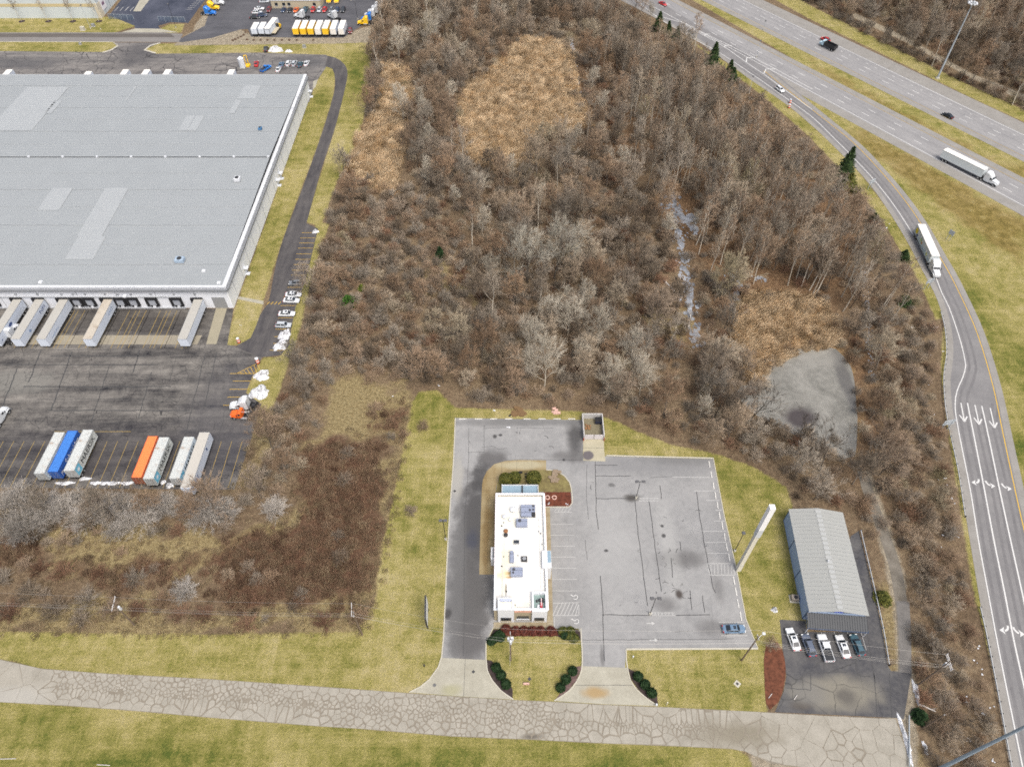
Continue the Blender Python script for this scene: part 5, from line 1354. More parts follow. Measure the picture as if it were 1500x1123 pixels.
# --- tractors and trailers
def tractor(label, mat, loc, rz, sleeper=True, group=None, name="tractor_truck", L=7.6):
    t = thing(name, label, "semi truck", loc, rz, group)
    f = L / 2
    def R(y, w, zb, zt, ch=.12): return [(-w, y, zb), (-w, y, zt - ch), (-w + ch, y, zt), (w - ch, y, zt), (w, y, zt - ch), (w, y, zb)]
    mb = MB(); mb.loft([R(f - 2.15, 1.0, .75, 1.95), R(f - .5, .86, .75, 1.72), R(f - .08, .74, .7, 1.5), R(f, .62, .75, 1.3)]); o = mb.build("hood", mat, t); o["painted"] = 1
    mb = MB(); mb.loft([R(f - 3.3, 1.14, .8, 2.75), R(f - 2.55, 1.12, .8, 2.7), R(f - 2.05, 1.05, .8, 1.98)]); o = mb.build("cab", mat, t); o["painted"] = 1
    if sleeper:
        mb = MB(); mb.loft([R(f - 5.0, 1.22, .8, 3.85, .2), R(f - 4.0, 1.22, .8, 3.9, .25), R(f - 3.31, 1.18, .8, 3.45, .25)]); o = mb.build("sleeper", mat, t); o["painted"] = 1
        mb = MB(); mb.loft([R(f - 3.30, 1.1, 2.6, 3.42, .2), R(f - 2.75, .95, 2.6, 2.95, .1), R(f - 2.55, .8, 2.6, 2.75, .05)]); o = mb.build("roof_fairing", mat, t); o["painted"] = 1
    mb = MB(); mb.face([(-.95, f - 2.02, 2.02), (.95, f - 2.02, 2.02), (.98, f - 2.5, 2.62), (-.98, f - 2.5, 2.62)]); mb.build("windshield", m_glass, t)
    for s in (-1, 1):
        q = [(s * 1.15, f - 3.1, 1.85), (s * 1.15, f - 2.35, 1.85), (s * 1.15, f - 2.55, 2.5), (s * 1.15, f - 3.1, 2.5)]
        mb = MB(); mb.face(q if s > 0 else q[::-1]); mb.build("side_window", m_glass, t)
        mb = MB(); mb.loft([[(s * .78, f - 1.75, .95), (s * 1.2, f - 1.75, .95), (s * 1.2, f - 1.75, 1.1), (s * .78, f - 1.75, 1.1)], [(s * .78, f - 1.4, 1.2), (s * 1.2, f - 1.4, 1.2), (s * 1.2, f - 1.4, 1.3), (s * .78, f - 1.4, 1.3)], [(s * .78, f - .7, 1.2), (s * 1.15, f - .7, 1.2), (s * 1.15, f - .7, 1.3), (s * .78, f - .7, 1.3)], [(s * .7, f - .2, .8), (s * 1.05, f - .2, .8), (s * 1.05, f - .2, .95), (s * .7, f - .2, .95)]])
        o = mb.build("fender", mat, t); o["painted"] = 1
        mb = MB(); mb.tube((s * .98, f - 4.6, .75), (s * .98, f - 3.0, .75), .32, sides=12); mb.build("fuel_tank", m_rim, t)
        mb = MB(); mb.tube((s * 1.1, f - 5.12, 1.0), (s * 1.1, f - 5.12, 3.6), .08); mb.build("exhaust_stack", m_rim, t)
        mb = MB(); mb.box(s * 1.38 - .1, s * 1.38 + .1, f - 2.2, f - 2.1, 1.9, 2.5); mb.build("mirror", m_plastic, t)
        mb = MB(); mb.bbox(s * .66 - .14, s * .66 + .14, f - .25, f - .03, 1.02, 1.25, .03); mb.build("headlight", m_lamp, t)
    mb = MB(); mb.box(-.52, -.36, -f, f - 2.2, .72, .98); mb.box(.36, .52, -f, f - 2.2, .72, .98); mb.box(-.36, .36, -f + .4, -f + .6, .72, .95); mb.box(-.36, .36, -.6, -.4, .72, .95); mb.build("chassis", m_plastic, t)
    mb = MB(); mb.tube((0, -f + 1.5, .99), (0, -f + 1.5, 1.12), .5, sides=12); mb.build("fifth_wheel", m_dark, t)
    mb = MB(); mb.box(-1.1, 1.1, f - .06, f + .06, .45, .74); mb.build("bumper", m_rim, t)
    wheels(t, [(s * 1.0, f - 1.1) for s in (-1, 1)], .5, .3)
    wheels(t, [(s * .92, -f + y) for s in (-1, 1) for y in (.75, 2.05)], .5, .55)
    return t

m_trw = M("sky tinted white trailer side", (.56, .61, .69), .45, .05, .5, grime=.12, grime_col=(.34, .33, .31))  # blue sky shade of the upright faces is mixed into the white
m_trr = M("dusty trailer roof", (.37, .36, .33), .6, .08, .5, grime=.35, grime_col=(.36, .33, .27))
m_trclean = M("clean white roof", (.72, .70, .66), .5, .04)
m_ink = M("navy print", (.05, .08, .20), .6)
m_inkb = M("faded blue print", (.22, .30, .45), .6)
def trailer(label, loc, rz, L=16.15, side=None, roof=None, group=None, name="box_trailer", H=4.1, Wd=2.6, gear=True, cat="trailer", reardoor=None, frontz=1.15):
    side = side or m_trw; roof = roof or m_trr
    t = thing(name, label, cat, loc, rz, group)
    h = L / 2; w = Wd / 2
    mb = MB(); mb.box(-w, w, -h + .05, h, frontz, H - .05); mb.build("body", side, t)
    mb = MB(); mb.box(-w + .05, w - .05, -h + .1, h - .05, H - .05, H); mb.build("roof", roof, t)
    mb = MB(); mb.box(-w - .02, -w + .06, -h, h + .02, H - .12, H - .02); mb.box(w - .06, w + .02, -h, h + .02, H - .12, H - .02); mb.box(-w - .02, w + .02, h + .002, h + .03, H - .12, H - .02); mb.box(-w - .03, w + .03, -h, h + .01, frontz - .02, frontz + .12); mb.build("rail", m_grey, t)
    for s in (-1, 1):
        mb = MB(); mb.box(.02 if s > 0 else -w + .06, w - .06 if s > 0 else -.02, -h, -h + .045, frontz + .14, H - .14); mb.build("rear_door", reardoor or side, t)
    if gear:
        wheels(t, [(s * .98, -h + y) for s in (-1, 1) for y in (1.5, 2.8)], .5, .58)
        mb = MB(); mb.box(-.5, .5, -h + .6, -h + 3.8, .85, 1.12); mb.build("axle_frame", m_plastic, t)
        for s in (-1, 1):
            mb = MB(); mb.box(s * .75 - .07, s * .75 + .07, h - 3.0, h - 2.85, .05, 1.12); mb.box(s * .75 - .16, s * .75 + .16, h - 3.07, h - 2.78, 0, .05); mb.build("landing_leg", m_plastic, t)
        mb = MB(); mb.box(-1.0, 1.0, -h + .05, -h + .15, .5, .65); mb.box(-.9, -.8, -h + .05, -h + .15, .65, 1.13); mb.box(.8, .9, -h + .05, -h + .15, .65, 1.13); mb.build("rear_guard", m_plastic, t)
    return t

def side_text(t, body, y, z, size, mat, w=1.3, sx=1.0, shear=0.0, side=1):
    if side > 0: mw = frame_matrix((w + .025, y, z), (0, 1, 0), (0, 0, 1))
    else: mw = frame_matrix((-w - .025, y, z), (0, -1, 0), (0, 0, 1))
    return text(body, size, mat, t, mw, sx=sx, shear=shear)

gd = "trailers backed onto the dock doors"
def docked(px, label, fn=None, L=16.15, roof=None):
    x = G(px, 441, 4.1)[0]
    t = trailer(label, (x, WY0 - .6 - L / 2, .045), math.pi, L=L, roof=roof, group=gd)
    if fn: fn(t)
    return t
def mark_east(t, *a, **k): return side_text(t, *a, side=-1, **k)
def emblem(t, y, z, w, h, mat, side=-1):
    x = side * 1.325
    mb = MB(); mb.tube((x, y, z), (x + side * .015, y, z), h, sides=12); mb.v = [(vx, y + (vy - y) * w / h, vz) for vx, vy, vz in mb.v]; mb.build("emblem", mat, t)
docked(24, "white trailer at the leftmost dock door in view, with a blue emblem", lambda t: (emblem(t, 1.0, 2.8, .9, .5, m_ink), emblem(t, 6.6, 2.2, .2, .22, m_ink)))
docked(56.5, "white trailer with large blue letters near its dock end", lambda t: (mark_east(t, "NFI", -5.2, 2.75, 1.5, m_ink, sx=1.5), emblem(t, 3.2, 2.5, .55, .4, m_inkb)))
docked(92, "white trailer with faded script low on its side, left of two empty dock doors", lambda t: mark_east(t, "Logistics", 3.6, 2.2, 1.0, m_inkb, sx=1.3, shear=.3))
docked(157, "white trailer with a dusty slatted roof between two pairs of empty doors", lambda t: mark_east(t, "CRST", -4.5, 2.7, 1.1, m_inkb, sx=1.3), roof=M("dirty trailer roof", (.42, .38, .32), .7, .1, .5, grime=.5, grime_col=(.22, .16, .10)))
docked(289.5, "white trailer alone at the last dock door before the ramp", None)
gN = "trailers at the back docks, only their tips above the roof edge"
for i, px in enumerate((16, 134, 186, 217, 248, 341)):
    x = G(px, 101, 4)[0]; L = 12.6 if i != 1 else 11.0
    trailer("white trailer at the back docks, only its tip showing above the roof edge", (x, WY1 + .6 + L / 2, .02), 0, L=L, group=gN, roof=m_trclean)
tractor("white tractor parked between the two leftmost docked trailers", P_["white"], (G(17, 497)[0], G(17, 497)[1] + 1.0, .03), 0)

# containers on chassis in the south row
def corrugated(side_mat, end_mat):
    pass
def container(label, loc, mat, roofm, group, doors=None, name="shipping_container"):
    t = thing(name, label, "shipping container", loc, 0, group)
    L, w, z0, z1 = 12.19, 1.22, 1.25, 4.15; h = L / 2
    for s in (-1, 1):                                        # corrugated side walls
        mb = MB(); n = 40; ys = np.linspace(-h + .15, h - .15, n * 4 + 1)
        prof = [0, .045, .045, 0]
        q = [(s * (w - prof[i % 4]), float(y)) for i, y in enumerate(ys)]
        for i in range(len(q) - 1):
            f = [(*q[i], z0 + .15), (*q[i + 1], z0 + .15), (*q[i + 1], z1 - .1), (*q[i], z1 - .1)]
            mb.face(f if s > 0 else f[::-1])
        mb.build("side_wall", mat, t)
    mb = MB(); n = 36; ys = np.linspace(-h + .12, h - .12, n * 4 + 1)
    for i in range(len(ys) - 1):
        za, zb = z1 - .02 - (0, .03, .03, 0)[i % 4], z1 - .02 - (0, .03, .03, 0)[(i + 1) % 4]
        mb.face([(-w + .07, ys[i], za), (w - .07, ys[i], za), (w - .07, ys[i + 1], zb), (-w + .07, ys[i + 1], zb)])
    mb.build("roof", roofm, t)
    mb = MB()
    for s in (-1, 1):
        mb.box(s * w - .03 - (.06 if s > 0 else 0), s * w + .03 + (.06 if s < 0 else 0), -h, h, z1 - .1, z1 + .01); mb.box(s * w - .03 - (.06 if s > 0 else 0), s * w + .03 + (.06 if s < 0 else 0), -h, h, z0, z0 + .15)
        for e in (-1, 1): mb.box(s * (w - .06) - .085, s * (w - .06) + .085, e * (h - .08) - .08, e * (h - .08) + .08, z0 + .15, z1 + .02)
    mb.box(-w + .06, w - .06, h - .12, h, z1 - .12, z1 + .005); mb.box(-w + .06, w - .06, -h, -h + .12, z1 - .12, z1 + .005); mb.box(-w + .06, w - .06, h - .08, h - .02, z0, z1 - .12)
    mb.build("corner_frame", doors or mat, t)
    for s in (-1, 1):
        mb = MB(); mb.box(.02 if s > 0 else -w + .14, w - .14 if s > 0 else -.02, -h + .02, -h + .07, z0 + .05, z1 - .12); d = mb.build("rear_door", doors or mat, t)
        for k in (.35, .75):
            mb = MB(); mb.tube((s * k, -h - .02, z0 + .1), (s * k, -h - .02, z1 - .2), .03, sides=6); mb.build("lock_rod", m_grey, d)
    mb = MB(); mb.box(-.5, -.35, -h, h - .3, .95, 1.24); mb.box(.35, .5, -h, h - .3, .95, 1.24); mb.box(-1.1, 1.1, -h, -h + .15, 1.0, 1.24); mb.box(-1.1, 1.1, h - .5, h - .35, 1.0, 1.24); mb.build("chassis", m_plastic, t)
    wheels(t, [(s * .95, -h + y) for s in (-1, 1) for y in (1.2, 2.5)], .5, .55)
    for s in (-1, 1):
        mb = MB(); mb.box(s * .6 - .06, s * .6 + .06, h - 2.6, h - 2.48, 0, .96); mb.build("landing_leg", m_plastic, t)
    return t
def wearpaint(name, col, rust=.4):
    return M(name, col, .6, .08, .8, grime=rust, grime_col=(.23, .12, .05), wear_scale=.6)
gc = "containers and trailers in the south row of the truck yard"
m_mk = wearpaint("weathered pale grey container", (.47, .49, .47), .22); m_mkr = wearpaint("rust streaked pale roof", (.45, .47, .46), .5)
m_co_blue = wearpaint("blue container", (.03, .10, .36), .05); m_co_or = wearpaint("orange container", (.78, .17, .05), .1); m_dooro = wearpaint("rusty orange doors", (.30, .09, .05), .6)
m_iw = wearpaint("ice white container", (.52, .60, .66), .2); m_doorw = wearpaint("worn pale doors", (.40, .42, .42), .35)
m_black = M("black print", (.015, .017, .02), .6); m_whitep = M("white print", (.78, .79, .80), .6); m_cyan = M("sky blue panel", (.16, .46, .62), .5)
def south(pxa, pxb, py):                                   # centre from the south top edge of a container
    x0, y0 = G(pxa, py, 4.15); x1, _ = G(pxb, py, 4.15)
    return ((x0 + x1) / 2, y0 + 6.1, .03)
container("dull white container leftmost in the row, next to the blue one", south(49.7, 64, 693.5), m_iw, m_mkr, gc, m_doorw)
c = container("blue container with white script on its side", south(69.8, 84, 691), m_co_blue, M("faded blue roof", (.045, .17, .50), .5, .08, .6), gc)
side_text(c, "Schneider", 1.0, 2.75, 2.0, m_whitep, 1.22, sx=.95, shear=.2); side_text(c, "JB", -5.1, 2.5, 1.0, m_whitep, 1.22)
def maersk(label, loc, mat):
    c = container(label, loc, mat, m_mkr, gc, m_doorw)
    side_text(c, "MAERSK", 1.1, 2.75, 2.0, m_black, 1.22, sx=1.05)
    mb = MB(); mb.box(1.222, 1.236, -5.7, -3.55, 1.5, 3.95); e = mb.build("emblem_panel", m_cyan, c)
    mb = MB(); y0, z0 = -4.6, 2.75
    for k in range(7):
        a0 = 2 * math.pi * k / 7; tip = (1.242, y0 + .75 * math.cos(a0), z0 + .75 * math.sin(a0)); b0, b1 = a0 + .45, a0 - .45
        mb.face([(1.242, y0, z0), (1.242, y0 + .3 * math.cos(b1), z0 + .3 * math.sin(b1)), tip, (1.242, y0 + .3 * math.cos(b0), z0 + .3 * math.sin(b0))])
    mb.build("star", m_whitep, e)
    return c
maersk("pale grey lettered container beside the blue one, with a rusty roof", south(93.5, 107.3, 689.5), m_mk)
container("orange container with rusty end doors", south(191, 208, 699.5), m_co_or, M("orange roof", (.86, .20, .06), .55, .06, .8), gc, m_dooro)
maersk("pale lettered container beside the orange one", south(210, 223.7, 701.5), m_mk)
maersk("bluish white lettered container beside the long white trailer", south(248.2, 262.2, 700.8), m_iw)
x0, y0 = G(263.5, 714.6, 4.1); x1, _ = G(279.8, 714.6, 4.1)
t = trailer("long white trailer rightmost in the south row, blue letters at its near end", ((x0 + x1) / 2, y0 + 8.1, .03), 0, group=gc, roof=M("cream trailer roof", (.43, .41, .37), .6, .05, .5))
side_text(t, "NFI", -5.3, 2.6, 1.7, m_ink, sx=1.3); emblem(t, 3.8, 2.9, .35, .45, m_ink, 1)
# tractors in the yard
tractor("white tractor nosing into the yard at the left picture edge", P_["white"], (*G(1, 617), .03), heading(3, 620, 9, -13))["label"] = "white sleeper tractor standing alone in the middle of the truck yard"
tractor("white sleeper tractor backed against the yard edge beside an orange yard truck", P_["white"], (*G(360, 597), .03), math.pi / 2 + .03)
t = tractor("orange short cab yard truck beside the white tractor", P_["orange"], (*G(357, 610.5), .03), math.pi / 2 - .05, sleeper=False, name="yard_truck", L=6.2)

# big rigs on the road
def rig(label_tr, label_tk, rear, front, mats, roofm, cabpaint, decorate=None):
    a, b = np.array(G(*rear)), np.array(G(*front)); d = (b - a) / np.linalg.norm(b - a)
    rz_ = math.atan2(d[1], d[0]) - math.pi / 2
    tl = a + d * (16.15 / 2 + .3)
    t = trailer(label_tr, (*tl, .04), rz_, side=mats, roof=roofm, group="semi trucks on the highway", gear=True)
    tk = a + d * (16.15 + .3 + 2.15)
    k = tractor(label_tk, P_[cabpaint], (*tk, .04), rz_, group="semi trucks on the highway")
    if decorate: decorate(t)
    return t
m_trl = M("pale trailer side", (.62, .67, .69), .45, .05, .5)
rig("white trailer on the highway, pulled by the tractor farther up the carriageway", "white tractor pulling the plain trailer on the southbound carriageway", (1376, 232), (1436, 262), m_trl, m_trclean, "white")["label"] = "plain white trailer on the southbound carriageway"
def fruit(t):
    for (y, z, r, c) in ((-6.2, 2.7, .95, (.72, .56, .04)), (-4.9, 1.9, .55, (.06, .07, .16)), (-1.4, 2.7, .7, (.42, .50, .30)), (-.4, 2.3, .45, (.55, .28, .12)), (5.0, 2.2, .5, (.60, .62, .25))):
        for s in (1, -1):
            mb = MB(); mb.tube((s * 1.325, y, z), (s * 1.34, y, z), r, sides=14); mb.build("printed_motif", M("print %.2f %.2f" % (c[0], c[1]), c, .6), t)
    for s in (1, -1): mb = MB(); mb.box(min(s * 1.306, s * 1.322), max(s * 1.306, s * 1.322), -7.9, 7.9, 1.35, 2.3); mb.build("side_wrap", M("pale blue wrap", (.42, .52, .58), .5), t)
rig("white trailer with yellow and green round motifs on the exit ramp", "white tractor pulling the motif trailer down the exit ramp", (1341.5, 342), (1366, 398), m_trl, m_trclean, "white", fruit)
# dump truck
x, y = G(1212, 71); t = thing("dump_truck", "pale blue cab truck with an open black dump bed on the northbound carriageway", "dump truck", (x, y, .03), hd + math.pi)
mb = MB(); mb.loft([[(-1.1, 2.0, .8), (1.1, 2.0, .8), (1.1, 2.0, 2.7), (-1.1, 2.0, 2.7)], [(-1.1, 3.3, .8), (1.1, 3.3, .8), (1.0, 3.0, 2.7), (-1.0, 3.0, 2.7)]]); mb.build("cab", paint("pale blue cab", (.45, .62, .72)), t)
mb = MB(); mb.bbox(-.9, .9, 3.31, 4.3, .75, 1.7, .15); mb.build("hood", paint("pale blue cab", (.45, .62, .72)), t)
mb = MB(); mb.face([(-.9, 3.27, 1.75), (.9, 3.27, 1.75), (.85, 3.04, 2.6), (-.85, 3.04, 2.6)]); mb.build("windshield", m_glass, t)
mb = MB(); mb.box(-1.25, -1.12, -4.1, 1.7, 1.2, 2.6); mb.box(1.12, 1.25, -4.1, 1.7, 1.2, 2.6); mb.box(-1.12, 1.12, 1.58, 1.7, 1.2, 2.9); mb.box(-1.12, 1.12, -4.1, -4.0, 1.2, 2.5); mb.box(-1.12, 1.12, -4.0, 1.58, 1.2, 1.35); mb.build("dump_bed", m_dark, t)
mb = MB(); mb.box(-.5, .5, -4.0, 3.2, .7, 1.18); mb.build("chassis", m_plastic, t)
wheels(t, [(s * 1.0, y_) for s in (-1, 1) for y_ in (3.3, -1.8, -3.1)], .5, .4)
# depot trailers, tractors
gp = "short box trailers in a row on the far lot"
for i, (px, pk) in enumerate(((434.4, "y"), (445.3, "y"), (456.2, "y"), (467, "w"), (477.8, "y"), (489.3, "w"), (501, "w"))):
    x, y = G(px, 55.2)
    trailer("", (x, y + 4.6, .03), 0, L=8.9, H=3.9, side=paint("yellow trailer", (.80, .50, .03)) if pk == "y" else m_trw, roof=m_trclean, group=gp, name="short_trailer", reardoor=paint("yellow trailer", (.80, .50, .03)) if pk == "y" else m_trclean)["label"] = (
        "leftmost yellow short trailer of the far row", "second yellow short trailer from the left in the far row", "third yellow short trailer, just left of the first white one", "white short trailer between yellow ones", "yellow short trailer between two white ones", "white short trailer next to the last yellow one", "white short trailer at the right end of the far row")[i]
gb_ = "box trucks at the left end of the far row"
for i, (px, py, L, lab) in enumerate(((374, 54.3, 7.0, "small white box trailer at the left end of the far row"), (384.5, 54, 7.0, "second small white box trailer from the left in the far row"), (395.5, 54.3, 12.0, "longer white box trailer with a dark framed rear door"))):
    x, y = G(px, py); t = trailer(lab, (x, y + L / 2, .03), -.12 if i == 2 else 0, L=L, H=3.6, roof=m_trclean, group=gb_, name="box_trailer")
    if i == 2:
        mb = MB(); mb.box(-1.25, -1.1, -L / 2 - .06, -L / 2 - .005, .9, 3.5); mb.box(1.1, 1.25, -L / 2 - .06, -L / 2 - .005, .9, 3.5); mb.box(-1.1, 1.1, -L / 2 - .06, -L / 2 - .005, 3.35, 3.5); mb.build("door_frame", m_dark, t)
x, y = G(405.5, 46); t = thing("rollback_truck", "flatbed rollback truck with a yellow cab and tan deck", "tow truck", (x, y, .03), -.12)
mb = MB(); mb.box(-1.25, 1.25, -4.6, 1.6, 1.0, 1.2); mb.build("deck", M("tan deck", (.42, .37, .27), .8), t); mb = MB(); mb.bbox(-1.1, 1.1, 1.8, 3.2, .6, 2.4, .2); mb.build("cab", P_["yellow"], t); mb = MB(); mb.bbox(-.95, .95, 3.21, 4.3, .6, 1.5, .2); mb.build("hood", P_["yellow"], t)
mb = MB(); mb.box(-.95, .95, 1.65, 1.78, .8, 2.9); mb.build("headboard", m_dark, t); mb = MB(); mb.box(-.45, .45, -4.4, 3.4, .6, .98); mb.build("chassis", m_plastic, t); wheels(t, [(s * 1.0, y_) for s in (-1, 1) for y_ in (3.2, -2.6)], .45, .35)
T0 = tractor("white tractor parked across behind the yellow short trailers", P_["white"], (*G(443, 27), .03), math.pi / 2 - .2)
dup(T0, (*G(490, 28), .03), .9, "white tractor half hidden behind the white short trailers", None, P_["white"])
gf = "tractors parked in a slanting row by the woods"
for i in range(9):
    px, py = 535 + i * 5.0, 36.5 - i * 5.6
    lab = ("yellow tractor at the near end of the slanting row", "blue tractor second in the slanting row")[i] if i < 2 else "white tractor in the tight slanting row by the woods"
    dup(T0, (*G(px + 1, py), .03), math.pi / 2 + .05, lab, gf, P_["yellow" if i == 0 else "blue" if i == 1 else "white"])
gt = "tractors parked along the gravel strip"
for px, py, pk, lab in ((306, 22, "blue", "blue tractor nearest in the group by the gravel strip"), (311, 14.5, "yellow", "yellow tractor between the blue and the white one by the gravel strip"), (318, 7, "white", "white tractor behind the yellow one by the gravel strip"), (326, -1, "white", "white tractor farthest up in the group by the gravel strip")):
    dup(T0, (*G(px, py), .03), -math.pi / 2 - .1, lab, gt, P_[pk])
gy = "yellow tractors at the office corner"
for px, lab in ((483, "left one of two yellow tractors at the office corner"), (494, "right one of two yellow tractors at the office corner")):
    dup(T0, (*G(px, 2), .03), math.pi + .05, lab, gy, P_["yellow"])
x, y = G(356, 99.5); t = thing("storage_tank", "white upright storage tank beside a yellow hoist behind the warehouse", "storage tank", (x, y, .02))
mb = MB(); mb.tube((0, 0, .3), (0, 0, 4.2), 1.3, sides=14); mb.build("tank", m_trimw, t); mb = MB(); mb.tube((0, 0, 4.2), (0, 0, 4.9), 1.3, .3, sides=14); mb.build("lid", m_trimw, t); mb = MB(); mb.box(-1.1, 1.1, -1.1, 1.1, 0, .3); mb.build("base", mat_kerb, t)
x, y = G(363, 97); t = thing("hoist", "yellow lift mast standing beside the white tank", "hoist", (x, y, .02))
for s in (-1, 1): mb = MB(); mb.box(s * .6 - .12, s * .6 + .12, -.15, .15, 0, 4.5); mb.build("mast", P_["yellow"], t)
mb = MB(); mb.box(-1.0, 1.0, -1.2, 1.2, 0.0, .6); mb.build("carriage", P_["yellow"], t); mb = MB(); mb.box(-.7, .7, -.1, .1, 4.5, 4.8); mb.build("crossbar", P_["yellow"], t)
# ------------------------------------------------------------------ vegetation
def bark(name, cols, rnd=.35, rough=.9, fs=.035):
    """twig colour that differs from plant to plant and drifts over the woodland"""
    n = Nodes(name)
    oi = n.new("ShaderNodeObjectInfo")
    loc = oi.outputs["Location"]
    f = n.math("ADD", n.math("MULTIPLY", n.noise(loc, fs, 3, .6), .75), n.math("MULTIPLY", oi.outputs["Random"], .25))
    k = len(cols)
    col = n.ramp(f, [(.28 + .44 * i / (k - 1), c) for i, c in enumerate(cols)])
    col = n.mul(col, n.math("ADD", 1 - rnd, n.math("MULTIPLY", n.new("ShaderNodeObjectInfo").outputs["Random"], rnd * 2)))
    return n.out(col, rough, 0, .15)
m_trunk = bark("dark bark", [(.10, .08, .064), (.13, .11, .09), (.17, .15, .125)])
m_twig = bark("brown twigs", [(.155, .115, .08), (.235, .188, .14), (.30, .262, .215), (.225, .152, .098), (.31, .262, .20), (.19, .162, .095)])
m_twig_red = bark("reddish twigs", [(.14, .078, .052), (.20, .118, .078), (.23, .155, .105)])
m_pale = bark("pale bark", [(.34, .305, .245), (.43, .39, .32), (.38, .34, .275)], rnd=.2)
m_slim = bark("pale slim bark", [(.42, .375, .305), (.52, .475, .40)], rnd=.25)
m_greytwig = bark("grey twigs", [(.31, .285, .255), (.39, .36, .325), (.34, .31, .275)], rnd=.2)
m_oaktwig = bark("beige grey twigs", [(.31, .29, .24), (.36, .335, .28)], rnd=.1)
m_weed = bark("dry weeds", [(.15, .086, .058), (.225, .145, .098), (.28, .205, .135), (.20, .118, .08), (.31, .24, .155)], fs=.16)
m_fweed = bark("brown field weeds", [(.20, .145, .09), (.27, .205, .125), (.23, .165, .105), (.31, .25, .155)], fs=.1)
m_reed = bark("dry reeds", [(.26, .165, .08), (.41, .29, .17), (.62, .49, .33), (.33, .215, .11), (.52, .395, .25)], rnd=.4, fs=.13)
m_straw = bark("dry grass", [(.24, .185, .11), (.32, .26, .165), (.27, .205, .125)], rnd=.3)
m_darkbark = bark("blackish bark", [(.06, .05, .04), (.09, .075, .06)])
def leafmat(name, a, b):
    n = Nodes(name); f = n.noise(n.obj(), 1.3, 3, .6)
    oi = n.new("ShaderNodeObjectInfo")
    return n.out(n.ramp(f, [(.35, a), (.65, b)]), .7, 0, .25)
m_ever = leafmat("evergreen needles", (.012, .028, .010), (.045, .075, .022))
m_yew = leafmat("olive foliage", (.035, .048, .010), (.14, .135, .028))
m_box = leafmat("boxwood leaves", (.006, .020, .006), (.022, .05, .014))
m_redshrub = leafmat("dark red shrub", (.055, .014, .010), (.15, .045, .03))

def tube_mesh(name, segs, mats, sides):
    """segs: (p0, p1, r0, r1, material, sides)"""
    V, Fc, MI = [], [], []
    for (p0, p1, r0, r1, mi, sd) in segs:
        d = np.subtract(p1, p0); L = np.linalg.norm(d)
        if L < 1e-6: continue
        d = d / L
        a = np.cross(d, (0, 0, 1.0) if abs(d[2]) < .9 else (1.0, 0, 0)); a /= np.linalg.norm(a); b = np.cross(d, a)
        base = len(V)
        for p, r in ((p0, r0), (p1, r1)):
            for i in range(sd):
                t = 2 * math.pi * i / sd
                V.append((p[0] + (a[0] * math.cos(t) + b[0] * math.sin(t)) * r, p[1] + (a[1] * math.cos(t) + b[1] * math.sin(t)) * r, p[2] + (a[2] * math.cos(t) + b[2] * math.sin(t)) * r))
        for i in range(sd):
            j = (i + 1) % sd
            Fc.append((base + i, base + j, base + sd + j, base + sd + i)); MI.append(mi)
    me = bpy.data.meshes.new(name); me.from_pydata(V, [], Fc)
    for m in mats: me.materials.append(m)
    me.polygons.foreach_set("material_index", MI); me.update()
    return me

def rot_about(d, ang, az):
    """direction leaning away from d by ang, at azimuth az round d"""
    d = np.asarray(d, float) / np.linalg.norm(d)
    a = np.cross(d, (0, 0, 1.0) if abs(d[2]) < .95 else (1.0, 0, 0)); a /= np.linalg.norm(a); b = np.cross(d, a)
    return d * math.cos(ang) + (a * math.cos(az) + b * math.sin(az)) * math.sin(ang)

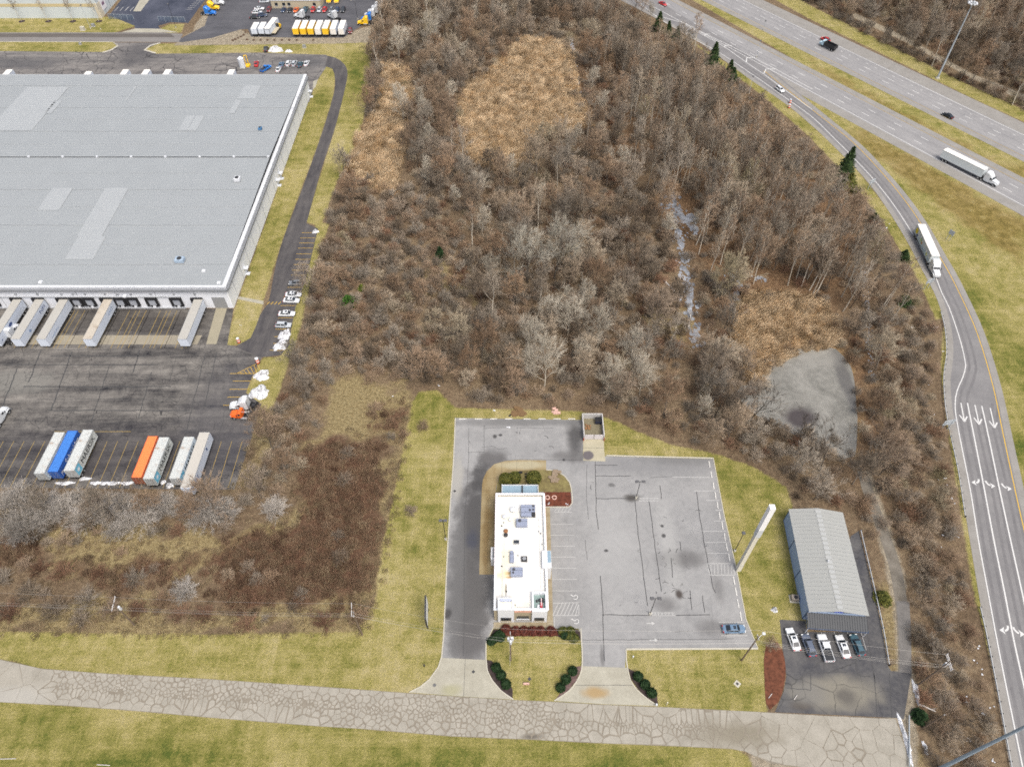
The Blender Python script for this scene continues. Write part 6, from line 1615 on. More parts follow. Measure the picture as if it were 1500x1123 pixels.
def grow(seed, H, trunk_frac, n_limb, limb_ang, limb_len, subs=(6, 6, 4), r0=.22, up=.25, twig_r=.016, multi=0):
    """a leafless tree: returns (trunk segments, twig segments)"""
    R = random.Random(seed)
    wood, twigs = [], []
    def line(p, d, L, ra, rb, out, n, wob, upw, sd):
        pts = [np.array(p, float)]
        d = np.array(d, float)
        for i in range(n):
            d = d + np.array([R.gauss(0, wob), R.gauss(0, wob), R.gauss(0, wob * .6) + upw / n])
            d /= np.linalg.norm(d)
            q = pts[-1] + d * L / n
            k0, k1 = i / n, (i + 1) / n
            out.append((tuple(pts[-1]), tuple(q), ra + (rb - ra) * k0, ra + (rb - ra) * k1, 0, sd))
            pts.append(q)
        return pts
    def along(pts, t):
        x = t * (len(pts) - 1); i = min(int(x), len(pts) - 2); f = x - i
        return pts[i] * (1 - f) + pts[i + 1] * f, (pts[i + 1] - pts[i]) / (np.linalg.norm(pts[i + 1] - pts[i]) + 1e-9)
    stems = []
    if multi:
        for k in range(multi):
            stems.append(((R.gauss(0, .25), R.gauss(0, .25), 0), rot_about((0, 0, 1), R.uniform(.08, .42), R.uniform(0, 6.28)), H * R.uniform(.55, .95)))
    else:
        stems.append(((0, 0, 0), rot_about((0, 0, 1), R.uniform(0, .09), R.uniform(0, 6.28)), H * .96))
    for (p, d, L) in stems:
        tr = line(p, d, L, r0 * (.6 if multi else 1), r0 * .10, wood, 7, .055, .10, 6)
        nl = max(3, n_limb // max(1, multi))
        for i in range(nl):
            t = trunk_frac + (1 - trunk_frac) * ((i + R.random() * .8) / nl) ** .9
            q, dd = along(tr, min(t, .97))
            LL = limb_len * H * (1.12 - .72 * ((t - trunk_frac) / (1 - trunk_frac))) * R.uniform(.75, 1.15)
            l = line(q, rot_about(dd, limb_ang * R.uniform(.7, 1.2), i * 2.4 + R.uniform(-.4, .4)), LL, r0 * .42 * (1.15 - t), .03, wood, 5, .10, up, 4)
            for j in range(subs[0]):
                q2, d2 = along(l, R.uniform(.28, 1.0))
                L2 = LL * R.uniform(.28, .52)
                s = line(q2, rot_about(d2, R.uniform(.4, .95), R.uniform(0, 6.28)), L2, .028, twig_r * 1.2, twigs, 2, .12, up * .5, 3)
                for k in range(subs[1]):
                    q3, d3 = along(s, R.uniform(.25, 1.0)); L3 = L2 * R.uniform(.35, .7)
                    s2 = line(q3, rot_about(d3, R.uniform(.35, .9), R.uniform(0, 6.28)), L3, twig_r * 1.1, twig_r, twigs, 1, .1, .1, 3)
                    for m in range(subs[2]):
                        q4, d4 = along(s2, R.uniform(.2, 1.0))
                        line(q4, rot_about(d4, R.uniform(.3, .9), R.uniform(0, 6.28)), L3 * R.uniform(.4, .8), twig_r, twig_r * .6, twigs, 1, .1, .1, 3)
    return wood, twigs

TREES = {}
def make_tree(key, seeds, mats, **kw):
    out = []
    for s in seeds:
        w, t = grow(s, **kw)
        mt = tube_mesh(key + "_trunk", w, [mats[0]], 6); mc = tube_mesh(key + "_crown", t, [mats[1]], 3)
        both = tube_mesh(key, [x for x in w] + [(*x[:4], 1, x[5]) for x in t], mats, 6)
        out.append((mt, mc, both))
    TREES[key] = out
def dome(seed, r, n=46, h=1.0, side=9, sub=2, r0=.035, tw=.013):
    """a leafless bush: stems fanning from the root to a round fuzzy head"""
    R = random.Random(seed); wood, tw_ = [], []
    for i in range(n):
        th = math.acos(1 - .86 * (i + R.random()) / n); az = i * 2.4 + R.gauss(0, .3)
        d = np.array((math.sin(th) * math.cos(az), math.sin(th) * math.sin(az), math.cos(th) * h + .12)); L = r * R.uniform(.72, 1.08)
        p = np.array((R.gauss(0, .12), R.gauss(0, .12), 0.0)); pts = [p]
        for k in range(3):
            d = d + np.array((R.gauss(0, .12), R.gauss(0, .12), R.gauss(.05, .08))); q = pts[-1] + d / np.linalg.norm(d) * L / 3
            wood.append((tuple(pts[-1]), tuple(q), r0 * (1 - k * .28), r0 * (.72 - k * .25), 0, 3)); pts.append(q)
        for k in range(side):
            t = R.uniform(.35, 1) * 3; j = min(int(t), 2); q = pts[j] + (pts[j + 1] - pts[j]) * (t - j)
            e = q + rot_about(pts[j + 1] - pts[j], R.uniform(.3, .9), R.uniform(0, 6.28)) * r * R.uniform(.16, .34)
            tw_.append((tuple(q), tuple(e), tw * 1.3, tw * .8, 0, 3))
            for m in range(sub):
                f = q + (e - q) * R.uniform(.3, 1); g_ = f + rot_about(e - q, R.uniform(.3, .9), R.uniform(0, 6.28)) * r * R.uniform(.08, .18)
                tw_.append((tuple(f), tuple(g_), tw, tw * .6, 0, 3))
    return wood, tw_
def make_dome(key, seeds, mats, **kw):
    out = []
    for s in seeds:
        w, t = dome(s, **kw)
        out.append((tube_mesh(key + "_trunk", w, [mats[0]], 3), tube_mesh(key + "_crown", t, [mats[1]], 3), tube_mesh(key, w + [(*x[:4], 1, x[5]) for x in t], mats, 3)))
    TREES[key] = out
make_tree("broad", (1, 2, 3, 4, 5), [m_trunk, m_twig], H=11.5, trunk_frac=.14, n_limb=16, limb_ang=.72, limb_len=.52, r0=.16, subs=(7, 6, 4), up=.5, twig_r=.019)
make_tree("slim", (11, 12, 13, 14), [m_slim, m_twig], H=16.5, trunk_frac=.36, n_limb=13, limb_ang=.58, limb_len=.27, r0=.17, subs=(5, 5, 3), up=.6, twig_r=.018)
make_tree("pale", (21, 22, 23), [m_pale, m_pale], H=12.0, trunk_frac=.12, n_limb=17, limb_ang=.68, limb_len=.50, r0=.16, subs=(7, 6, 3), up=.55, twig_r=.016)
make_tree("oak", (31, 32), [m_trunk, m_oaktwig], H=18.0, trunk_frac=.13, n_limb=16, limb_ang=.95, limb_len=.58, r0=.36, subs=(8, 6, 3), up=.55, twig_r=.022)
make_tree("scrub", (41, 42, 43, 44), [m_twig, m_twig], H=6.5, trunk_frac=.06, n_limb=20, limb_ang=.7, limb_len=.46, r0=.07, subs=(6, 6, 3), up=.35, twig_r=.016, multi=4)
make_tree("limbs", (81, 82, 83), [m_darkbark, m_darkbark], H=12.0, trunk_frac=.12, n_limb=9, limb_ang=.75, limb_len=.62, r0=.20, subs=(6, 4, 1), up=.45, twig_r=.022)
make_dome("bush", (51, 52, 53, 54), [m_twig, m_twig], r=2.6)
make_dome("greybush", (61, 62, 63), [m_greytwig, m_greytwig], r=4.4, n=70, side=12, sub=3, r0=.05, tw=.016)
make_dome("redbush", (71, 72), [m_twig_red, m_twig_red], r=2.5)

def tree(key, i, x, y, scale, label, cat="tree", group=None, name="bare_tree", rz=None):
    mt, mc, _ = TREES[key][i % len(TREES[key])]
    t = thing(name, label, cat, (x, y, 0), rng.uniform(0, 6.28) if rz is None else rz, group)
    t.scale = (scale, scale, scale * rng.uniform(.92, 1.1))
    link("trunk", mt, t); link("crown", mc, t)
    return t

def tuft(name, seed, n, h, spread, w, mat, lean=.5, droop=0.0):
    """clump of upright blades or stems"""
    R = random.Random(seed); V, Fc = [], []
    for _ in range(n):
        a = R.uniform(0, 6.28); r = spread * math.sqrt(R.random()); x, y = r * math.cos(a), r * math.sin(a)
        hh = h * R.uniform(.55, 1.1); la = R.uniform(0, 6.28); l = hh * lean * R.random()
        ww = w * R.uniform(.6, 1.2); px, py = -math.sin(la + 1.3) * ww, math.cos(la + 1.3) * ww
        m = (x + math.cos(la) * l * .4, y + math.sin(la) * l * .4, hh * .6); e = (x + math.cos(la) * l, y + math.sin(la) * l, hh * (1 - droop * R.random()))
        b = len(V); V += [(x - px, y - py, 0), (x + px, y + py, 0), (m[0] - px, m[1] - py, m[2]), (m[0] + px, m[1] + py, m[2]), e]
        Fc += [(b, b + 1, b + 3, b + 2), (b + 2, b + 3, b + 4)]
    me = bpy.data.meshes.new(name); me.from_pydata(V, [], Fc); me.materials.append(mat); me.update()
    return me
reeds = [tuft("reed_tuft", s, 90, 2.3, 1.1, .06, m_reed, 1.1, .4) for s in (1, 2, 3)]
weeds = [tuft("weed_tuft", s, 90, 1.15, .85, .030, m_weed, .7, .1) for s in (4, 5, 6)]
fweeds = [tuft("field_weed_tuft", s, 80, 1.0, .9, .028, m_fweed, .8, .2) for s in (14, 15, 16)]
straws = [tuft("straw_tuft", s, 80, .75, .9, .03, m_straw, .9, .3) for s in (7, 8)]

def scatter(name, label, cat, meshes, P, S, I=None):
    """many plants nobody would count, one object"""
    P = np.asarray(P, float)
    me = bpy.data.meshes.new(name); me.vertices.add(len(P))
    co = np.zeros((len(P), 3), np.float32); co[:, :2] = P
    me.vertices.foreach_set("co", co.ravel())
    me.attributes.new("size", "FLOAT", "POINT").data.foreach_set("value", np.asarray(S, np.float32))
    me.attributes.new("turn", "FLOAT", "POINT").data.foreach_set("value", nrng.uniform(0, 6.28, len(P)).astype(np.float32))
    me.attributes.new("pick", "INT", "POINT").data.foreach_set("value", (nrng.integers(0, len(meshes), len(P)) if I is None else np.asarray(I)).astype(np.int32))
    o = link(name, me); tag(o, label, cat, None, "stuff")
    c = bpy.data.collections.new(name + " kinds")
    for i, m in enumerate(meshes):
        k = bpy.data.objects.new("%s_kind_%02d" % (name, i), m); c.objects.link(k)
    g = bpy.data.node_groups.new(name, "GeometryNodeTree")
    g.interface.new_socket("Geometry", in_out="INPUT", socket_type="NodeSocketGeometry"); g.interface.new_socket("Geometry", in_out="OUTPUT", socket_type="NodeSocketGeometry")
    N, Lk = g.nodes, g.links
    gi, go_ = N.new("NodeGroupInput"), N.new("NodeGroupOutput")
    ci = N.new("GeometryNodeCollectionInfo"); ci.inputs["Collection"].default_value = c; ci.inputs["Separate Children"].default_value = True; ci.inputs["Reset Children"].default_value = True
    ip = N.new("GeometryNodeInstanceOnPoints"); ip.inputs["Pick Instance"].default_value = True
    def na(nm, ty):
        a = N.new("GeometryNodeInputNamedAttribute"); a.data_type = ty; a.inputs["Name"].default_value = nm
        return a.outputs["Attribute"]
    cx_ = N.new("ShaderNodeCombineXYZ"); Lk.new(na("turn", "FLOAT"), cx_.inputs[2])
    Lk.new(gi.outputs[0], ip.inputs["Points"]); Lk.new(ci.outputs[0], ip.inputs["Instance"]); Lk.new(na("pick", "INT"), ip.inputs["Instance Index"])
    Lk.new(cx_.outputs[0], ip.inputs["Rotation"]); Lk.new(na("size", "FLOAT"), ip.inputs["Scale"]); Lk.new(ip.outputs[0], go_.inputs[0])
    md = o.modifiers.new("scatter", "NODES"); md.node_group = g
    return o

WOODS = GP([(548,62),(545,66),(541,112),(527,205),(497,262),(475,326),(486,330),(462,400),(444,480),(424,545),(410,600),(384,700),(358,736),(300,748),(-160,722),(-160,790),(60,800),(250,790),(330,770),(400,735),(440,690),(462,640),(484,566),(600,556),(645,566),(680,594),(760,592),(850,595),(895,603),(935,622),(990,645),(1040,655),(1105,676),(1160,706),(1166,742),(1238,742),(1262,772),(1270,800),(1310,790),(1325,850),(1340,900),(1340,985),(1350,1130),(1395,1180),(1470,1180),(1455,1060),(1425,900),(1410,800),(1388,650),(1376,580),(1374,510),(1362,470),(1340,420),(1300,350),(1262,290),(1215,240),(1160,185),(1100,135),(1040,92),(985,50),(930,12),(880,-16),(580,-40),(560,10)])
NE = GP([(1120,-32),(1195,12),(1290,62),(1420,127),(1520,172),(1560,150),(1560,-60),(1100,-60)])
CLEAR = ZW["reed"] + [[tuple(p) for p in GP(q)] for q in ([(1112,545),(1136,518),(1182,506),(1225,508),(1255,560),(1258,650),(1215,655),(1150,628),(1115,600)], [(480,558),(600,560),(615,572),(600,600),(590,660),(462,664),(445,655)], [(1300,990),(1336,990),(1334,870),(1312,800),(1290,745),(1276,745),(1305,830),(1312,900)], [(972,290),(1028,296),(1022,330),(1004,342),(1008,390),(1022,440),(1030,515),(1016,515),(1003,440),(992,385),(985,330)], [(1250,14),(1330,54),(1420,104),(1505,138),(1505,152),(1420,116),(1330,66),(1250,30)], [(830,52),(842,52),(850,110),(860,172),(848,172),(838,115)])]
def in_poly(P, poly, m=0.0): return inside(P, poly) > m
def clear_of(P, m=0.0):
    ok = np.ones(len(P), bool)
    for c in CLEAR: ok &= inside(P, c) < m
    return ok
def sample(poly, spacing, jitter=.5, clear=True, margin=0.0, cm=0.0, cj=0.0):
    lo, hi = np.min(poly, 0), np.max(poly, 0)
    X, Y = np.meshgrid(np.arange(lo[0], hi[0], spacing), np.arange(lo[1], hi[1], spacing))
    P = np.stack([X.ravel(), Y.ravel()], 1) + nrng.uniform(-jitter, jitter, (X.size, 2)) * spacing
    P = P[in_poly(P, poly, margin)]
    return P[clear_of(P, cm + cj * nrng.random(len(P)) ** 2)] if clear else P
def vis(P):
    """photo pixel of ground points"""
    y, z = P[:, 1], -CAM_H
    dep = y * math.cos(PITCH) - z * math.sin(PITCH); up = y * math.sin(PITCH) + z * math.cos(PITCH)
    return np.stack([750 + F * P[:, 0] / dep, 561.5 - F * up / dep], 1), dep

# -- trees that can be told apart
taken = []
def spot(key, px, py, s, label, group=None, name="bare_tree", cat="tree", i=0, rz=None):
    x, y = G(px, py); taken.append((x, y, 5.0 * s if key != "oak" else 9.0))
    return tree(key, i, x, y, s, label, cat, group, name, rz)
spot("oak", 773, 414, 1.0, "tall spreading grey tree, left one of two in the middle of the woods")
spot("oak", 812, 408, 1.05, "tall spreading grey tree, right one of two in the middle of the woods", i=1)
gpal = "pale barked trees at the front of the woods"
for k, (px, py, s, lab) in enumerate(((797.6, 566, 1.25, "whitest spreading tree at the front edge of the woods"), (771, 520, 1.1, "pale tree left behind the whitest spreading tree"), (831, 496, 1.15, "tall pale tree with a straight trunk behind the whitest tree"), (875, 510, 1.1, "pale tree behind the gap in the front row of the woods"),
     (898, 580, 1.0, "pale forked tree at the wood edge left of another pale tree"), (936.5, 580, 1.05, "pale tree at the wood edge with an open wide crown"), (925, 535, .95, "pale tree standing behind the open wide crown"), (720, 412, .8, "small pale fan shaped tree left of the two tall grey trees"), (855, 470, 1.0, "pale tree farther back between the front row and the ditch"), (800, 480, .95, "slight pale tree in the middle of the pale group"), (845, 540, .8, "small pale tree between the whitest tree and the forked one"))):
    spot("pale", px, py, s, lab, gpal, i=k)
for k, (key, px, py, s, lab) in enumerate((("pale", 585.5, 92, 1.25, "pale fan shaped tree beside the end of the truck row"), ("pale", 639, 80, 1.3, "pale tree right of the first one by the truck row"), ("pale", 592, 180, 1.15, "grey tree with a dense round crown beside the left reed bed"), ("broad", 650, 198, 1.3, "dark tree between the two reed beds"), ("broad", 787, 260, 1.35, "dark round crowned tree standing at the lower edge of the large reed bed"),
     ("limbs", 1043.5, 618, .95, "leaning dark tree left of the frozen pond"), ("limbs", 1098, 618, 1.1, "dark tree with long bare limbs reaching over the frozen pond"), ("limbs", 1165, 665, 1.0, "dark thin tree below the dark patch of the pond"), ("limbs", 1200, 690, 1.1, "dark tree between the pond and the blue shop"), ("broad", 705, 530, 1.25, "dark dense tree at the left front of the woods"), ("broad", 745, 345, 1.0, "brown tree left behind the two tall grey trees"))):
    spot(key, px, py, s, lab, None, i=k)
# conifers
def conifer(px, py, h, r, label, mat=m_ever, name="conifer_tree", taper=1.0):
    R = random.Random(int(px * 7 + py)); x, y = G(px, py)
    if px > 900: h, r = h * 1.2, r * 1.25
    t = thing(name, label, "tree", (x, y, 0), R.uniform(0, 6), "evergreen trees along the ramp" if px > 900 else None)
    mb = MB(); mb.tube((0, 0, 0), (0, 0, h * .9), r * .08, .02, 6); mb.build("trunk", m_trunk, t)
    mb = MB()
    for _ in range(int(1100)):
        u = R.random() ** 1.25; z = h * (.06 + .93 * u)
        rr = r * (1 - u) ** taper * R.uniform(.45, 1.06) * (1 + .25 * math.sin(z * 5)) + .05; a = R.uniform(0, 6.28)
        c = Vector((rr * math.cos(a), rr * math.sin(a), z)); d = Vector((math.cos(a), math.sin(a), R.uniform(-.5, .3))).normalized() * R.uniform(.3, .75) * (h / 9) ** .5
        s = d.cross(Vector((R.gauss(0, 1), R.gauss(0, 1), 1))).normalized() * R.uniform(.16, .34)
        mb.face([c - s, c + d * .6 - s * .6, c + d, c + s])
    mb.loft([[(r * k * math.cos(a), r * k * math.sin(a), z) for a in np.linspace(0, 6.283, 9)[:-1]] for k, z in ((.35, h * .05), (.72, h * .14), (.5, h * .5), (.05, h * .94))])
    mb.build("crown", mat, t)
    taken.extend([(x, y, (r + 2) * 1.6), (x, y - 4, 8.0), (x, y - 8, 8.0)] if px > 900 else [(x, y, r + 1)])
    return t
conifer(963.7, 46, 7.5, 2.2, "dark conifer at the top of the ramp edge"); conifer(978, 50, 5, 1.4, "small thin conifer right of the topmost dark conifer"); conifer(991, 58, 5, 1.6, "small conifer at the woods edge below the topmost ones")
conifer(1043, 96, 8.5, 2.6, "dense dark conifer midway down the ramp edge"); conifer(1067, 112, 6, 1.6, "narrow conifer right of the dense one"); conifer(1072, 119, 5, 1.7, "short conifer touching the narrow one")
conifer(1235, 256, 9.5, 2.7, "tall pointed conifer beside the exit ramp"); conifer(1240, 277, 5.5, 3.0, "broad olive conifer just below the tall pointed one", m_yew); conifer(1279, 322, 2.2, 1.0, "tiny evergreen at the ramp verge"); conifer(1322, 379, 3.0, 1.5, "small dark evergreen in the brush by the ramp"); conifer(1325, 444, 2.5, 1.7, "round dark evergreen in the brush above the guardrail")
conifer(512, 443, 2.6, 2.2, "bright green bush in the brush right of the parked cars", leafmat("bright green leaves", (.012, .05, .006), (.05, .12, .015)), "evergreen_bush", .6); conifer(530, 423, 1.6, 1.0, "small yellow green bush above the bright green one", leafmat("lime leaves", (.06, .09, .01), (.13, .15, .03)), "evergreen_bush", .6); conifer(645, 378, 4.5, 1.7, "single dark evergreen deep in the brush", m_box)
conifer(1292, 877, 1.8, 1.2, "round green shrub on the bank right of the shop drive", m_yew, "evergreen_bush", .5); conifer(1346, 1050, 1.8, 1.0, "dark evergreen shrub between the two leaning poles", m_box, "evergreen_bush", .6)

# grey bushes below the containers and around the field
gbu = "grey bushes along the south edge of the truck yard"
for k, (px, py, s) in enumerate(((44, 765, 1.35), (31, 725, 1.1), (10, 735, 1.0), (95, 738, 1.0), (132, 750, 1.05), (158, 735, 1.0), (209, 750, 1.2), (191, 735, .95), (242, 736, 1.0), (306, 745, 1.15), (70, 735, 1.1), (175, 765, .8), (275, 735, .8), (332, 740, .9), (115, 720, .7))):
    x, y = G(px, py + 13); taken.append((x, y, 2.5)); tree("greybush", k, x, y, s * 1.0, "leafless grey bush at the south edge of the truck yard", "bush", gbu, "bare_bush")
gfd = "leafless bushes scattered over the weed field"
for k, (px, py, s, key) in enumerate(((262, 780, .95, "redbush"), (95, 840, 1.3, "redbush"), (273, 868, .75, "greybush"), (242, 885, 1.3, "bush"), (266, 900, 1.0, "redbush"), (301, 902, 1.1, "redbush"), (18, 900, 1.2, "redbush"), (84, 897, 1.3, "bush"), (403, 748, .8, "greybush"), (499, 818, 1.0, "bush"), (526, 905, 1.1, "bush"), (476, 912, 1.2, "redbush"), (363, 915, 1.1, "redbush"), (378, 850, .8, "bush"), (505, 705, 1.0, "bush"), (45, 870, 1.2, "bush"), (130, 880, 1.2, "bush"), (165, 895, 1.1, "bush"), (205, 895, 1.0, "redbush"), (200, 850, 1.1, "bush"), (150, 840, .9, "redbush"), (5, 850, 1.2, "bush"), (60, 835, 1.0, "redbush"))):
    x, y = G(px, py); taken.append((x, y, 2)); tree(key, k, x, y, s, "leafless bush standing among the dry weeds of the field", "bush", gfd, "bare_bush")
for px, py, s, lab in ((620, 627, .85, "low bare shrub on the lawn nearest the woods"), (602, 750, .8, "low bare shrub on the lawn beside the weed field"), (1130, 945, .8, "bare shrub at the top of the russet mulch bed")):
    x, y = G(px, py); tree("bush", 1, x, y, s, lab, "bush", "low bare shrubs", "bare_bush")
glt = "young lawn trees in front of the white building"
for k, px in enumerate((32, 71, 107, 145)):
    x, y = G(px, 31.5); tree("slim", k, x, y, .62, "young bare lawn tree in front of the white panelled building", "tree", glt)
    mb = MB(); mb.tube((0, 0, 0), (0, 0, .06), 1.5, 1.3, 14); o = mb.build("mulch_ring", mat_darkm); o.location = (x, y, .005); tag(o, "dark mulch ring under a young lawn tree", "mulch ring", "mulch rings under the lawn trees")

# -- the wood itself: the nearest as single trees, the rest as one mass
SLIMZ = GP([(870,60),(985,60),(1090,140),(1250,310),(1330,440),(1300,520),(1240,470),(1090,420),(1030,400),(930,260)])
_wp = sample(WOODS, 6.6, .48, True, .8, -2.0)
P = np.concatenate([_wp, sample(SLIMZ, 5.6, .5, True, 6.0), sample(NE, 6.0, .48, True)])
if taken:
    T = np.array(taken)
    d = np.hypot(P[:, None, 0] - T[None, :, 0], P[:, None, 1] - T[None, :, 1])
    P = P[(d > T[None, :, 2] * .55).all(1)]
px_, dep = vis(P)
RAMPZ = ramp_left + ramp_right[::-1]
_top = P * (CAM_H / (CAM_H - np.where(inside(P, SLIMZ) > -4, 17.0, 12.0))[:, None])
_keep = (inside(_top, RAMPZ) < -3.0) | (inside(P, NE) > -2)
P, px_, dep = P[_keep], px_[_keep], dep[_keep]
seen = (px_[:, 0] > -60) & (px_[:, 0] < 1560) & (px_[:, 1] > -70) & (px_[:, 1] < 1150)
P, px_, dep = P[seen], px_[seen], dep[seen]
SLIMZ = GP([(870,60),(985,60),(1090,140),(1250,310),(1330,440),(1300,520),(1240,470),(1090,420),(1030,400),(930,260)])
BRUSHZ = GP([(540,210),(500,270),(470,420),(420,560),(345,722),(440,690),(484,566),(640,560),(700,470),(690,370),(620,290),(560,260)])
EASTZ = GP([(1290,450),(1380,450),(1400,700),(1480,1180),(1330,1180),(1345,900),(1300,760)])
NEZ = inside(P, NE) > -2
slim = inside(P, SLIMZ) > 0; brush = inside(P, BRUSHZ) > 0; east = inside(P, EASTZ) > 0
kind = []
for i in range(len(P)):
    r = rng.random()
    if slim[i]: kind.append("slim" if r < .62 else "pale" if r < .72 else "broad")
    elif brush[i]: kind.append("scrub" if r < .82 else "broad" if r < .93 else "bush")
    elif east[i]: kind.append("scrub" if r < .55 else "bush" if r < .9 else "redbush")
    elif NEZ[i]: kind.append("broad" if r < .6 else "slim" if r < .85 else "scrub")
    else: kind.append("broad" if r < .62 else "scrub" if r < .84 else "slim" if r < .92 else "pale")
order = np.argsort(dep)
NSINGLE = 225
LAB = {"broad": ("bare brown tree with a spreading crown in the thick of the woods", "bare spreading trees of the woods"), "slim": ("tall slim pale trunked tree among others like it in the woods", "slim pale trunked trees"), "pale": ("pale barked bare tree scattered through the brown woods", "scattered pale barked trees"),
       "scrub": ("many stemmed leafless scrub tree in the grey brown thicket", "scrub trees of the thicket"), "bush": ("leafless brown bush in the thicket", "brown bushes of the thicket"), "redbush": ("leafless reddish bush on the bank by the guardrail", "reddish bushes on the bank")}
SC = {"broad": (.68, 1.15), "slim": (.8, 1.2), "pale": (.6, .85), "scrub": (.65, 1.1), "bush": (.9, 1.5), "redbush": (.8, 1.2)}
mass_P, mass_S, mass_I, mass_meshes, mass_idx = [], [], [], [], {}
for key in ("broad", "slim", "pale", "scrub", "bush", "redbush"):
    mass_idx[key] = (len(mass_meshes), len(TREES[key])); mass_meshes += [t[2] for t in TREES[key]]
for n_, i in enumerate(order):
    key = kind[i]; s = rng.uniform(*SC[key])
    if n_ < NSINGLE:
        tree(key, rng.randrange(9), P[i][0], P[i][1], s, LAB[key][0], "bush" if "bush" in key else "tree", LAB[key][1], "bare_bush" if "bush" in key else "bare_tree")
    else:
        b, k = mass_idx[key]; mass_P.append(P[i]); mass_S.append(s); mass_I.append(b + rng.randrange(k))
scatter("woodland_trees", "mass of bare trees filling the far woods up to the highway", "woods", mass_meshes, mass_P, mass_S, mass_I)
print("trees", len(P))
# undergrowth
U = np.concatenate([sample(WOODS, 2.9, .5, True, .2, -1.5, 5.0), sample(NE, 3.2, .5, True)])
q, dep = vis(U); U = U[(q[:, 0] > -60) & (q[:, 0] < 1560) & (q[:, 1] > -60) & (q[:, 1] < 1170)]
U = U[(inside(U * (CAM_H / (CAM_H - 3.5)), RAMPZ) < 0) & (inside(U, RAMPZ) < -3)]
for (a_, b_, r_) in taken:
    if b_ < 106 and a_ < -60: U = U[np.hypot(U[:, 0] - a_, U[:, 1] - b_) > r_ * 1.3]
thin = (inside(U, SLIMZ) > 0) & (nrng.random(len(U)) < .72)
U = U[~thin]
mid_ = (nrng.random(len(U)) < .22) & (inside(U, BRUSHZ) < 0) & (inside(U, EASTZ) < 0); U = U[~mid_]
ms = [t[2] for t in TREES["bush"] + TREES["redbush"] + TREES["scrub"][:2]]
I = nrng.choice(len(ms), len(U), p=[.2, .2, .2, .2, .05, .05, .05, .05])
S = np.where(I >= 6, nrng.uniform(.4, .7, len(U)), nrng.uniform(.5, 1.15, len(U)))
scatter("undergrowth", "grey brown leafless undergrowth filling the woods and thickets", "undergrowth", ms, U, S, I)
# weeds, reeds, rough grass
W = np.concatenate([sample(p, 1.1, .6, False, -2.5) for p in ZW["weed"]]); W = W[nrng.random(len(W)) < np.clip(zone_weight(warp(W, 3.0), "weed") * (.78 + .55 * np.sin(W[:, 0] * .23 + np.sin(W[:, 1] * .19) * 2) * np.sin(W[:, 1] * .21 + np.sin(W[:, 0] * .13) * 2)), 0, 1)]; scatter("dry_weeds", "dark red brown dry weeds covering the field left of the lawn", "weeds", weeds, W, nrng.uniform(.6, 1.35, len(W)))
Fp = GP([(-90,725),(250,795),(340,770),(400,740),(440,700),(470,660),(600,560),(590,680),(570,780),(535,905),(300,915),(-90,905)])
W = sample(Fp, 2.0, .6, False); W = W[nrng.random(len(W)) < .75]; scatter("field_weeds", "thin brown weeds and low brush over the rough field", "weeds", fweeds + straws + [TREES["bush"][0][2]], W, nrng.uniform(.45, 1.05, len(W)), nrng.choice(6, len(W), p=[.2, .2, .2, .17, .17, .06]))
W = np.concatenate([sample(p, 1.1, .6, False, -1.8) for p in ZW["reed"][:3]])
_d = np.sin(W[:, 0] * .34 + np.sin(W[:, 1] * .21) * 2) * np.sin(W[:, 1] * .29 + np.sin(W[:, 0] * .17) * 2); W = W[nrng.random(len(W)) < np.clip(.80 + .5 * _d, .15, 1)]; scatter("dry_reeds", "tan dry reeds of the wet hollows in the woods", "reeds", reeds, W, nrng.uniform(.6, 1.25, len(W)))
W = np.concatenate([sample(p, 1.5, .6, False, -.5) for p in ZW["tan"][:5]]); scatter("rough_grass", "pale rough grass along the field edge", "grass", straws, W, nrng.uniform(.5, 1.1, len(W)))

# clipped shrubs of the restaurant beds
def shrub(px, py, r, h, label, mat, group, name="clipped_shrub", n=420, z=.04):
    R = random.Random(int(px * 13 + py * 3)); x, y = G(px, py)
    t = thing(name, label, "shrub", (x, y, z), 0, group)
    mb = MB(); mb.tube((0, 0, 0), (0, 0, h * .5), .06, .04, 6); mb.build("stem", m_trunk, t)
    mb = MB(); N_, M_ = 12, 7; rings = []
    for i in range(M_):
        u = math.pi * (i + .6) / (M_ + .2); rings.append([(r * .88 * math.sin(u) * (1 + R.uniform(-.08, .08)) * math.cos(a), r * .88 * math.sin(u) * math.sin(a), h * .5 * (1 - math.cos(u)) * .94 + .03) for a in np.linspace(0, 2 * math.pi, N_ + 1)[:-1]])
    mb.loft(rings)
    for _ in range(n):
        u = math.acos(R.uniform(-.75, 1)); a = R.uniform(0, 6.28); k = R.uniform(.86, 1.08)
        c = Vector((r * k * math.sin(u) * math.cos(a), r * k * math.sin(u) * math.sin(a), h * .5 * (1 + k * math.cos(u))))
        s = Vector((R.gauss(0, 1), R.gauss(0, 1), R.gauss(0, 1))).normalized() * .11; e = s.cross(Vector((R.gauss(0, 1), R.gauss(0, 1), R.gauss(0, 1)))).normalized() * .09
        mb.face([c - s - e, c + s - e, c + s + e, c - s + e])
    mb.build("crown", mat, t)
gs3 = "round clipped shrubs beside the driveways"
for px, py, w_ in ((727, 979, "top"), (734, 990, "middle"), (741.5, 1003.5, "bottom")): shrub(px, py, .98, 1.5, w_ + " round clipped shrub of three on the left side of the front lawn", m_box, gs3)
for px, py, w_ in ((838.5, 984, "top"), (829, 996, "middle"), (821, 1008.5, "bottom")): shrub(px, py, .95, 1.5, w_ + " round clipped shrub of three on the right side of the front lawn", m_box, gs3)
for px, py, w_ in ((934, 992, "top"), (944.5, 1004, "middle"), (954, 1016, "bottom")): shrub(px, py, .98, 1.5, w_ + " round clipped shrub of three beside the east driveway", m_box, gs3)
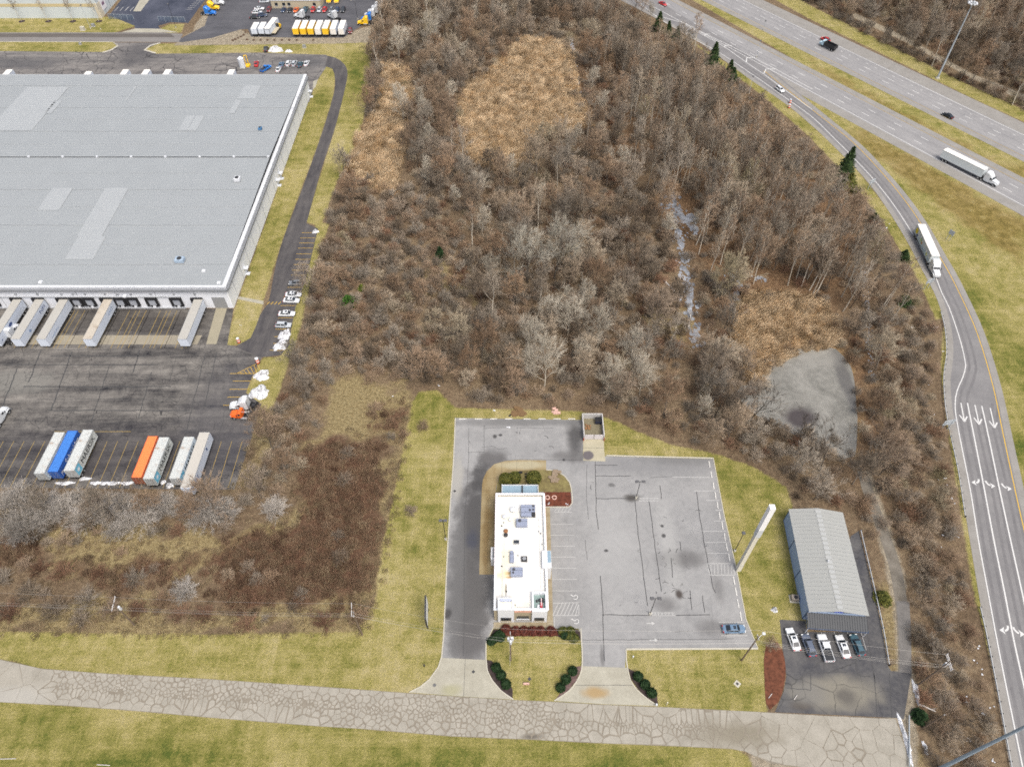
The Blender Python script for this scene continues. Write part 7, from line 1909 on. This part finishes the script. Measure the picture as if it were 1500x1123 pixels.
gr2 = "dark red shrubs in front of the restaurant"
for k, px in enumerate((741, 755, 768, 780.5, 792, 807)): shrub(px, 925.5 if k else 923, 1.05, 1.1, "dark red brown bare shrub in the bed under the restaurant front", m_redshrub, gr2, "red_shrub", 380)
gg2 = "evergreen shrubs at the corners of the front bed"
for px, py, m in ((825, 926, m_yew), (835.5, 925.5, m_yew), (827.5, 931, m_box), (835, 933, m_yew), (841, 936, m_yew)): shrub(px, py, .98, 1.2, "olive green shrub in the right corner of the front bed", m, gg2, "evergreen_shrub", 380)
for px, py in ((735, 929), (729.5, 931), (724.5, 936), (719.5, 940), (733, 935)): shrub(px, py, .9, .9, "dark green low shrub in the left corner of the front bed", m_box, "low shrubs in the left corner of the front bed", "evergreen_shrub", 360)
for px, py, r, lab in ((741, 707, 1.55, "leftmost of the olive evergreen bushes behind the restaurant"), (754, 705, 1.5, "middle olive evergreen bush behind the restaurant"), (782, 705, 1.75, "right olive evergreen bush behind the restaurant, apart from the other two")):
    shrub(px, py, r, 3.2, lab, m_yew, "evergreen bushes behind the restaurant", "evergreen_bush", 1500)
# ------------------------------------------------------------------ poles, wires, signs, rails and small things
m_wood = M("weathered pole wood", (.16, .12, .09), .85, .2)
m_galv = M("grey pole steel", (.36, .40, .43), .5, .08)
m_tanpole = M("tan painted steel", (.60, .57, .48), .6, .08)
def pole_top(base, top):
    return height_at(base, top)
def utility(base, h, arm_az, label, arms=((0, 1.25),), boxes=0, mat=None, name="utility_pole", lean=(0, 0)):
    x, y = G(*base)
    t = thing(name, label, "utility pole", (x, y, 0), 0, "utility poles along the front road")
    mb = MB(); mb.tube((0, 0, 0), (lean[0], lean[1], h), .17, .11, 8); mb.build("pole", mat or m_wood, t)
    c, s = math.cos(arm_az), math.sin(arm_az)
    for dz, w in arms:
        a = MB(); p0 = (lean[0] - c * w, lean[1] - s * w, h - .3 - dz); p1 = (lean[0] + c * w, lean[1] + s * w, h - .3 - dz); a.tube(p0, p1, .10, sides=4); o = a.build("crossarm", m_greytimber, t)
        for k in (-1, -.45, .45, 1):
            b = MB(); q = (lean[0] + c * w * k * .95, lean[1] + s * w * k * .95, h - .22 - dz); b.tube(q, (q[0], q[1], q[2] + .25), .06, .05, 6); b.build("insulator", m_trimw, o)
    for k in range(boxes):
        b = MB(); a = k * 2.1 + .6; r = .42; b.tube((r * math.cos(a), r * math.sin(a), h - 3.2), (r * math.cos(a), r * math.sin(a), h - 2.0), .27, sides=10); b.build("transformer", M("pale transformer", (.55, .57, .60), .5), t)
    return Vector((x + lean[0], y + lean[1], h))
m_greytimber = M("bleached timber", (.48, .46, .44), .8, .15)
p1 = utility((197, 915), 11.0, math.radians(97), "utility pole with a tilted crossarm at the left field edge", ((0, 1.5),), 1, lean=(.1, .2))
p2 = utility((531, 929.6), 13.5, math.radians(99), "utility pole at the corner of the weed field and the lawn", ((0, 1.4), (2.4, .5)))
p3 = utility((748, 967), 14.0, math.radians(96), "utility pole with transformers on the lawn in front of the restaurant", ((0, .7),), 3)
p4 = utility((1086, 967), 13.5, math.radians(95), "utility pole with a lamp on the grass right of the restaurant lot", ((.4, .5),))
x, y = p4.x, p4.y
p5 = utility((1344, 1003), 14.0, math.radians(85), "double armed utility pole in the brush right of the shop lot", ((0, 1.5), (.5, 1.5)), 1)
p6 = utility((1352, 1066), 9.5, 0, "short utility pole without arms in the brush near the guardrail", ((.2, .15),))
p0 = utility((-190, 900), 13.5, math.radians(97), "utility pole beyond the left picture edge", ((0, 1.4),))
b = MB(); b.tube((0, 0, 0), (1.4, .9, .5), .05, sides=6); b.bbox(1.1, 1.7, .6, 1.1, .45, .65, .05); lm = b.build("street_lamp_arm", m_trimw); lm.location = (p4.x, p4.y, 12.0); tag(lm, "white cobra head lamp fixed near the top of the wooden pole by the lot corner", "lamp")
x, y = G(747, 975); b = MB(); b.tube((0, 0, 0), (-.05, 2.1, 7), .03, sides=6); o = b.build("guy_wire_guard", m_tanpole); o.location = (x, y, 0); tag(o, "thin tan guy wire running from the lawn up to the transformer pole", "guy wire")
def wire(a, b, off, dz, label, sag=.8):
    d = Vector((off[0], off[1], dz)); A, B = a + d, b + d
    mb = MB(); n = 14; pts = [A.lerp(B, i / n) - Vector((0, 0, 4 * sag * (i / n) * (1 - i / n))) for i in range(n + 1)]
    for i in range(n): mb.tube(pts[i], pts[i + 1], .013, sides=3, cap=False)
    o = mb.build("power_line", m_wire); tag(o, label, "power line", "power lines strung between the utility poles")
m_wire = M("bare wire", (.30, .29, .27), .5, .05, metallic=.4)
for (a, b, nm) in ((p0, p1, "left of the tilted crossarm pole"), (p1, p2, "over the weed field"), (p2, p3, "across the lawn and the west driveway"), (p3, p4, "over the front of the restaurant lot"), (p4, p5, "over the shop parking")):
    for k, dz in ((-1.2, -.1), (1.2, -.1), (.1, -2.4), (.1, -4.0)):
        wire(a, b, (.1, k), dz, "power line strung " + nm)
wire(p5, p6, (0, 0), -.4, "power line between the two poles in the brush")

def light_pole(base, top, label, heads=2, mat=None, spread=.75, group="lot light poles", name="light_pole", r=.09, headsize=(.42, .3)):
    x, y = G(*base); h = height_at(base, top)
    t = thing(name, label, "light pole", (x, y, 0), 0, group)
    mb = MB(); mb.tube((0, 0, .0), (0, 0, h), r, r * .8, 8); mb.build("pole", mat or m_dark, t)
    mb = MB(); mb.tube((0, 0, 0), (0, 0, .6), .3, .28, 10); mb.build("base", mat_kerb, t)
    if heads == 2:
        mb = MB(); mb.tube((-spread, 0, h), (spread, 0, h), .05, sides=6); mb.build("arm", mat or m_dark, t)
        for s in (-1, 1):
            mb = MB(); mb.bbox(s * spread - headsize[0], s * spread + headsize[0], -headsize[1], headsize[1], h - .1, h + .18, .06); mb.build("lamp_head", m_greyhead, t)
    elif heads == 1:
        mb = MB(); mb.bbox(-.35, .35, -.25, .45, h - .1, h + .2, .06); mb.build("lamp_head", m_greyhead, t)
    return t
m_greyhead = M("dark grey lamp head", (.10, .10, .105), .5)
light_pole((931.7, 729.4), (936, 705), "two headed lot light in the upper middle of the east lot"); light_pole((952, 899), (957.6, 876), "two headed lot light standing by the hatched bay of the lower lot")
light_pole((1076, 807), (1090, 781), "dark light pole on the grass beside the tall pylon sign", 1); light_pole((653, 790), (650, 762), "dark light pole on the lawn left of the west kerb", 2, spread=.5)
light_pole((514, 1), (510, -60), "dark slim light pole on the far lot", 1); light_pole((524, 29), (520, 2), "thin dark light pole beside the yellow tractor", 1); light_pole((133, 42), (120, 8), "light pole on the lawn of the white building", 1, m_galv, group="poles on the far lawn"); light_pole((258, 41), (243, 6), "light pole on the grass wedge by the far drive", 1, m_dark, group="poles on the far lawn")
for (b_, tp, lab) in (((1098, 135), (1099.6, 112), "grey sign post pole beside the upper exit ramp"), ((1109, 84), (1112, 64), "thin grey pole on the highway gore"), ((1118, 200), (1121, 165), "grey light pole")):
    pass
light_pole((1108, 84), (1112, 60), "thin grey pole at the highway gore", 1, m_galv, group="highway light poles"); light_pole((1097, 137), (1099.6, 112), "short grey pole on the verge left of the upper ramp", 1, m_galv, group="highway light poles"); light_pole((1118, 45), (1121, 31), "short lamp in the median near the top", 1, m_galv, group="highway light poles")
# high mast
x, y = G(1373, 115); h = height_at((1373, 115), (1421, 4))
t = thing("high_mast_light", "tall steel high mast light beyond the northbound carriageway", "light mast", (x, y, 0), 0, "highway light poles")
mb = MB(); mb.tube((0, 0, .5), (0, 0, h), .42, .16, 12); mb.build("mast", m_galv, t); mb = MB(); mb.tube((0, 0, 0), (0, 0, .5), .9, .8, 12); mb.build("base", mat_kerb, t)
mb = MB(); rg = [(1.5 * math.cos(a), 1.5 * math.sin(a)) for a in np.linspace(0, 6.283, 17)]
for i in range(16): mb.tube((*rg[i], h - .2), (*rg[i + 1], h - .2), .08, sides=5)
for i in range(0, 16, 4): mb.tube((0, 0, h - .1), (*rg[i], h - .2), .06, sides=5)
mb.build("lamp_ring", m_galv, t)
for i in range(0, 16, 2):
    mb = MB(); mb.bbox(rg[i][0] - .35, rg[i][0] + .35, rg[i][1] - .35, rg[i][1] + .35, h - .4, h + .1, .08); mb.build("lamp_head", m_trimw, t)
# big lamp pole near the camera, bottom right
x, y = G(1371, 1128); t = thing("tall_lamp_pole", "tall blue grey steel lamp pole crossing the lower right corner", "light pole", (x, y, 0), 0, "highway light poles")
hh = 33.0; mb = MB(); mb.tube((0, 0, 0), (0, 0, hh), .36, .20, 12); mb.build("pole", M("blue grey steel", (.28, .36, .43), .45, .05), t); mb = MB(); mb.tube((0, 0, hh), (2.2, 0, hh + .5), .08, sides=6); mb.build("arm", m_galv, t); mb = MB(); mb.bbox(2.0, 2.9, -.25, .25, hh + .4, hh + .6, .05); mb.build("lamp_head", m_greyhead, t)

# tall pylon sign
x, y = G(1081, 834); h1, h2 = height_at((1081, 834), (1106, 784)), height_at((1081, 834), (1129, 742))
t = thing("pylon_sign", "tall blank white pylon sign on a tan pole at the east edge of the lot", "sign", (x, y, 0))
mb = MB(); mb.box(-.48, .48, -.48, .48, 0, 2.9); mb.box(-.44, .44, -.44, .44, 3.0, h1); mb.build("pole", m_tanpole, t); mb = MB(); mb.box(-.50, .50, -.50, .50, 2.9, 3.0); mb.build("pole_collar", m_grey, t)
mb = MB(); mb.box(-.54, .54, -.54, .54, h1, h1 + 3.0); mb.build("lower_cabinet", M("pale grey cabinet", (.52, .54, .55), .5, .04), t); mb = MB(); mb.box(-.54, .54, -.54, .54, h1 + 3.02, h2); mb.build("cabinet", M("bright white cabinet", (.80, .80, .80), .4, .02), t)
# roadside sign on the west lawn, seen edge on
x, y = G(627, 920); t = thing("roadside_sign", "edge on roadside sign on black legs on the west lawn", "sign", (x, y, 0), math.radians(4))
for yy in (0, 3.8):
    mb = MB(); mb.box(-.12, .12, yy - .12, yy + .12, 0, 2.5); mb.build("leg", m_dark, t)
mb = MB(); mb.box(-.16, .16, -.6, 4.6, 2.2, 6.4); mb.build("cabinet", m_dark, t)
mb = MB(); mb.box(.165, .185, -.45, 4.45, 2.35, 6.25); mb.build("face", M("white sign face b", (.72, .74, .76), .4, .03), t); mb = MB(); mb.box(-.185, -.165, -.45, 4.45, 2.35, 6.25); mb.build("face", M("white sign face b", (.72, .74, .76), .4, .03), t)
# ramp signs
m_signback = M("sign back", (.40, .43, .46), .5, .08)
def ramp_sign(px, py, w, hgt, rz, label, zb=2.3, cabinet=m_signback):
    x, y = G(px, py); t = thing("road_sign", label, "road sign", (x, y, 0), rz, "large signs beside the exit ramp")
    for s in (-1, 1):
        mb = MB(); mb.box(s * w * .3 - .06, s * w * .3 + .06, -.06, .06, 0, zb + hgt); mb.build("post", m_galv, t)
    mb = MB(); mb.box(-w / 2, w / 2, .07, .12, zb, zb + hgt); mb.build("panel", cabinet, t)
    for k in (.25, .75):
        mb = MB(); mb.box(-w / 2, w / 2, -.12, -.065, zb + hgt * k - .05, zb + hgt * k + .05); mb.build("stiffener", m_galv, t)
    return t
ramp_sign(1273, 277, 2.6, 1.7, math.radians(30), "grey backed road sign left of the ramp above the motif trailer")
ramp_sign(1356, 423, 2.6, 1.7, math.radians(20), "grey backed road sign left of the ramp below the motif trailer")
ramp_sign(1382, 630, 3.2, 1.9, math.radians(12), "largest grey backed road sign at the end of the upper guardrail")
ramp_sign(1388, 352, 1.9, 1.6, math.radians(115), "white faced road sign on the grass right of the ramp", cabinet=m_signback)
# guardrails
def guardrail(px, label, step=1.9):
    pts = resample(GP(px), step)
    t = thing("guardrail", label, "guardrail", (pts[0][0], pts[0][1], 0), 0, "guardrails along the exit ramp")
    q = [(a - pts[0][0], b - pts[0][1]) for a, b in pts]
    mb = MB(); L, R = offsets(q, .06), offsets(q, -.06)
    for i in range(len(q) - 1):
        for (A, z0, z1) in ((L, .42, .72),): mb.face([(*A[i], z0), (*A[i + 1], z0), (*A[i + 1], z1), (*A[i], z1)])
        mb.face([(*R[i], .42), (*R[i], .72), (*R[i + 1], .72), (*R[i + 1], .42)]); mb.face([(*L[i], .72), (*L[i + 1], .72), (*R[i + 1], .72), (*R[i], .72)])
    mb.build("rail", M("guardrail steel", (.42, .44, .45), .45, .1), t)
    for (a, b), (c_, d_) in zip(offsets(q, .2), q):
        mb = MB(); mb.box(a - .09, a + .09, b - .09, b + .09, 0, .74); mb.build("post", m_dark, t)
guardrail([(1377,458),(1383,485),(1385,520),(1381,550),(1382,585),(1386,615),(1391,640),(1402,692),(1412,757)], "guardrail with dark posts along the upper bend of the exit ramp")
guardrail([(1434,890),(1444,935),(1459,1012),(1478,1115),(1490,1180)], "guardrail with dark posts along the lower exit ramp")
guardrail([(1259.7,778),(1276,848),(1292,920),(1301,974)], "thin rail along the drive right of the blue shop")

# snow
def snow(px, py, w, l, h, label, rz=0, group="melting snow piles at the truck yard", n=26, name="snow_pile"):
    R = random.Random(int(px * 3 + py)); x, y = G(px, py); N_, M_ = 22, 7
    mb = MB(); rings = []
    ph = [R.uniform(0, 6.28) for _ in range(4)]
    for i in range(M_):
        u = i / (M_ - 1); ring = []
        for k in range(N_):
            a = 2 * math.pi * k / N_
            rr = (1 - u * .96) * (1 + .16 * math.sin(3 * a + ph[0]) + .12 * math.sin(5 * a + ph[1]) + R.uniform(-.14, .14))
            ring.append((w / 2 * rr * math.cos(a), l / 2 * rr * math.sin(a), h * (1 - (1 - u) ** 2.2) * R.uniform(.45, 1.2) * (1 + .25 * math.sin(2 * a + ph[2]))))
        rings.append(ring)
    for k in range(N_): rings[0][k] = (rings[0][k][0], rings[0][k][1], -.02)
    mb.loft(rings); o = mb.build(name, m_snow); o.location = (x, y, .02); o.rotation_euler = (0, 0, rz); tag(o, label, "snow pile", group)
def snow_mat():
    n = Nodes("dirty snow"); f = n.noise(n.obj(), 1.6, 5, .65)
    n.bump(n.noise(n.obj(), 2.5, 5, .65), .8, .2)
    return n.out(n.ramp(f, [(.34, (.22, .21, .20)), (.45, (.50, .51, .54)), (.58, (.70, .71, .73))]), .8, 0, .2)
m_snow = snow_mat()
snow(417.5, 491, 3.4, 4.4, 1.2, "upper of two joined snow piles beside the silver car"); snow(411, 506, 3.4, 4.6, 1.1, "lower of two joined snow piles beside the silver car", -.5); snow(384, 550, 4.0, 4.0, 1.2, "snow pile beside the yellow hatched triangle", -.5); snow(379.5, 575, 5.2, 5.0, 1.4, "largest snow pile, above the white tractor", .3); snow(462, 339.5, 2.0, 1.8, .7, "small snow patch at the top of the driveway bays")
for px, w, lab in ((95, 5.0, "snow strip under the blue container"), (124, 3.0, "snow strip beside the first lettered container"), (139, 2.6, "leftmost snow strip between the container groups"), (152, 2.8, "snow strip second from the left between the container groups"), (168, 4.2, "long snow strip between the container groups"), (186, 3.4, "snow strip next to the orange container")):
    snow(px, 707.5 if px != 124 else 701, w, 1.0, .3, lab, .05)
snow(238, 706, 1.8, 1.2, .5, "small grey snow heap right of the second lettered container"); snow(249, 711, 2.0, 1.6, .6, "round snow heap in front of the bluish container")
snow(405, 74, 6.0, 4.2, 1.8, "large white snow pile in the north lot", .1); snow(423, 75.5, 3.0, 2.4, .8, "small grey snow pile beside the large one in the north lot")
snow(1342, 1013, 1.1, 4.6, .4, "snow strip beside the shop lot edge", -.12, "snow strips by the road end"); snow(1327, 1084, 1.0, 9.5, .4, "long snow strip at the end of the concrete road", -.06, "snow strips by the road end"); snow(1355, 1094, .8, 2.6, .3, "short snow strip in the brush below the poles", 0, "snow strips by the road end")
snow(1134.5, 893, 1.3, 1.3, .7, "white rounded lump on the grass beside the blue shop", 0, None, name="white_boulder")
mb = MB(); strip(mb, GP([(1330,1048),(1330.5,1123)]), .12, .7, .3); o = mb.build("barrier_rail", m_galv); tag(o, "thin steel barrier rail beside the long snow strip", "barrier")

# small things
def barrel(px, py, label, s=1.0, group="orange traffic barrels"):
    x, y = G(px, py); t = thing("traffic_barrel", label, "traffic barrel", (x, y, .03), 0, group)
    for k in range(4):
        mb = MB(); mb.tube((0, 0, .05 + k * .25 * s), (0, 0, .05 + (k + 1) * .25 * s), .30 * s - .012 * k, sides=12); mb.build("band", M("orange barrel plastic", (.75, .14, .03), .5) if k % 2 == 0 else m_trimw, t)
    mb = MB(); mb.tube((0, 0, 0), (0, 0, .05), .42 * s, sides=12); mb.build("base", m_seal, t)
barrel(350, 501, "orange barrel at the tip of the grass strip", 1.5); barrel(378, 531, "orange barrel at the hatched triangle", 1.7); barrel(1157, 151, "orange barrel beside the ramp, upper one", 1.5); barrel(1155.5, 158, "orange barrel beside the ramp, lower one", 1.5)
def litter(px, py, label, mat, s=.5, z=.03, name="litter", cat="litter", group=None, n=4):
    R = random.Random(int(px * 5 + py)); x, y = G(px, py); mb = MB()
    for _ in range(n):
        a, b, r = R.gauss(0, s * .5), R.gauss(0, s * .5), s * R.uniform(.2, .5); mb.bbox(a - r, a + r, b - r * .7, b + r * .7, 0, r * .6, .02)
    o = mb.build(name, mat); o.location = (x, y, z); tag(o, label, cat, group)
m_pinkp = M("pale pink board", (.50, .32, .27), .8, .2)
litter(745, 626, "white and blue litter on the asphalt behind the restaurant", m_trimw, .5)
litter(813, 604, "heap of pinkish boards on the grass behind the lot", m_pinkp, 1.2, .02, "board_heap", "debris", n=12); litter(759, 604, "brown leaf heap at the woods edge behind the lot", M("brown leaves", (.16, .10, .05), .95, .4, 3), 1.6, .02, "leaf_heap", "leaf heap", n=24)
litter(724, 601, "white scrap on the kerb behind the lot", m_trimw, .4); litter(748, 609, "dark stump beside the brown leaf heap", m_dark, .6, .02, "stump", "debris")
litter(811, 698, "pile of branches and boards behind the restaurant", M("broken boards", (.22, .17, .12), .9, .4, 3), 1.4, .06, "debris_pile", "debris pile", n=16); litter(763, 694, "black plastic sheet between the evergreen bushes", m_seal, 1.1, .06, "plastic_sheet", "debris", n=6)
def ring(px, py, r0, r1, mat, label, name, cat, h=.2, z=.075, group=None):
    x, y = G(px, py); mb = MB(); q = [(.5 * (r0 + r1) * math.cos(a), .5 * (r0 + r1) * math.sin(a)) for a in np.linspace(0, 2 * math.pi, 15)]; strip(mb, q, r1 - r0, h, 0); o = mb.build(name, mat); o.location = (x, y, z); tag(o, label, cat, group)
ring(802, 729, .38, .62, m_pinkp, "left pale ring edging on the red mulch", "planter_ring", "planter ring", group="planter rings on the red mulch"); ring(812, 729, .38, .62, m_pinkp, "right pale ring edging on the red mulch", "planter_ring", "planter ring", group="planter rings on the red mulch")
litter(804, 738, "white bent pipe on the red mulch", m_trimw, .35, .075); litter(831, 738.5, "white scrap at the corner of the red mulch", m_trimw, .3, .075)
def plate(px, py, r, mat, label, name, cat, z=.04, sides=16, group=None):
    x, y = G(px, py); mb = MB(); mb.tube((0, 0, 0), (0, 0, .02), r, sides=sides); o = mb.build(name, mat); o.location = (x, y, z); o.rotation_euler = (0, 0, math.pi / 4); tag(o, label, cat, group)
m_iron = M("cast iron", (.05, .05, .052), .6, .3)
plate(693.5, 983.5, .38, m_iron, "square black drain grate on the west driveway", "drain_grate", "drain grate", sides=4); plate(636.5, 1003, .35, M("grey lid", (.12, .12, .12), .7), "round manhole lid on the west driveway", "manhole_cover", "manhole cover"); plate(666, 719, .4, m_iron, "dark drain grate at the west kerb of the lot", "drain_grate", "drain grate", sides=4); plate(826, 673.5, .45, m_iron, "dark drain grate behind the restaurant", "drain_grate", "drain grate", sides=4)
plate(1080, 1001, .8, mat_kerb, "concrete drain collar on the east lawn", "drain_collar", "drain", .02, 4); plate(1080, 1001, .36, m_iron, "black drain inlet in the concrete collar on the east lawn", "drain_inlet", "drain", .045, 4); plate(775.5, 994, .4, m_iron, "black drain inlet on the front lawn", "drain_inlet", "drain", .03, 4)
def post(px, py, h, label, mat, name, cat, r=.05, z=0, sides=8, group=None, top=None):
    x, y = G(px, py); t = thing(name, label, cat, (x, y, z), 0, group); mb = MB(); mb.tube((0, 0, 0), (0, 0, h), r, sides=sides); mb.build("post", mat, t)
    mb = MB(); mb.bbox(-r * 1.5, r * 1.5, -r * 1.5, r * 1.5, h, h + r * 2, r * .3); mb.build("cap", top or mat, t)
post(622, 976, .9, "short dark post on the west lawn near the driveway", m_dark, "marker_post", "post", .10); post(976, 1032, 1.6, "thin pale marker post with a rust base by the road edge", m_tanpole, "marker_post", "post", .07); post(927, 963, .8, "white small sign stake on the east lawn", m_trimw, "marker_post", "post", .09); post(961, 1033, .7, "white bollard at the kerb end of the east driveway", m_trimw, "marker_post", "post", .12)
x, y = G(771, 1001.5); mb = MB(); mb.bbox(-.62, .62, -.18, .18, 0, .5, .04); o = mb.build("low_sign_base", m_pinkp); o.location = (x, y, 0); tag(o, "low pinkish sign base on the front lawn", "sign base")
def hyd(px, py, label):
    x, y = G(px, py); t = thing("fire_hydrant", label, "fire hydrant", (x, y, 0)); mb = MB(); mb.tube((0, 0, 0), (0, 0, .6), .14, sides=10); mb.build("barrel", m_tanpole, t); mb = MB(); mb.tube((0, 0, .6), (0, 0, .8), .17, .05, 10); mb.build("bonnet", m_tanpole, t); mb = MB(); mb.tube((-.25, 0, .42), (.25, 0, .42), .07, sides=8); mb.build("nozzle", m_tanpole, t)
hyd(148, 44, "cream fire hydrant on the far lawn"); 
def cabinet(px, py, s, label, mat):
    x, y = G(px, py); t = thing("utility_box", label, "utility box", (x, y, 0)); mb = MB(); mb.bbox(-s, s, -s * .7, s * .7, .1, s * 1.8, .05); mb.build("housing", mat, t); mb = MB(); mb.box(-s * 1.2, s * 1.2, -s, s, 0, .1); mb.build("slab", mat_kerb, t)
cabinet(137, 39, .7, "small pale utility box on the far lawn", m_grey); cabinet(122, 44.5, .9, "flat pale utility box at the far road edge", mat_kerb); cabinet(118, 65.5, .5, "small box on the grass strip behind the back docks", m_grey); cabinet(446, 70, .7, "pale box on the grass between the far lots", m_grey)
for k, (px, py) in enumerate(((341, 60), (345, 58.5), (349, 56.5), (353, 54.5), (357, 52), (360, 48.5), (362, 59), (372, 59.5), (382, 59.5), (392, 59.5), (402, 59.5), (413, 59.5), (424, 59.5), (435, 59.5), (459, 59.5))):
    x, y = G(px, py); mb = MB(); mb.bbox(-.45, .45, -.35, .35, 0, .6, .15); o = mb.build("boulder", M("brown boulder", (.10, .065, .045), .9, .3)); o.location = (x, y, 0); o.rotation_euler = (0, 0, k); tag(o, "brown boulder in the row along the gravel verge of the far lot", "boulder", "boulders along the gravel verge")
# chain link fences of the far lot
def mesh_fence(pa, pb, label, h=2.4):
    a, b = np.array(G(*pa)), np.array(G(*pb)); L = float(np.linalg.norm(b - a)); t = thing("chain_link_fence", label, "fence", (*a, 0), math.atan2(b[1] - a[1], b[0] - a[0]), "chain link fences of the far lot")
    n = max(2, int(L / 3))
    for i in range(n + 1):
        mb = MB(); mb.tube((L * i / n, 0, 0), (L * i / n, 0, h), .06, sides=6); mb.build("post", m_galv, t)
    mb = MB(); mb.tube((0, 0, h), (L, 0, h), .05, sides=6); mb.build("top_rail", m_galv, t)
    mb = MB(); k = int(L / .35)
    for i in range(k):
        x0 = L * i / k
        mb.face([(x0, -.01, .1), (x0 + .12, -.01, .1), (x0 + .12, -.01, h), (x0, -.01, h)])
    for z in np.arange(.2, h, .4): mb.face([(0, .01, z), (L, .01, z), (L, .01, z + .10), (0, .01, z + .10)])
    o = mb.build("mesh_panel", M("fence mesh", (.10, .14, .20), .6), t)
mesh_fence((160, 28), (197, 30), "blue grey chain link fence left of the far lot gate"); mesh_fence((233, 32), (272, 33), "blue grey chain link fence right of the far lot gate")
for i, (px, py) in enumerate(((1268,283),(1300,330),(1335,470),(1352,560),(1360,640),(1378,705),(1384,790),(1392,730),(1443,985),(1450,1030),(1446,1050),(1425,1090),(1456,1110),(1410,1020),(1380,690),(1370,600),(1400,790),(1436,960),(1366,480),(1372,520))):
    for k in range(2):
        litter(px + rng.uniform(-9, 9), py + rng.uniform(-12, 12), "scrap of white litter in the brush beside the ramp", m_trimw, rng.uniform(.25, .5), .05, "litter", "litter", "litter in the brush beside the ramp", n=2)
for px, py, lab in ((60, 785, "white scrap at the left edge of the field"), (577, 581, "white scrap on the rough grass"), (391, 906, "white scrap at the field edge under the wires"), (641, 565, "white scrap at the corner of the woods"), (352, 476, "white scrap on the grass strip by the dock ramp")): litter(px, py, lab, m_trimw, .4, .05, n=2)
for px, py, l, rz_, lab in ((12, 1111, 3, .02, "pale pipe end in the grass at the lower left"), (152, 1120, 2.5, -.05, "pale pipe lying in the grass at the bottom edge"), (1165, 1021, 1.2, .8, "white stick on the russet mulch bed"), (1128, 1019, 1.2, .8, "pale stick in the mulch bed")):
    x, y = G(px, py); mb = MB(); mb.tube((-l / 2, 0, .1), (l / 2, 0, .1), .07, sides=8); o = mb.build("pipe", m_greytimber); o.location = (x, y, .05); o.rotation_euler = (0, 0, rz_); tag(o, lab, "pipe")

# fallen trunks in the thickets
for k, (px, py, l, rz_) in enumerate(((985, 425, 9, -1.1), (1055, 500, 7, 1.0), (1357, 1037, 3, -.5), (1010, 470, 7, 1.3), (1040, 590, 4, .6))):
    x, y = G(px, py); mb = MB(); mb.tube((-l / 2, 0, .35), (l / 2, 0, .5), .22, .10, 8); mb.tube((l * .2, 0, .45), (l * .45, l * .12, 1.1), .07, .03, 6); o = mb.build("fallen_trunk", m_greytimber); o.location = (x, y, 0); o.rotation_euler = (0, 0, rz_); tag(o, "pale fallen trunk lying in the woods near the ditch and pond", "fallen tree", "fallen trunks in the woods")

# lettering as plain meshes
dg = bpy.context.evaluated_depsgraph_get()
for o in [o for o in COL.objects if o.type == "FONT"]:
    me = bpy.data.meshes.new_from_object(o.evaluated_get(dg))
    n = bpy.data.objects.new("lettering", me); COL.objects.link(n)
    n.parent = o.parent; n.matrix_local = o.matrix_local.copy()
    bpy.data.objects.remove(o)
